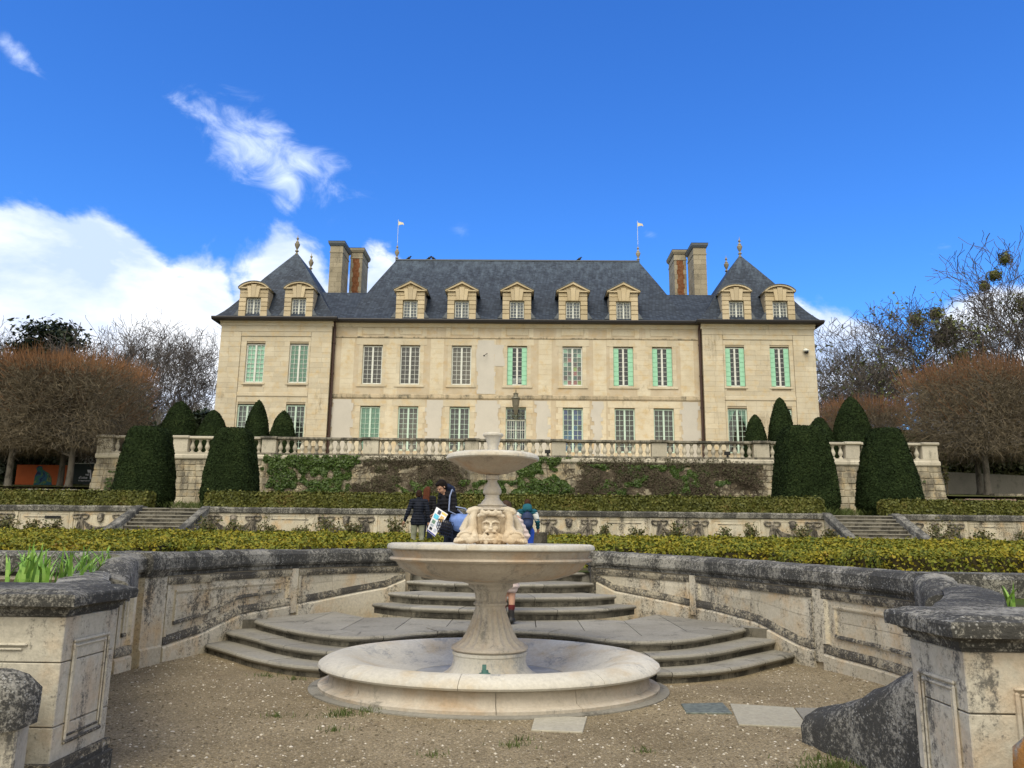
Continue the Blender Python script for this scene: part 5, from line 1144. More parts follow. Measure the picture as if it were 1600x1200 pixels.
for e in (-1,1):
    for s in (-1,1):
        # corner dolphins: tail curls out at the top, body runs down, scaly head rests on the bowl
        T_([(e*.10,s*.14,1.895),(e*.18,s*.16,1.90),(e*.245,s*.17,1.885),(e*.265,s*.17,1.86)],[.038,.046,.04,.028])
        T_([(e*.19,s*.16,1.88),(e*.205,s*.18,1.80),(e*.20,s*.18,1.72),(e*.215,s*.19,1.66),(e*.26,s*.21,1.61)],[.045,.05,.055,.068,.075])
        E_(e*.275,s*.20,1.60,.105,.10,.075); E_(e*.335,s*.22,1.565,.075,.07,.042); E_(e*.375,s*.23,1.55,.04,.05,.022)
        T_([(e*.19,s*.21,1.66),(e*.175,s*.25,1.60),(e*.15,s*.25,1.55)],[.04,.045,.03]); E_(e*.225,s*.27,1.565,.06,.035,.04)
        for k in range(7):
            a=-.6+k*.33; E_(e*(.275+.085*math.sin(a)),s*.27,1.60+.055*math.cos(a),.018,.02,.014)
        for k in range(5): E_(e*(.25+.028*k),s*.29,1.578-.006*k,.012,.014,.018)
    E_(e*.30,0,1.62,.07,.16,.09); T_([(e*.2,0,1.88),(e*.26,0,1.78),(e*.30,0,1.66)],[.05,.06,.08])
ob('mask_block',remesh(S,.0062,1,'mask_block'),stone('carved_mask_stone',(.57,.49,.37),(.63,.56,.44),.24,3,(.26,.21,.15),(.48,.36,.22),0,bump=.5,streak=.3,fine=.12),FO)
up=[(.16,1.895),(.235,1.897),(.245,1.905),(.24,1.918),(.15,1.928),(.148,1.95),(.165,1.955),(.165,1.965),(.135,1.975),(.118,2.0),(.10,2.02),(.088,2.03),(.082,2.05),(.082,2.078),(.092,2.082),(.105,2.10),(.107,2.125),(.098,2.155),(.078,2.19),(.060,2.215),(.052,2.235),(.052,2.243),(.064,2.25),(.076,2.256),(.077,2.30),(.07,2.306),(.06,2.31)]
ob('upper_baluster',lb(up,40).mesh('upper_baluster',True),M_fount,FO)
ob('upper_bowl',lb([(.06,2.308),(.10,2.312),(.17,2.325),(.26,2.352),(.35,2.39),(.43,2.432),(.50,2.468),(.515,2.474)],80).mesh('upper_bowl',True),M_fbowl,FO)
ob('upper_bowl_rim',lb([(.50,2.470),(.525,2.472),(.537,2.485),(.534,2.51),(.515,2.532),(.48,2.546),(.43,2.545),(.38,2.52),(.25,2.47),(.1,2.455),(.001,2.455)],80).mesh('upper_bowl_rim',True),M_rim,FO)
ob('top_vase',lb([(.085,2.456),(.08,2.50),(.058,2.54),(.056,2.60),(.066,2.66),(.083,2.71),(.10,2.742),(.108,2.752),(.118,2.757),(.12,2.775),(.108,2.79),(.09,2.793),(.075,2.77),(.001,2.74)],36).mesh('top_vase',True),M_rim,FO)
b=MB(); b.lathe([(.028,.0),(.033,.035),(.05,.045),(.05,.06),(.032,.065),(.03,.085)],14); b.box(-.025,.012,-.01,.02,.085,.13); ob('bronze_nozzle',b.mesh('bronze_nozzle',True),M_copr,FO,(-.02,8.36,.17),scale=(1.15,1.15,1.15))
# small stone post beside the path
b=MB(); b.box(.46,.82,16.55,16.9,.95,1.45); p=ob('stone_post',bev(b.mesh('stone_post'),.01),M_exe,label='short stone post with dark top beside the garden path behind the fountain',cat='post')
b=MB(); b.box(.44,.86,16.52,16.93,1.451,1.72); ob('post_cap',bev(b.mesh('post_cap'),.015),M_ris,p)
# ================================================================ PLANTS
def shellbox(x0,x1,y0,y1,z0,z1,amp,step,seed,rnd=.06,zf=None):
    b=bmesh.new(); nx,ny,nz=[max(1,int(round(d/step))) for d in (x1-x0,y1-y0,z1-z0)]
    B=MB()
    def grid(fn,n,m_):
        v=[fn(i/n,j/m_) for i in range(n+1) for j in range(m_+1)]; B.add(v,[(i*(m_+1)+j,(i+1)*(m_+1)+j,(i+1)*(m_+1)+j+1,i*(m_+1)+j+1) for i in range(n) for j in range(m_)])
    L3=lambda a,b_,t:a+(b_-a)*t
    grid(lambda s,t:(L3(x0,x1,s),y0,L3(z0,z1,t)),nx,nz); grid(lambda s,t:(L3(x1,x0,s),y1,L3(z0,z1,t)),nx,nz)
    grid(lambda s,t:(x0,L3(y1,y0,s),L3(z0,z1,t)),ny,nz); grid(lambda s,t:(x1,L3(y0,y1,s),L3(z0,z1,t)),ny,nz)
    grid(lambda s,t:(L3(x0,x1,s),L3(y0,y1,t),z1),nx,ny); b.free()
    me=bpy.data.meshes.new('m'); me.from_pydata(B.v,[],B.f); bm=bmesh.new(); bm.from_mesh(me); bmesh.ops.remove_doubles(bm,verts=bm.verts,dist=1e-4); bmesh.ops.recalc_face_normals(bm,faces=bm.faces); bm.to_mesh(me); bm.free()
    for v in me.vertices:
        n_=mnoise.noise_vector(v.co*2.2+Vector((seed,0,0)))*amp+mnoise.noise_vector(v.co*7+Vector((seed,3,0)))*amp*.4; n_.x=0 if abs(v.co.x-x0)>.3 and abs(v.co.x-x1)>.3 else n_.x
        if zf: v.co.z+=zf(v.co.x,v.co.y)*(v.co.z-z0)/(z1-z0)
        v.co+=n_
    return me
def hedge(name,label,cat,x0,x1,y0,y1,z0,z1,n,size,mat,group=None,amp=.04,seed=0,flat=.6,step=.22,zf=None,core=None):
    th=thing(name,label,cat,(0,0,0),0,group); me=shellbox(x0,x1,y0,y1,z0,z1,amp,step,seed,zf=zf)
    P,Nn=sample(me,n,seed); r=np.random.default_rng(seed); P=P+Nn*(r.normal(.0,.025,n)[:,None]+size*.2); P[:,2]+=np.where(Nn[:,2]>.5,np.abs(r.normal(0,.022,n))*(1+1.5*(r.random(n)<.12)),0)
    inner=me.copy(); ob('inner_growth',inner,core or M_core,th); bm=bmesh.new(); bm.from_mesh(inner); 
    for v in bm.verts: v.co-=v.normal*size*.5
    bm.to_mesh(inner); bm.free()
    ob('foliage',leafmesh('foliage',P,Nn,size,1.5,flat,seed,mat),None,th,kind='stuff'); return th
# clipped hedges above the swag wall
GH='clipped box hedges above the garden wall'
hedge('clipped_hedge','long clipped box hedge on the wall coping between the two garden stairs','hedge',-12.95,12.75,32.65,33.35,2.66,3.28,60000,.075,M_boxg,GH,.03,1)
hedge('clipped_hedge','clipped box hedge on the wall left of the left garden stairs','hedge',-30,-15.4,32.65,33.35,2.66,3.26,30000,.075,M_boxg,GH,.03,2)
hedge('clipped_hedge','clipped box hedge on the wall right of the right garden stairs','hedge',15.3,30,32.65,33.35,2.66,3.24,30000,.075,M_boxg,GH,.03,3)
# yews clipped as tall blocks and cones
def yew(name,label,cx,cy,z0,z1,wb,wt,sq,n,size,group,seed,dep=None,kind='block'):
    th=thing(name,label,'yew tree',(0,0,0),0,group); v=[];f=[];A=40;K=26; dep=dep or 1.
    for i in range(K+1):
        t=i/K
        if kind=='block':
            w_=lerp(wb,wt,min(1,max(0,(t-.10)/.86))**1.55)*(1-.14*max(0,1-t/.14)**1.5)
            if t>.93: w_*=1-.22*((t-.93)/.07)**2
        else: w_=wb*max(.01,(1-t**2.1))**.66*(1-.10*max(0,1-t/.15))
        if i==K and kind!='block': w_=.02
        for j in range(A):
            a=2*PI*j/A; c,s_=math.cos(a),math.sin(a); p=2/sq; r=1/((abs(c)**sq+abs(s_)**sq)**(1/sq)); v.append((cx+r*c*w_/2,cy+r*s_*w_/2*dep,z0+(z1-z0)*t))
    for i in range(K):
        for j in range(A): f.append((i*A+j,i*A+(j+1)%A,(i+1)*A+(j+1)%A,(i+1)*A+j))
    f.append(tuple(K*A+j for j in range(A)))
    me=MB().add(v,f).mesh('crown'); 
    for q in me.vertices: q.co+=mnoise.noise_vector(q.co*1.5+Vector((seed*3,0,0)))*.04+mnoise.noise_vector(q.co*5)*.015
    P,Nn=sample(me,n,seed); r=np.random.default_rng(seed); P+=Nn*r.normal(.0,.02,n)[:,None]
    b=MB(); b.tube([(cx,cy,z0-.25),(cx,cy,z0+.6)],[.16,.13],8); ob('trunk',b,M_bark,th)
    cr=ob('crown',leafmesh('crown',P,Nn,size,1.7,.45,seed,M_yew),None,th)
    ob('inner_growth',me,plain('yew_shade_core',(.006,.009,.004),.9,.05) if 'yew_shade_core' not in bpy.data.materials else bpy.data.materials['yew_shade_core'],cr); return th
GY='tall clipped yew blocks below the terrace wall'
yew('clipped_yew','broad dark clipped yew block standing left of the left garden stairs',-16.65,34.9,2.75,6.28,2.36,1.6,3.0,60000,.055,GY,1)
yew('clipped_yew','dark clipped yew block behind the hedge right of the left garden stairs',-12.88,35.2,2.8,6.32,2.2,1.34,5,60000,.055,GY,2)
yew('clipped_yew','square-cut dark yew block behind the hedge left of the right garden stairs',12.85,35.0,2.8,6.60,2.46,1.66,6,60000,.055,GY,3)
yew('clipped_yew','rounded egg-shaped dark yew right of the right garden stairs',16.45,34.8,2.72,6.52,2.62,1.35,2.3,60000,.055,GY,4)
GC='cone yews on the chateau terrace'
for i,(x,z,w_,l) in enumerate(((-19.45,9.12,2.25,'broad domed yew cone at the left end of the terrace'),(-17.5,8.6,1.9,'low yew cone between the broad domed one and the pavilion'),(-14.95,9.22,1.5,'slim tall yew cone before the left pavilion windows'),(-13.45,8.62,1.6,'shorter yew cone before the right window of the left pavilion'),
    (13.48,8.62,1.35,'shorter yew cone just left of the tall one before the right pavilion'),(14.95,9.62,1.55,'tall slim yew cone before the right pavilion'),(17.1,8.5,1.8,'low yew cone at the right corner of the right pavilion'),(18.95,9.70,2.3,'tall pointed yew cone standing right of the chateau'))):
    yew('yew_cone',l,x,44,5.8,z,w_,.3,2.1,24000,.06,GC,10+i,kind='cone')
# parterre of yellowing box between the exedra and the swag wall
GP='rows of yellowing box in the lower garden'
rowsY=[10.75,11.75,12.85,14.0,15.4,16.8,18.2,19.6,21.1,22.7,24.4,26.2,28.0]
nmL=['nearest','second','third','fourth','fifth','sixth','seventh','eighth','ninth','tenth','eleventh','twelfth','farthest']
for i,y in enumerate(rowsY):
    for s in (-1,1):
        xi={10.75:5.15,11.75:4.95,12.85:4.45,14.0:3.75,15.4:2.75}.get(y,.86 if s>0 else .78); xo=.70*y+1.2
        if s<0 and y==16.8: xi=1.95
        if xo-xi<1: continue
        z0=zgar(y); h=.40-.006*(y-11)+.03*math.sin(i*2.3+s); sz=.030+.0020*(y-10)
        x0,x1=sorted((s*xi,s*xo)); n=int((x1-x0)*1.25*2500*(.030/sz)**2)
        hedge('box_hedge_row','%s row of yellowing box %s of the garden path, counted from the fountain'%(nmL[i],'left' if s<0 else 'right'),'hedge',x0,x1,y-.40,y+.40,z0-.05,z0+h,n,sz,M_boxy,GP,.07,40+i*2+s,.8,.25,zf=lambda x,y_:.05*mnoise.noise(Vector((x*.7,y_*.9,3)))+.05*mnoise.noise(Vector((x*2.1,y_*2,1))))
# leafy bushes: stems and leaves
def bush(name,label,cat,cx,cy,z0,w_,h,n,size,mat,group,seed,stem=M_twig,shape=1.):
    th=thing(name,label,cat,(0,0,0),0,group); r=np.random.default_rng(seed); b=MB(); tips=[]
    for i in range(9):
        a=r.uniform(0,6.28); d=w_*.5*r.uniform(.2,1); hh=h*r.uniform(.55,1.0)*(1-.3*d/w_); p0=Vector((cx+r.normal(0,.04),cy+r.normal(0,.04),z0)); p1=Vector((cx+d*.5*math.cos(a),cy+d*.5*math.sin(a),z0+hh*.55)); p2=Vector((cx+d*math.cos(a),cy+d*math.sin(a),z0+hh)); b.tube([p0,p1,p2],[.018,.012,.005],4); tips+=[p1,p2,(p1+p2)/2]
    ob('stems',b,stem,th)
    T=np.array([tuple(t) for t in tips]); k=r.integers(0,len(T),n); P=T[k]+r.normal(0,w_*.11,(n,3))*np.array([1,1,.9]); P[:,2]=np.maximum(P[:,2],z0+.02)
    ob('foliage',leafmesh('foliage',P,np.tile([0,-.4,.8],(n,1)),size,1.5,.9,seed,mat),None,th,kind='stuff'); return th
GR='rose bushes at the foot of the garden wall'
RB=[(-19.9,.9,.75,'tall rose bush below the small black plaque, far left'),(-18.9,.6,.5,'small rose bush right of the plaque'),(-18.0,.7,.55,'rose bush left of the left stairs'),(-21.3,.8,.6,'rose bush at the far left edge'),
    (-11.9,.9,.7,'rose bush in front of the first swag right of the left stairs'),(-10.9,.8,.6,'rose bush under the lion mask of the first swag'),(-9.6,.7,.5,'rose bush before the first plain panel'),(-8.3,.6,.45,'low rose bush at the end of the first plain panel'),(-7.2,1.0,.72,'wide rose bush under the second swag'),(-6.3,.8,.6,'rose bush at the right of the second swag'),(-4.5,1.0,.7,'rose bush behind the hedge left of the dark-coated child'),
    (3.4,.8,.55,'rose bush right of the swag nearest the boy'),(4.7,.6,.45,'low rose bush before the plain panel right of the path'),(6.2,.9,.6,'rose bush under the swag in the middle of the right wall'),(8.1,.6,.5,'small rose bush before the second plain panel right of the path'),(9.2,.9,.65,'wide rose bush left of the last swag before the right stairs'),(11.0,.9,.6,'rose bush under the last swag before the right stairs'),(12.2,.7,.5,'rose bush against the cheek wall of the right stairs'),
    (16.3,1.2,.85,'tall rose bush just right of the right stairs'),(18.0,.8,.55,'rose bush on the far right wall'),(19.6,1.0,.6,'wide rose bush towards the right edge')]
for i,(x,w_,h,l) in enumerate(RB): bush('rose_bush',l,'rose bush',x,30.7+.3*math.sin(i*3),1.3,w_,h+.30,520,.062,M_rose,GR,100+i)
# creepers on the retaining wall
def creeper(name,label,x0,x1,n,nt,mat,seed,dens,size=.10,zt=5.75,zb=3.0,bul=.16):
    th=thing(name,label,'climbing plant',(0,0,0),0,'creepers on the retaining wall'); r=np.random.default_rng(seed); P=[];k=0
    while len(P)<n and k<n*8:
        k+=1; x=r.uniform(x0,x1); z=r.uniform(zb,zt)
        e=min(1,(x-x0)/1.2,(x1-x)/1.2); v=1.5*mnoise.noise(Vector((x*.6,z*.9,seed)))+.9*mnoise.noise(Vector((x*2.3,z*2.3,seed)))+dens+(z-4.4)*.22-.8*(1-e)
        if v<0: continue
        y=YB-.32+.35*(z-2.5)/3-.06-min(1,v*2)*bul*r.random(); P.append((x,y,z))
    P=np.array(P); ob('foliage',leafmesh('foliage',P,np.tile([0,-1,.35],(len(P),1)),size,1.3,.6,seed,mat),None,th,kind='stuff')
    b=MB(); 
    for i in range(nt):
        x=r.uniform(x0,x1); z=r.uniform(zb,zt-.6); pts=[(x,0,z)]
        for j in range(5): x+=r.normal(0,.22); z+=r.uniform(-.05,.34); pts.append((x,0,min(z,zt)))
        ps=[]
        for q in pts:
            v=1.5*mnoise.noise(Vector((q[0]*.6,q[2]*.9,seed)))+dens
            ps.append((min(max(q[0],x0),x1),YB-.32+.35*(q[2]-2.5)/3-.06-max(0,min(1,v*2))*bul*r.random(),q[2]))
        if 1.5*mnoise.noise(Vector((x*.6,z*.9,seed)))+.5*mnoise.noise(Vector((x*2.3,z*2.3,seed)))+dens+(z-4.4)*.22-.8*(1-min(1,(x-x0)/1.2,(x1-x)/1.2))>-.05: b.tube(ps,[.014,.013,.011,.009,.007,.004],3,False)
    ob('stems',b,M_twig if mat is not M_ivyb else plain('dry_creeper_wood',(.085,.068,.05),.9,.1,var=.4,sc_=3) ,th)
creeper('creeper','dense green ivy on the wall left of centre, below the balustrade',-13.8,-8.2,9000,160,M_ivy,31,.36,zb=3.4)
creeper('creeper','brown leafless creeper tangle on the wall behind the woman',-8.6,-2.6,6500,900,M_ivyb,32,.30,.06)
creeper('creeper','sparse green ivy low on the wall behind the upper fountain bowl',-6.5,1.2,5200,120,M_ivy,36,-.02,.09,4.5,2.9)
creeper('creeper','bright green ivy on the wall right of the fountain top',-.4,3.0,7000,100,M_ivy,33,.42)
creeper('creeper','wide brown creeper with bare twigs covering the right half of the wall',2.4,13.1,9500,1900,M_ivyb,34,.30,.06)
creeper('creeper','patches of green ivy mixed in the brown creeper on the right',3.0,11.5,8000,120,M_ivy,37,.02,.09,5.4,3.0)
for x,z,l,sd in ((-21.0,4.3,'small green tuft growing from the left end of the retaining wall',1),(-16.0,3.4,'low weeds at the foot of the wall beside the left yew',2),(20.6,4.2,'small green tuft growing from the right end of the retaining wall',3)):
    creeper('wall_plant',l,x-.6,x+.6,260,8,M_ivy,50+sd,.9,.08,z+.5,z-.5,.2)
grassclump('grass_tufts',[(14+rr.uniform(-.9,.9),34+rr.uniform(-.5,1),2.68,4) for _ in range(14)]+[(-14+rr.uniform(-1.,1),34.5+rr.uniform(-.5,1),2.68,3) for _ in range(10)],'green grass tufts at the head of the garden stairs',(.15,.4),40,.18)
# irises
def irisclump(x,y,z,n,h,label,seed):
    r=np.random.default_rng(seed); V=[]
    for i in range(n):
        a=r.uniform(0,6.28); px,py=x+r.normal(0,.07 if n>10 else .02),y+r.normal(0,.07 if n>10 else .02); hh=h*r.uniform(.6,1.1); ln=hh*r.uniform(.05,.75); w_=.017*r.uniform(.8,1.3); an=a+PI/2+r.normal(0,.4); wx,wy=w_*math.cos(an),w_*math.sin(an); N_=6; pr=None
        for k in range(N_+1):
            t=k/N_; cx=px+ln*math.cos(a)*t**1.8; cy=py+ln*math.sin(a)*t**1.8; cz=z+hh*t-(ln*.35*t**3); s=(1-t**2.2)*.98+.02; q=((cx-wx*s,cy-wy*s,cz),(cx+wx*s,cy+wy*s,cz))
            if pr: V+=[pr[0],pr[1],q[1],q[0]]
            pr=q
    return ob('iris_plant',quadmesh('iris_plant',np.array(V),M_iris),label=label,cat='iris',group='irises in the planter beds')
li=[(-5.5,8.3,'iris clump at the far left edge of the bed'),(-5.15,7.9,'iris clump second from the left edge'),(-4.85,8.5,'iris clump behind the middle of the left pier slab'),(-4.6,7.9,'leaning iris clump in the middle of the left bed'),(-4.45,8.8,'iris clump with long upright blades in the left bed'),(-4.2,8.2,'iris clump before the sloping scroll stone'),(-4.55,9.35,'rearmost iris clump against the black coping'),(-5.2,9.0,'iris clump near the back wall of the left bed'),(-5.7,7.4,'iris clump half cut by the left picture edge'),(-4.0,7.6,'low iris clump nearest the slab wall on the left')]
for i,(x,y,l) in enumerate(li): irisclump(x,y,1.02,24,.47,l,i+1)
for i,(x,y,l) in enumerate(((4.45,6.8,'short iris clump left end of the right bed'),(4.85,7.1,'small iris clump in the middle of the right bed'),(4.75,6.5,'low iris clump hard behind the right pier slab'))): irisclump(x,y,1.02,7,.30,l,i+20)
# ---- trees
def segmesh(name,S,mat):
    """S rows: p0(3) p1(3) r0 r1; every segment an open three-sided tube"""
    S=np.array(S,float); p0,p1,r0,r1=S[:,:3],S[:,3:6],S[:,6:7],S[:,7:8]; d=p1-p0; d/=np.linalg.norm(d,axis=1)[:,None]+1e-9
    h=np.where(np.abs(d[:,2:3])<.9,[[0,0,1.]],[[1.,0,0]]); a=np.cross(d,h); a/=np.linalg.norm(a,axis=1)[:,None]+1e-9; b_=np.cross(d,a); Q=[]
    for k in range(3):
        o=[a*math.cos(2*PI*j/3)+b_*math.sin(2*PI*j/3) for j in (k,k+1)]; Q.append(np.stack([p0+o[0]*r0,p0+o[1]*r0,p1+o[1]*r1,p1+o[0]*r1],1))
    return quadmesh(name,np.stack(Q,1).reshape(-1,3),mat)
def growtree(seed,H,r0,lv=6,first=.28,spread=.62,upb=.25,kids=3,wig=.16,thin=.012,lean=0.):
    r=random.Random(seed); S=[];tips=[]
    def br(p,d,L_,rad,k):
        n=4 if k<3 else 3; q=p; ch=[]
        for i in range(n):
            d=(d+Vector((r.gauss(0,wig),r.gauss(0,wig),r.gauss(0,wig)*.6+upb*.12))).normalized(); nq=q+d*L_/n; ra=rad*(1-.42*i/n); rb_=rad*(1-.42*(i+1)/n); S.append((*q,*nq,max(thin,ra),max(thin,rb_))); q=nq
            if k<lv and (i>=1 or k>0): ch.append((q.copy(),d.copy(),rb_,i==n-1))
        if k==lv: tips.append(tuple(q)); return
        for (q_,d_,ra,last) in ch:
            m_=(kids if k<4 else 2) if last else 1
            for _ in range(m_ if k>0 or last else 1):
                ax=Vector((r.gauss(0,1),r.gauss(0,1),r.gauss(0,.5))); ax=(ax-d_*ax.dot(d_)).normalized(); nd=(d_*(1-spread*r.uniform(.5,1))+ax*spread*r.uniform(.7,1.2)+Vector((0,0,upb*.5))).normalized()
                if r.random()<(1 if k<2 else .40 if not last else .80): br(q_,nd,L_*r.uniform(.58,.82),ra*r.uniform(.5,.72),k+1)
    br(Vector((0,0,0)),Vector((lean,0,1)).normalized(),H*first,r0,0); 
    A=np.array(S); zm=A[:,5].max(); A[:,:6]*=H/zm; return A,np.array(tips)*H/zm
PROTO={}
def proto(key,*a,**k):
    if key not in PROTO:
        A,t=growtree(*a,**k); big=A[:,6]>.07; PROTO[key]=(segmesh('trunk',A[big],M_bgbark),segmesh('crown',A[~big],M_bgbark),t)
    return PROTO[key]
def placetree(name,label,key,x,y,z,s=1.,rz=0,group=None,leaf=None,ln=0,ls=.3,crownmat=None,sx=None):
    tk,cr,tips=PROTO[key]; th=thing(name,label,'tree',(x,y,z),rz,group); th.scale=(sx or s,sx or s,s)
    ob('trunk',tk,None,th); c=ob('crown',cr,None,th)
    if leaf:
        r=np.random.default_rng(int(abs(x)*7)); k=r.integers(0,len(tips),ln); P=tips[k]+r.normal(0,.12,(ln,3)); ob('leaves',leafmesh('leaves',P,np.tile([0,0,1.],(ln,1)),ls,1.3,1.,3,leaf),None,c,kind='stuff')
    return th
proto('fine',3,15,.28,7,.22,.6,.35,3,.15,.013); proto('broad',5,16,.34,6,.20,.66,.28,3,.2,.018); proto('forked',11,20,.42,6,.28,.5,.30,3,.22,.02,.05); proto('small',17,9,.15,6,.2,.55,.5,3,.14,.012)
proto('fine2',23,15,.26,6,.22,.55,.4,3,.15,.014); proto('broad2',29,17,.36,6,.22,.62,.30,4,.18,.02)
def inst(key,seed=0): return key
# behind the left lindens and left of the chateau
LT=[('bare_tree','pale bare tree top above the left lindens, at the far left edge','fine',-54,76,6,16.5,0),('bare_tree','bare tree with forked crown left of centre, above the lindens','fine2',-44.5,78,6,17.5,1),('bare_tree','tall bare tree rising right of the dark evergreen','broad2',-39.5,75,6,17,2),
    ('bare_tree','slender bare tree close beside the left pavilion','fine',-29.2,70,6,15.2,3.5),('bare_tree','low bare tree between the lindens and the pavilion','small',-34.5,66,5.5,9.5,1.2),('bare_tree','small twiggy tree behind the broad yew dome','small',-31,64,5.5,8.6,2.9),('bare_tree','dense twiggy tree right behind the linden block','small',-37.5,68,5.5,9,4.4)]
for n_,l,k,x,y,z,H,rz in LT:
    s={'fine':15,'broad':16,'forked':20,'small':9,'fine2':15,'broad2':17}[k]; placetree(n_,l,k,x,y,z,H/s,rz,'bare trees behind the left lindens')
RT=[('bare_tree','spreading bare tree just right of the right pavilion','broad',34.5,80,6,20,2.0,None),('bare_tree','twiggy bare tree hugging the right pavilion corner','fine2',28.2,70,6,14.5,1.7,None),
    ('budding_tree','round budding tree hung with mistletoe above the right lindens','broad2',43.0,78,6,20.8,0,M_bud),('mistletoe_tree','tallest dark bare tree at the right edge, hung with mistletoe','forked',51.2,79,6,26.5,2.6,None),('mistletoe_tree','bare tree partly cut by the right picture edge','forked',58.5,82,6,27,4.2,None),('bare_tree','low bare tree behind the right linden row','small',46.5,74,6,12.5,2,None)]
RTH=[]
for n_,l,k,x,y,z,H,rz,lf in RT:
    s={'fine':15,'broad':16,'forked':20,'small':9,'fine2':15,'broad2':17}[k]; th=placetree(n_,l,k,x,y,z,H/s,rz,'bare trees behind the right lindens',lf,3400 if lf else 0,.20); RTH.append(th)
def ball(name,label,x,y,z,r_,n,size,mat,seed,grp,sq=(1,1,1)):
    r=np.random.default_rng(seed); d=r.normal(0,1,(n,3)); d/=np.linalg.norm(d,axis=1)[:,None]; P=np.array([x,y,z])+d*(r_*(r.random((n,1))**.7)*(1+.35*np.sin(d[:,:1]*5+seed)))*np.array(sq); return ob(name,leafmesh(name,P,d,size,2.2,.8,seed,mat),label=label,cat=name.replace('_',' '),group=grp)
def snap(root,p):
    best=None
    for c in [k for k in root.children if k.name.startswith(('crown','trunk'))]:
        me=c.data; v=np.zeros(len(me.vertices)*3,dtype=np.float32); me.vertices.foreach_get('co',v); v=v.reshape(-1,3)*np.array(root.scale); a=root.rotation_euler[2]
        x=v[:,0]*math.cos(a)-v[:,1]*math.sin(a)+root.location[0]; y=v[:,0]*math.sin(a)+v[:,1]*math.cos(a)+root.location[1]; z=v[:,2]+root.location[2]
        d=(x-p[0])**2+((y-p[1])*.3)**2+(z-p[2])**2; k=int(d.argmin())
        if best is None or d[k]<best[0]: best=(d[k],(x[k],y[k],z[k]))
    return best[1]
for i,(px,pz,py,r_,l,tr) in enumerate(((43.0,25.0,78,1.0,'upper round mistletoe ball in the budding tree',3),(40.6,24.0,78,1.0,'left mistletoe ball in the budding tree',3),(43.9,23.5,78,.9,'middle mistletoe ball in the budding tree',3),(42.9,22.0,78,1.0,'lower mistletoe ball in the middle of the budding tree',3),(44.4,19.8,77,1.5,'large low mistletoe ball in the budding tree',3),
    (52.0,26.0,79,1.7,'large flat mistletoe clump in the tall right tree',4),(50.2,29.3,79,.8,'small mistletoe ball high in the tall right tree',4),(49.0,28.2,79,.7,'small dark mistletoe ball on a left bough of the tall right tree',4),(50.6,30.6,79,.7,'topmost mistletoe ball in the tall right tree',4))):
    q=snap(RTH[tr-1],(px,py,pz)); ball('mistletoe_clump',l,q[0],q[1],q[2],r_*.95,650,.15,M_mist,70+i,'mistletoe in the right trees')
# dark evergreens
def evergreen(label,x,y,z0,zt,w_,n,size,seed,mat=None):
    th=thing('evergreen_tree',label,'tree'); r=np.random.default_rng(seed); b=MB(); b.tube([(x,y,z0),(x,y,zt-.5)],[.3,.08],7); ob('trunk',b,M_bgbark,th); C_=[]
    for i in range(34):
        t=r.random(); zz=z0+(zt-z0)*(.15+.85*t); rad=w_*.5*(1-.65*t)*r.random()**.5; a=r.uniform(0,6.28); C_.append((x+rad*math.cos(a),y+rad*math.sin(a),zz))
    C_=np.array(C_); k=r.integers(0,len(C_),n); P=C_[k]+r.normal(0,w_*.085,(n,3))*np.array([1.2,1.2,.55]); ob('crown',leafmesh('crown',P,np.tile([0,-.2,1.],(n,1)),size,2.,.7,seed,mat or M_dkev),None,th)
evergreen('dark evergreen tree top rising above the left lindens',-45.3,72,6,21.0,8.5,16000,.24,5)
for i,(x,y,w_,zt,l) in enumerate(((-30.0,58,5,11.2,'dark evergreen bush between the linden block and the broad yew dome'),(-33.5,60,6,10.5,'dark evergreen bush behind the right end of the left linden block'),(-24.0,58,3.5,10.5,'dark evergreen bush against the left pavilion'),(-27,62,4,11.3,'dark evergreen bush between the yew dome and the pavilion'),(26.2,66,7,9.5,'dark green bush low behind the pointed yew cone'),(45,62,7,12.4,'green bush showing above the right lindens'))):
    evergreen(l,x,y,5.2,zt,w_,6000,.22,80+i)
bush('blossom_bush','white blossoming twiggy bush at the right end of the linden block','bush',-25.9,47,4.3,2.6,3.5,260,.11,M_bloom,None,7)
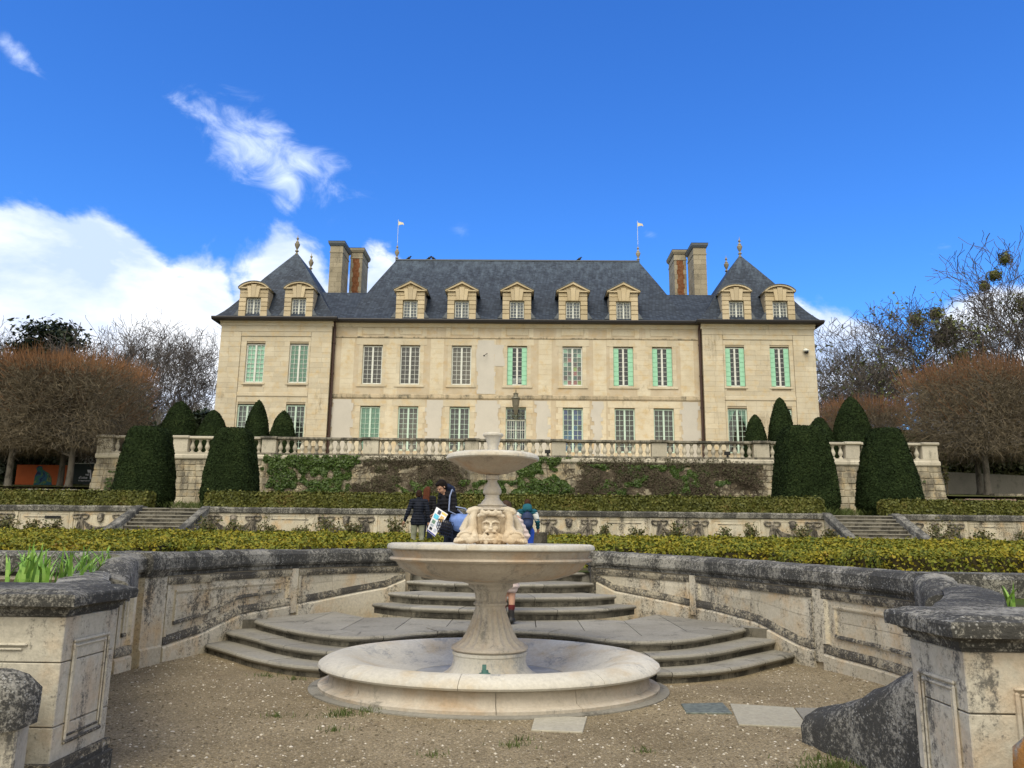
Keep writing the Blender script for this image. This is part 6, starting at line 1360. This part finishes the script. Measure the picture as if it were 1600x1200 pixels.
# clipped lindens (bare, with orange shoots)
def lindenproto(seed,W,Dp,z0,z1,n=8000,no=2600):
    r=np.random.default_rng(seed); S=[];B=[];O=[]
    def rad(x,y,z):   # rounded box metric
        u=abs(x)/(W/2),abs(y)/(Dp/2),abs(z-(z0+z1)/2)/((z1-z0)/2); return (u[0]**8+u[1]**8+u[2]**6)**.13
    for i in range(9):
        a=2*PI*i/9+r.normal(0,.2); p=np.array([0,0,z0-.3+r.random()*.9]); e=np.array([math.cos(a)*W*.38,math.sin(a)*Dp*.38,r.uniform(z0+.8,z1-.8)]); q=p
        for k in range(6):
            nq=p+(e-p)*(k+1)/6+r.normal(0,.13,3); B.append((*q,*nq,.075*(1-k/8),.075*(1-(k+1)/8))); q=nq
            for _ in range(3):
                d=r.normal(0,1,3); d[2]+=.3; d/=np.linalg.norm(d); w_=q
                for j in range(3): n2=w_+d*.35+r.normal(0,.12,3); B.append((*w_,*n2,.032*(1-j/4),.032*(1-(j+1)/4))); w_=n2
    for i in range(n):
        while True:
            p=np.array([r.uniform(-W/2,W/2),r.uniform(-Dp/2,Dp/2),r.uniform(z0,z1)])
            if .3<rad(*p)<.97: break
        c=np.array([0,0,(z0+z1)/2-.3]); d=p-c; d=d/np.linalg.norm(d)+r.normal(0,1.1,3); d/=np.linalg.norm(d); L_=r.uniform(.25,.6)
        for j in range(2): q=p+d*L_/2; S.append((*p,*q,.013-.004*j,.009-.004*j)); p=q; d=d+r.normal(0,.4,3); d/=np.linalg.norm(d)
    for i in range(no):
        if r.random()<.86: p=np.array([r.uniform(-W/2,W/2)*.96,r.uniform(-Dp/2,Dp/2)*.96,z1-r.uniform(.1,.8)]); d=np.array([p[0]/W*.5,p[1]/Dp*.5,1.])
        else: s=1 if r.random()<.5 else -1; p=np.array([s*W/2*r.uniform(.8,.95),r.uniform(-Dp/2,Dp/2),r.uniform(z0+1.6,z1)]); d=np.array([s*.8,0,.7])
        d=d/np.linalg.norm(d)+r.normal(0,.13,3); q=p+d*r.uniform(.35,.95); O.append((*p,*q,.010,.005))
    T=[(0,0,0,.02,0,z0*.5,.23,.19),(.02,0,z0*.5,0,0,z0+.6,.19,.14)]
    b=MB(); b.tube([(0,0,-.1),(0,0,.15),(.02,0,z0*.5),(0,0,z0+.8)],[.25,.18,.16,.13],10)
    return b.mesh('trunk',True),segmesh('branches',B,M_bark),segmesh('crown',S,M_twig),segmesh('orange_shoots',O,M_orange)
LP1=lindenproto(1,5.9,5.5,1.85,6.75,9500,1500); LP2=lindenproto(2,5.9,5.5,1.85,6.75,9500,1500); LP1[0].materials.append(M_bark); LP2[0].materials.append(M_bark)
def linden(label,x,y,z,v,s=1.,rz=0.,sz=1.,grp=None):
    p=(LP1,LP2)[v]; th=thing('linden_tree',label,'tree',(x,y,z),rz,grp); th.scale=(s,s,sz); ob('trunk',p[0],None,th); c=ob('crown',p[2],None,th); ob('branches',p[1],None,c); ob('orange_shoots',p[3],None,c,label='upright orange young shoots')
GLL='clipped bare lindens left of the chateau'
linden('clipped linden nearest the retaining wall, its trunk by the dark banner',-23.8,41.2,4.0,0,1,0,.98,GLL); linden('clipped linden whose trunk stands before the orange banner',-25.7,43.6,4.1,1,1,1.57,1.0,GLL)
linden('clipped linden with trunk left of the orange banner',-27.3,41.6,4.0,1,1,3.1,1.0,GLL); linden('clipped linden second from the left edge',-28.7,43.6,4.1,0,1,1.6,1.0,GLL); linden('clipped linden at the left picture edge',-32.0,43.3,4.0,0,1,4.6,1.03,GLL); linden('clipped linden behind the block, before the evergreen',-27.0,48.5,4.3,0,1,.8,1.1,GLL); linden('clipped linden of the rear row at far left',-33.5,49,4.3,1,1,2.2,1.1,GLL)
GLR='clipped bare lindens right of the chateau'
linden('big clipped linden right of the retaining wall, nearer of two trunks',26.1,43.8,4.3,0,1.12,.4,1.03,GLR); linden('clipped linden right behind the big one, with thinner trunk',27.3,46.6,4.5,1,1.0,2,1.03,GLR); linden('clipped linden cut by the right picture edge',31.6,46.5,4.5,1,1.1,1,1.05,GLR)
linden('clipped linden at the right end of the chateau terrace',25.2,57,5.2,1,1.0,.3,.93,GLR); linden('clipped linden beside the corner of the right pavilion',21.9,64,5.3,0,1.,2.5,.93,GLR); linden('clipped linden between pavilion and big linden, rear row',28.6,63,5.3,0,1.1,5.,.97,GLR); linden('rearmost clipped linden left of the rear row',25.5,71,5.4,1,1.1,3.3,1.0,GLR); linden('clipped linden of the rear row at far right',34.5,60,5.3,0,1.15,4.,1.05,GLR)
# dark hedges, banners, low walls and steps at the sides
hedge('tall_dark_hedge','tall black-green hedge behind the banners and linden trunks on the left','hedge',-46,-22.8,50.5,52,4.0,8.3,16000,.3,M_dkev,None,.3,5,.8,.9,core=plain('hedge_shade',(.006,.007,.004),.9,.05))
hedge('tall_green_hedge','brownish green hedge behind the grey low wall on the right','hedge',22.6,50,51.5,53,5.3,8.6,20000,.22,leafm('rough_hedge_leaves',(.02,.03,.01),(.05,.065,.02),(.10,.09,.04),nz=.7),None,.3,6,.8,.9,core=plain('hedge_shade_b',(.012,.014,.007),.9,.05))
def bannerfig():
    th=thing('orange_banner','orange exhibition banner with a painted seated figure, behind the linden trunks','banner'); b=MB(); b.box(-30.5,-27.25,47.0,47.04,4.35,5.62); ob('banner_cloth',b,plain('orange_print',(.52,.12,.035),.7,.2,var=.12,sc_=1.5),th)
    ce=MB(); pts=[(-29.05,4.36),(-29.0,5.3),(-28.75,5.75),(-28.95,6.05),(-28.65,6.3),(-28.2,6.25),(-28.05,5.95),(-27.6,5.75),(-27.1,5.55),(-26.75,5.1),(-26.6,4.36)]; ce.prismy([(-29.35+(x+29.05)*.46,4.36+(z-4.36)*.62) for x,z in pts],46.985,46.998)
    t=Mt('figure_print',.7,.2); t.col(t.ramp(t.noise(2.6,3,.6,1.),(.3,(.03,.05,.12)),(.42,(.04,.13,.22)),(.5,(.05,.17,.12)),(.6,(.20,.25,.08)),(.7,(.04,.05,.10)),interp='CONSTANT')); ob('printed_figure',ce,t.m,th)
    for x in (-30.4,-28.9,-27.3): b=MB(); b.tube([(x,47.08,4.1),(x,47.08,5.66)],.03,6); ob('banner_post',b,M_gut,th)
bannerfig()
def textobj(s,size,loc,mat,parent,name='lettering',rx=PI/2):
    cu=bpy.data.curves.new('t','FONT'); cu.body=s; cu.size=size; cu.extrude=.004; o=bpy.data.objects.new('t',cu); COL.objects.link(o); bpy.context.view_layer.update()
    me=bpy.data.meshes.new_from_object(o.evaluated_get(bpy.context.evaluated_depsgraph_get())); bpy.data.objects.remove(o); me.materials.clear(); return ob(name,me,mat,parent,loc,rot=(rx,0,0))
th=thing('dark_banner','dark green-black banner with white lettering between linden trunk and retaining wall','banner'); b=MB(); b.box(-25.75,-22.6,44.6,44.64,4.35,5.5); ob('banner_cloth',b,plain('black_green_print',(.012,.022,.022),.6,.3),th)
Wp=plain('white_print',(.62,.62,.68),.6,.2)
textobj('val',.20,(-24.88,44.585,4.83),Wp,th); textobj("d'oise",.22,(-25.25,44.585,4.64),Wp,th); textobj('le département',.115,(-25.25,44.585,4.50),Wp,th)
b=MB(); b.prismy([(-24.80,5.16),(-24.58,5.16),(-24.50,4.62),(-24.59,4.62),(-24.62,5.0),(-24.75,5.0)],44.58,44.598); ob('white_logo',b,Wp,th)
b=MB(); b.tube([(-25.75,44.62,5.52),(-22.6,44.62,5.55)],.02,5); ob('banner_rope',b,M_white,th)
b=MB(); b.prism([(-40,41.2),(-24.4,41.9),(-23.9,42.2),(-24.0,42.45),(-40,41.7)],3.3,3.95); ob('kerb_wall',jitmesh(b.mesh('kerb_wall'),.02),M_exd,label='low lichen-grey kerb wall under the left lindens',cat='wall')
for s,l in ((-1,'three grey garden steps at the left end of the retaining wall'),(1,'three pinkish garden steps at the right end of the retaining wall')):
    th=thing('garden_steps',l,'steps')
    for i in range(3): x0,x1=sorted((s*22.75,s*(25.4-.25*(2-i) if s>0 else 25.4))); x1+=.4*(2-i)*(s>0); b=MB(); b.box(x0,x1,39.6+.33*i,41.4,3.1,3.42+.16*(i+1)-.1); ob('step_stone',bev(b.mesh('step_stone'),.015),M_step if s<0 else plain('pink_step_stone',(.25,.18,.15),.9,.1),th)
b=MB(); b.prism([(25.6,42.4),(44,43.4),(44,43.9),(25.6,42.9)],3.4,4.22); ob('kerb_wall',jitmesh(b.mesh('kerb_wall'),.02),M_exd,label='low lichen-black kerb wall under the right lindens',cat='wall')
b=MB(); b.add([(22.4,48.5,4.4),(46,47.2,4.2),(46,47.2,4.95),(22.4,48.5,6.05),(22.4,48.8,4.4),(46,47.5,4.2),(46,47.5,4.95),(22.4,48.8,6.05)],[(0,1,2,3),(4,7,6,5),(3,2,6,7),(0,3,7,4),(1,5,6,2)]); ob('grey_wall',b,stone('grey_bank_wall',(.24,.23,.2),(.3,.28,.24),.4,1.,(.1,.1,.09),None,0),label='low grey sloping wall behind the right linden trunks',cat='wall')
for i,(x,y,h,l) in enumerate(((24.0,44.0,2.6,'slender young sapling left of the right linden trunks'),(29.9,44.3,2.5,'thin sapling with russet leaves right of the trunks'),(31.3,44.5,2.6,'thin sapling at the right picture edge'))): bush('sapling',l,'sapling',x,y,4.1,.5,h,110,.09,M_rose,None,200+i)
# far wood closing the horizon
def farwood(name,label,x0,x1,y,z0,zt,n,seed,mat,thin=.035,hs=(1.2,3.6)):
    r=np.random.default_rng(seed); x=r.uniform(x0,x1,n); top=np.array([zt+1.6*mnoise.noise(Vector((v*.09,seed,0)))+1.*mnoise.noise(Vector((v*.35,seed,2))) for v in x]); z=z0+(top-z0)*r.random(n)**.8; yy=y+r.uniform(-3,5,n)
    d=np.c_[r.normal(0,.45,n),r.normal(0,.3,n),np.abs(r.normal(1,.2,n))]; L_=r.uniform(*hs,n)[:,None]*.4; p0=np.c_[x,yy,z]; p1=p0+d*L_; return ob(name,segmesh(name,np.c_[p0,p1,np.full(n,thin),np.full(n,thin*.35)],mat),kind='stuff',label=label,cat='wood')
farwood('far_wood','distant grey leafless wood behind the lindens and chateau',-150,150,96,5,12.5,52000,5,M_grytw,.04)
farwood('near_thicket','greenish twiggy thicket between the linden block and the chateau',-44,-20,62,5,11.5,12000,6,M_grytw,.02,(1,2.4)); farwood('near_thicket','brown twiggy thicket behind the lindens on the right',19,60,78,5,11.5,11000,8,M_twig,.026,(1,2.8))
# ================================================================ PEOPLE
M_skin=plain('skin',(.50,.29,.20),.55,.35,var=.05)
def V3(*a): return Vector(a)
def person(label,loc,H,rz,lean=0.,arms=None,legs=None,top=None,bottom=None,hair=(.010,.007,.006),hairlen=0,topmat=None,botmat=None,coat=0,shoe=(.02,.02,.02),face=True,group=None,headturn=0.,vox=.011,hood=None,sock=None,nod=0.):
    k=H/1.70; th=thing('person',label,'person',loc,rz,group)
    Rl=Matrix.Rotation(lean,3,'X')      # positive lean tips the trunk towards -y, the way the figure faces
    hip=V3(0,0,.90)*k
    def up(x,y,z): q=V3(x,y,z)*k-hip; return hip+Rl@q
    J=dict(pel=V3(0,.0,.93)*k,belly=up(0,0,1.08),chest=up(0,.0,1.26),neck=up(0,.0,1.44))
    for s,n in ((-1,'L'),(1,'R')):
        J['sh'+n]=up(s*.175,.01,1.385); J['hip'+n]=V3(s*.088,0,.90)*k
        a=(arms or {}).get(n,((s*.23,.02,1.10),(s*.25,-.06,.86))); J['el'+n]=up(*a[0]); J['wr'+n]=up(*a[1])
        l=(legs or {}).get(n,((s*.095,-.01,.50),(s*.10,.03,.09))); J['kn'+n]=V3(*l[0])*k; J['an'+n]=V3(*l[1])*k
    hc=up(0,-.035-.06*nod,1.575-.02*nod); Rh=Matrix.Rotation(lean*.6+nod,3,'X')@Matrix.Rotation(headturn,3,'Z')
    hd=lambda x,y,z:hc+Rh@(V3(x,y,z)*k)
    b=MB(); c=lambda a,e,r0,r1,n=12: capsule(b,a,e,r0*k,r1*k,n)
    c(J['pel'],J['belly'],.125,.11); c(J['belly'],J['chest'],.11,.13); c(J['chest'],up(0,0,1.36),.12,.08); c(J['shL'],J['shR'],.058,.058)
    c(J['neck']-V3(0,0,.06)*k,hd(0,.02,-.06),.055,.05)
    for n in 'LR':
        c(J['hip'+n],J['kn'+n],.085,.055); c(J['kn'+n],J['an'+n],.056,.035); f=J['an'+n]; c(f+V3(0,.02,-.05)*k,f+V3(0,-.14,-.062)*k,.035,.026)
        c(J['sh'+n],J['el'+n],.048,.038); c(J['el'+n],J['wr'+n],.037,.025)
        d=(J['wr'+n]-J['el'+n]).normalized(); sd=d.cross(V3(0,0,1)); sd=sd.normalized() if sd.length>.1 else V3(1,0,0); w_=J['wr'+n]
        c(w_,w_+d*.07*k,.025,.034)
        for j,(o,l) in enumerate(((-.027,.055),(-.009,.068),(.009,.064),(.026,.05))): p=w_+d*.085*k+sd*o*k; q=p+d*l*.55*k; c(p,q,.0095,.009,6); c(q,q+d*l*.4*k+V3(0,0,-.018)*k,.009,.0075,6)
        p=w_+d*.03*k+sd*.03*k*(1 if n=='L' else -1); c(p,p+(d*.045+sd*.03*(1 if n=='L' else -1))*k,.011,.009,6)
    # head: skull, jaw, nose, ears, lips, brows
    b.ell(hd(0,.012,.02),(.074*k,.093*k,.098*k),16,11,Rh); b.ell(hd(0,-.03,-.045),(.055*k,.055*k,.06*k),14,9,Rh); b.ell(hd(0,-.055,-.085),(.028*k,.025*k,.022*k),10,7,Rh)
    b.ell(hd(0,-.094,-.012),(.013*k,.02*k,.024*k),8,7,Rh); b.ell(hd(0,-.084,-.052),(.024*k,.012*k,.009*k),8,6,Rh)
    for s in (-1,1): b.ell(hd(s*.077,.012,-.01),(.01*k,.02*k,.03*k),8,6,Rh); b.ell(hd(s*.03,-.078,.022),(.024*k,.012*k,.008*k),8,6,Rh)
    ob('body',remesh(b,vox*k,1,'body'),M_skin,th)
    if face:
        e=MB()
        for s in (-1,1): e.ell(hd(s*.031,-.084,.004),(.012*k,.006*k,.006*k),8,6,Rh)
        ob('eyes',e.mesh('eyes',True),M_black,th); e=MB(); e.ell(hd(0,-.095,-.053),(.02*k,.004*k,.006*k),8,6,Rh); ob('lips',e.mesh('lips',True),plain('lips',(.36,.12,.10),.5),th)
    # hair
    b=MB(); b.ell(hd(0,.03,.035),(.085*k,.098*k,.098*k),16,11,Rh); b.ell(hd(0,-.02,.085),(.066*k,.07*k,.04*k),14,8,Rh)
    for s in (-1,1): b.ell(hd(s*.068,.03,-.01),(.02*k,.05*k,.06*k),8,7,Rh)
    if hairlen: 
        for s in (-.05,0,.05): capsule(b,hd(s,.08,.02),hd(s*1.3,.105,-.06)+V3(0,.03,-hairlen)*k,.05*k,.03*k)
    else: b.ell(hd(0,.085,-.02),(.06*k,.04*k,.06*k),10,8,Rh)
    ob('hair',remesh(b,.011*k,1,'hair'),plain('hair_%d'%int(hair[0]*1000),hair,.75,.12,var=.4,sc_=40),th)
    # trousers
    if bottom is not None:
        b=MB(); capsule(b,J['pel']+V3(-.04,0,0)*k,J['pel']+V3(.04,0,0)*k,.125*k,.125*k)
        for n in 'LR':
            capsule(b,J['hip'+n],J['kn'+n],.098*k,.075*k); capsule(b,J['kn'+n],J['an'+n]+V3(0,0,.04)*k,.074*k,.058*k)
        me=remesh(b,.013*k,2,'trousers'); jitmesh(me,.008,9); ob('trousers',me,bottom,th)
    # top
    b=MB(); capsule(b,J['pel']+V3(0,0,-.02 if not coat else -.02)*k,J['belly'],.145*k,.14*k); capsule(b,J['belly'],J['chest'],.14*k,.152*k); capsule(b,J['chest'],up(0,0,1.38),.15*k,.085*k); capsule(b,J['shL'],J['shR'],.08*k,.08*k); capsule(b,up(0,.01,1.40),up(0,.0,1.47),.075*k,.065*k)
    if coat: 
        for s in (-1,0,1): capsule(b,J['pel']+V3(s*.05,0,.05)*k,J['pel']+V3(s*.09,.01,-coat)*k,.13*k,.12*k)
    for n in 'LR': capsule(b,J['sh'+n],J['el'+n],.075*k,.062*k); capsule(b,J['el'+n],J['wr'+n]-(J['wr'+n]-J['el'+n])*.06,.062*k,.046*k)
    me=remesh(b,.013*k,2,'jacket')
    for v in me.vertices:     # quilted ribs and folds
        v.co+=v.normal*(.006*math.sin(v.co.z/k*90)+.006*mnoise.noise(v.co*14))*k
    ob('jacket',me,top,th)
    if hood: 
        b=MB(); b.ell(up(0,.10,1.46),(.13*k,.085*k,.10*k),14,9,Rl); b.ell(up(0,.06,1.52),(.115*k,.07*k,.075*k),14,9,Rl); me=remesh(b,.012*k,2,'hood'); ob('hood',jitmesh(me,.008,12),hood,th)
    for n in 'LR':
        b=MB(); f=J['an'+n]; capsule(b,f+V3(0,.03,-.045)*k,f+V3(0,-.15,-.055)*k,.043*k,.036*k); capsule(b,f+V3(0,.005,-.03)*k,f+V3(0,.0,(.02 if not sock else .10))*k,.043*k,.045*k); ob('shoe',remesh(b,.012*k,1,'shoe'),plain('shoe_leather',shoe,.5,.4) if 'shoe_leather' not in bpy.data.materials else bpy.data.materials['shoe_leather'],th)
        if sock: b=MB(); a0=f+V3(0,0,.10)*k; a1=f+(J['kn'+n]-f)*.34; capsule(b,a0,a1,.044*k,.050*k); ob('sock',b.mesh('sock',True),sock,th)
    return th,up,hd,J
# woman leaning over a map, on the top step behind the bowl
M_coat=plain('black_coat_fabric',(.010,.010,.013),.8,.2,var=.3,sc_=20); M_navy=plain('navy_fabric',(.012,.018,.042),.8,.2,var=.3,sc_=20)
W_LOC=(-.99,15.0,.975); W_RZ=R(-52)
w_,up,hd,J=person('woman in a black coat bending over a printed sheet, behind the fountain bowl',W_LOC,1.74,W_RZ,lean=R(17),
    arms={'L':((-.22,-.10,1.12),(-.08,-.30,1.10)),'R':((.24,-.06,1.10),(.07,-.30,1.12))},legs={'L':((-.10,-.03,.50),(-.12,.03,.09)),'R':((.12,.0,.50),(.15,.05,.09))},
    top=M_coat,bottom=plain('dark_jeans',(.016,.022,.04),.8,.2,var=.3,sc_=14),hood=M_navy,coat=.12,nod=R(28),vox=.010)
def w2(p): return Matrix.Rotation(W_RZ,3,'Z')@Vector(p)+Vector(W_LOC)
hL,hR=w2(J['wrL']),w2(J['wrR'])
# printed sheet: a thin folded card hanging from her hands
def sheetobj():
    th=thing('printed_sheet','white printed map sheet with coloured pictures held by the woman','sheet'); Y=14.55
    A,B,C_,D=V3(-1.255,Y+.05,2.145),V3(-1.035,Y,2.01),V3(-1.265,Y-.03,1.60),V3(-1.42,Y+.0,1.71)
    def P(u,v): return A.lerp(B,u).lerp(D.lerp(C_,u),v)+V3(0,-.02*math.sin(PI*v)+.012*math.sin(PI*u),0)
    def patch(u0,u1,v0,v1,off,mat,name,n=5):
        v=[];f=[]
        for i in range(n+1):
            for j in range(n+1): p=P(lerp(u0,u1,i/n),lerp(v0,v1,j/n)); v.append(p+V3(-.3,-1,0).normalized()*off)
        m_=len(v); v+=[p+V3(.3,1,0).normalized()*.003 for p in v]
        f=[(i*(n+1)+j,(i+1)*(n+1)+j,(i+1)*(n+1)+j+1,i*(n+1)+j+1) for i in range(n) for j in range(n)]; f+=[tuple(m_+q for q in g[::-1]) for g in f]; ob(name,MB().add(v,f),mat,th)
    patch(0,1,0,1,0,plain('white_paper',(.74,.75,.80),.6,.2,var=.02),'paper')
    for u0,u1,v0,v1,c_ in ((.25,.5,.05,.2,(.05,.06,.1)),(.55,.97,.03,.12,(.80,.55,.18)),(.08,.5,.24,.42,(.13,.52,.72)),(.6,.9,.18,.40,(.62,.42,.18)),(.12,.42,.48,.62,(.16,.28,.22)),(.5,.9,.48,.62,(.55,.62,.75)),(.12,.42,.66,.74,(.35,.42,.5)),(.15,.42,.78,.88,(.02,.03,.04)),(.6,.85,.74,.86,(.45,.5,.6)),(.02,.98,.94,.985,(.05,.06,.30))):
        patch(u0,u1,v0,v1,.004,plain('print_%d'%int(u0*100+v0*1000),c_,.6,.2,var=.15,sc_=30),'printed_picture')
sheetobj()
th=thing('tote_bag','slouchy cornflower blue tote bag hanging at the woman\'s hip','bag'); b=MB(); c0=V3(-.80,14.72,1.86)
b.ell(c0,(.235,.12,.165),18,11); b.ell(c0+V3(.07,0,-.05),(.17,.13,.14),16,9); b.ell(c0+V3(-.1,0,.02),(.13,.10,.12),14,9); b.box(c0.x-.19,c0.x+.20,c0.y-.05,c0.y+.05,c0.z,c0.z+.16)
me=remesh(b,.011,2,'bag_body'); 
for v in me.vertices: v.co+=v.normal*.02*mnoise.noise(v.co*9)
ob('bag_body',me,plain('blue_bag_cloth',(.13,.22,.52),.6,.35,var=.2,sc_=9),th)
sR=w2(J['shR']); b=MB(); b.tube([c0+V3(-.10,-.04,.15),sR+V3(-.04,-.17,-.30),sR+V3(-.03,-.13,-.02),sR+V3(-.0,-.02,.10),sR+V3(.05,.10,.02),sR+V3(.08,.12,-.25),c0+V3(.02,.10,.16)],.014,6); b.tube([c0+V3(.13,-.03,.15),c0+V3(.08,-.05,.26),sR+V3(.08,-.10,-.22)],.014,6); ob('strap',b.mesh('strap',True),plain('grey_strap',(.22,.27,.42),.6),th)
th=thing('net_bag','black net shopping bag hanging beside the blue tote bag','bag'); b=MB()
for i in range(9):
    t=i/8; b.tube([(-1.19+.27*t,14.52,1.93-.10*t),(-1.23+.30*t,14.47,1.78),(-1.16+.22*t,14.52,1.60)],.007,4)
for j in range(6): z=1.90-.055*j; b.tube([(-1.22,14.49,z+.02),(-1.08,14.46,z),(-.92,14.49,z-.05)],.006,4)
ob('netting',b,M_navy,th); b=MB(); b.ell((-1.07,14.55,1.76),(.13,.05,.15),14,9); ob('bag_body',b.mesh('bag_body',True),M_black,th)
# children
person('child in a dark quilted jacket and pale trousers, left of the woman',(-2.17,18.95,1.18),1.53,R(188),top=plain('dark_quilted_jacket',(.009,.012,.022),.7,.2,var=.2,sc_=20),bottom=plain('sage_trousers',(.24,.25,.18),.8,.2),hair=(.03,.014,.010),legs={'L':((-.10,-.02,.5),(-.12,.05,.09)),'R':((.11,-.04,.5),(.13,.02,.09))},arms={'L':((-.24,.03,1.12),(-.27,.0,.86)),'R':((.27,.03,1.12),(.36,-.02,.88))},coat=.08,face=False,vox=.013)
person('person with long loose auburn hair and dark clothes, half hidden behind the woman',(-2.14,20.35,1.22),1.66,R(165),top=M_coat,bottom=M_navy,hair=(.085,.028,.014),hairlen=.34,coat=.05,face=False,vox=.013)
bx,up,hd,J=person('boy in teal hooded coat and bright blue trousers, walking away beyond the mask',(.44,16.0,1.0),1.37,R(176),top=plain('teal_coat',(.012,.085,.12),.8,.2,var=.2,sc_=12),bottom=plain('bright_blue_trousers',(.03,.09,.50),.8,.2,var=.1),hair=(.05,.022,.012),hood=plain('teal_hood',(.014,.10,.135),.8,.2),coat=0,legs={'L':((-.07,-.06,.5),(-.06,-.10,.09)),'R':((.07,.04,.5),(.06,.16,.11))},arms={'L':((-.26,.0,1.14),(-.26,-.14,.98)),'R':((.26,.0,1.14),(.27,-.14,1.0))},face=False,vox=.012)
Mw=plain('white_sleeve',(.62,.63,.6),.7); b=MB()
for n in 'LR': a,e=J['sh'+n],J['el'+n]; capsule(b,a.lerp(e,.25),a.lerp(e,.75),.064,.056)
ob('sleeve_band',b.mesh('sleeve_band',True),Mw,bx)
th=thing('backpack','small navy blue school backpack worn by the boy','backpack',(.44,15.83,1.93)); b=MB(); b.ell((0,0,0),(.125,.085,.19),16,11); b.box(-.10,.10,-.05,.05,-.16,.14); b.ell((0,-.06,-.07),(.095,.05,.08),14,9)
ob('bag_body',remesh(b,.01,2,'bag_body'),plain('navy_backpack',(.014,.028,.085),.6,.3),th); b=MB(); b.tube([(-.09,-.065,.04),(-.04,-.088,.05),(.04,-.088,.05),(.09,-.065,.04)],.006,5); b.tube([(-.03,-.02,.18),(0,-.02,.22),(.03,-.02,.18)],.008,5); ob('zip_and_loop',b,M_black,th)
g,up,hd,J=person('person in pale pink coat, red socks and dark boots, hidden behind the fountain',(.10,11.72,.38),1.76,R(170),top=plain('pale_pink_coat',(.60,.50,.47),.8,.2,var=.08),bottom=None,hair=(.05,.03,.02),coat=.40,shoe=(.015,.015,.035),sock=plain('red_sock',(.10,.018,.02),.8,.1),face=False,legs={'L':((-.10,-.02,.50),(-.10,.03,.09)),'R':((.02,-.01,.50),(.02,.05,.09))},arms={'L':((-.29,-.03,1.20),(-.15,-.22,1.42)),'R':((.29,-.03,1.20),(.15,-.22,1.42))},vox=.012)
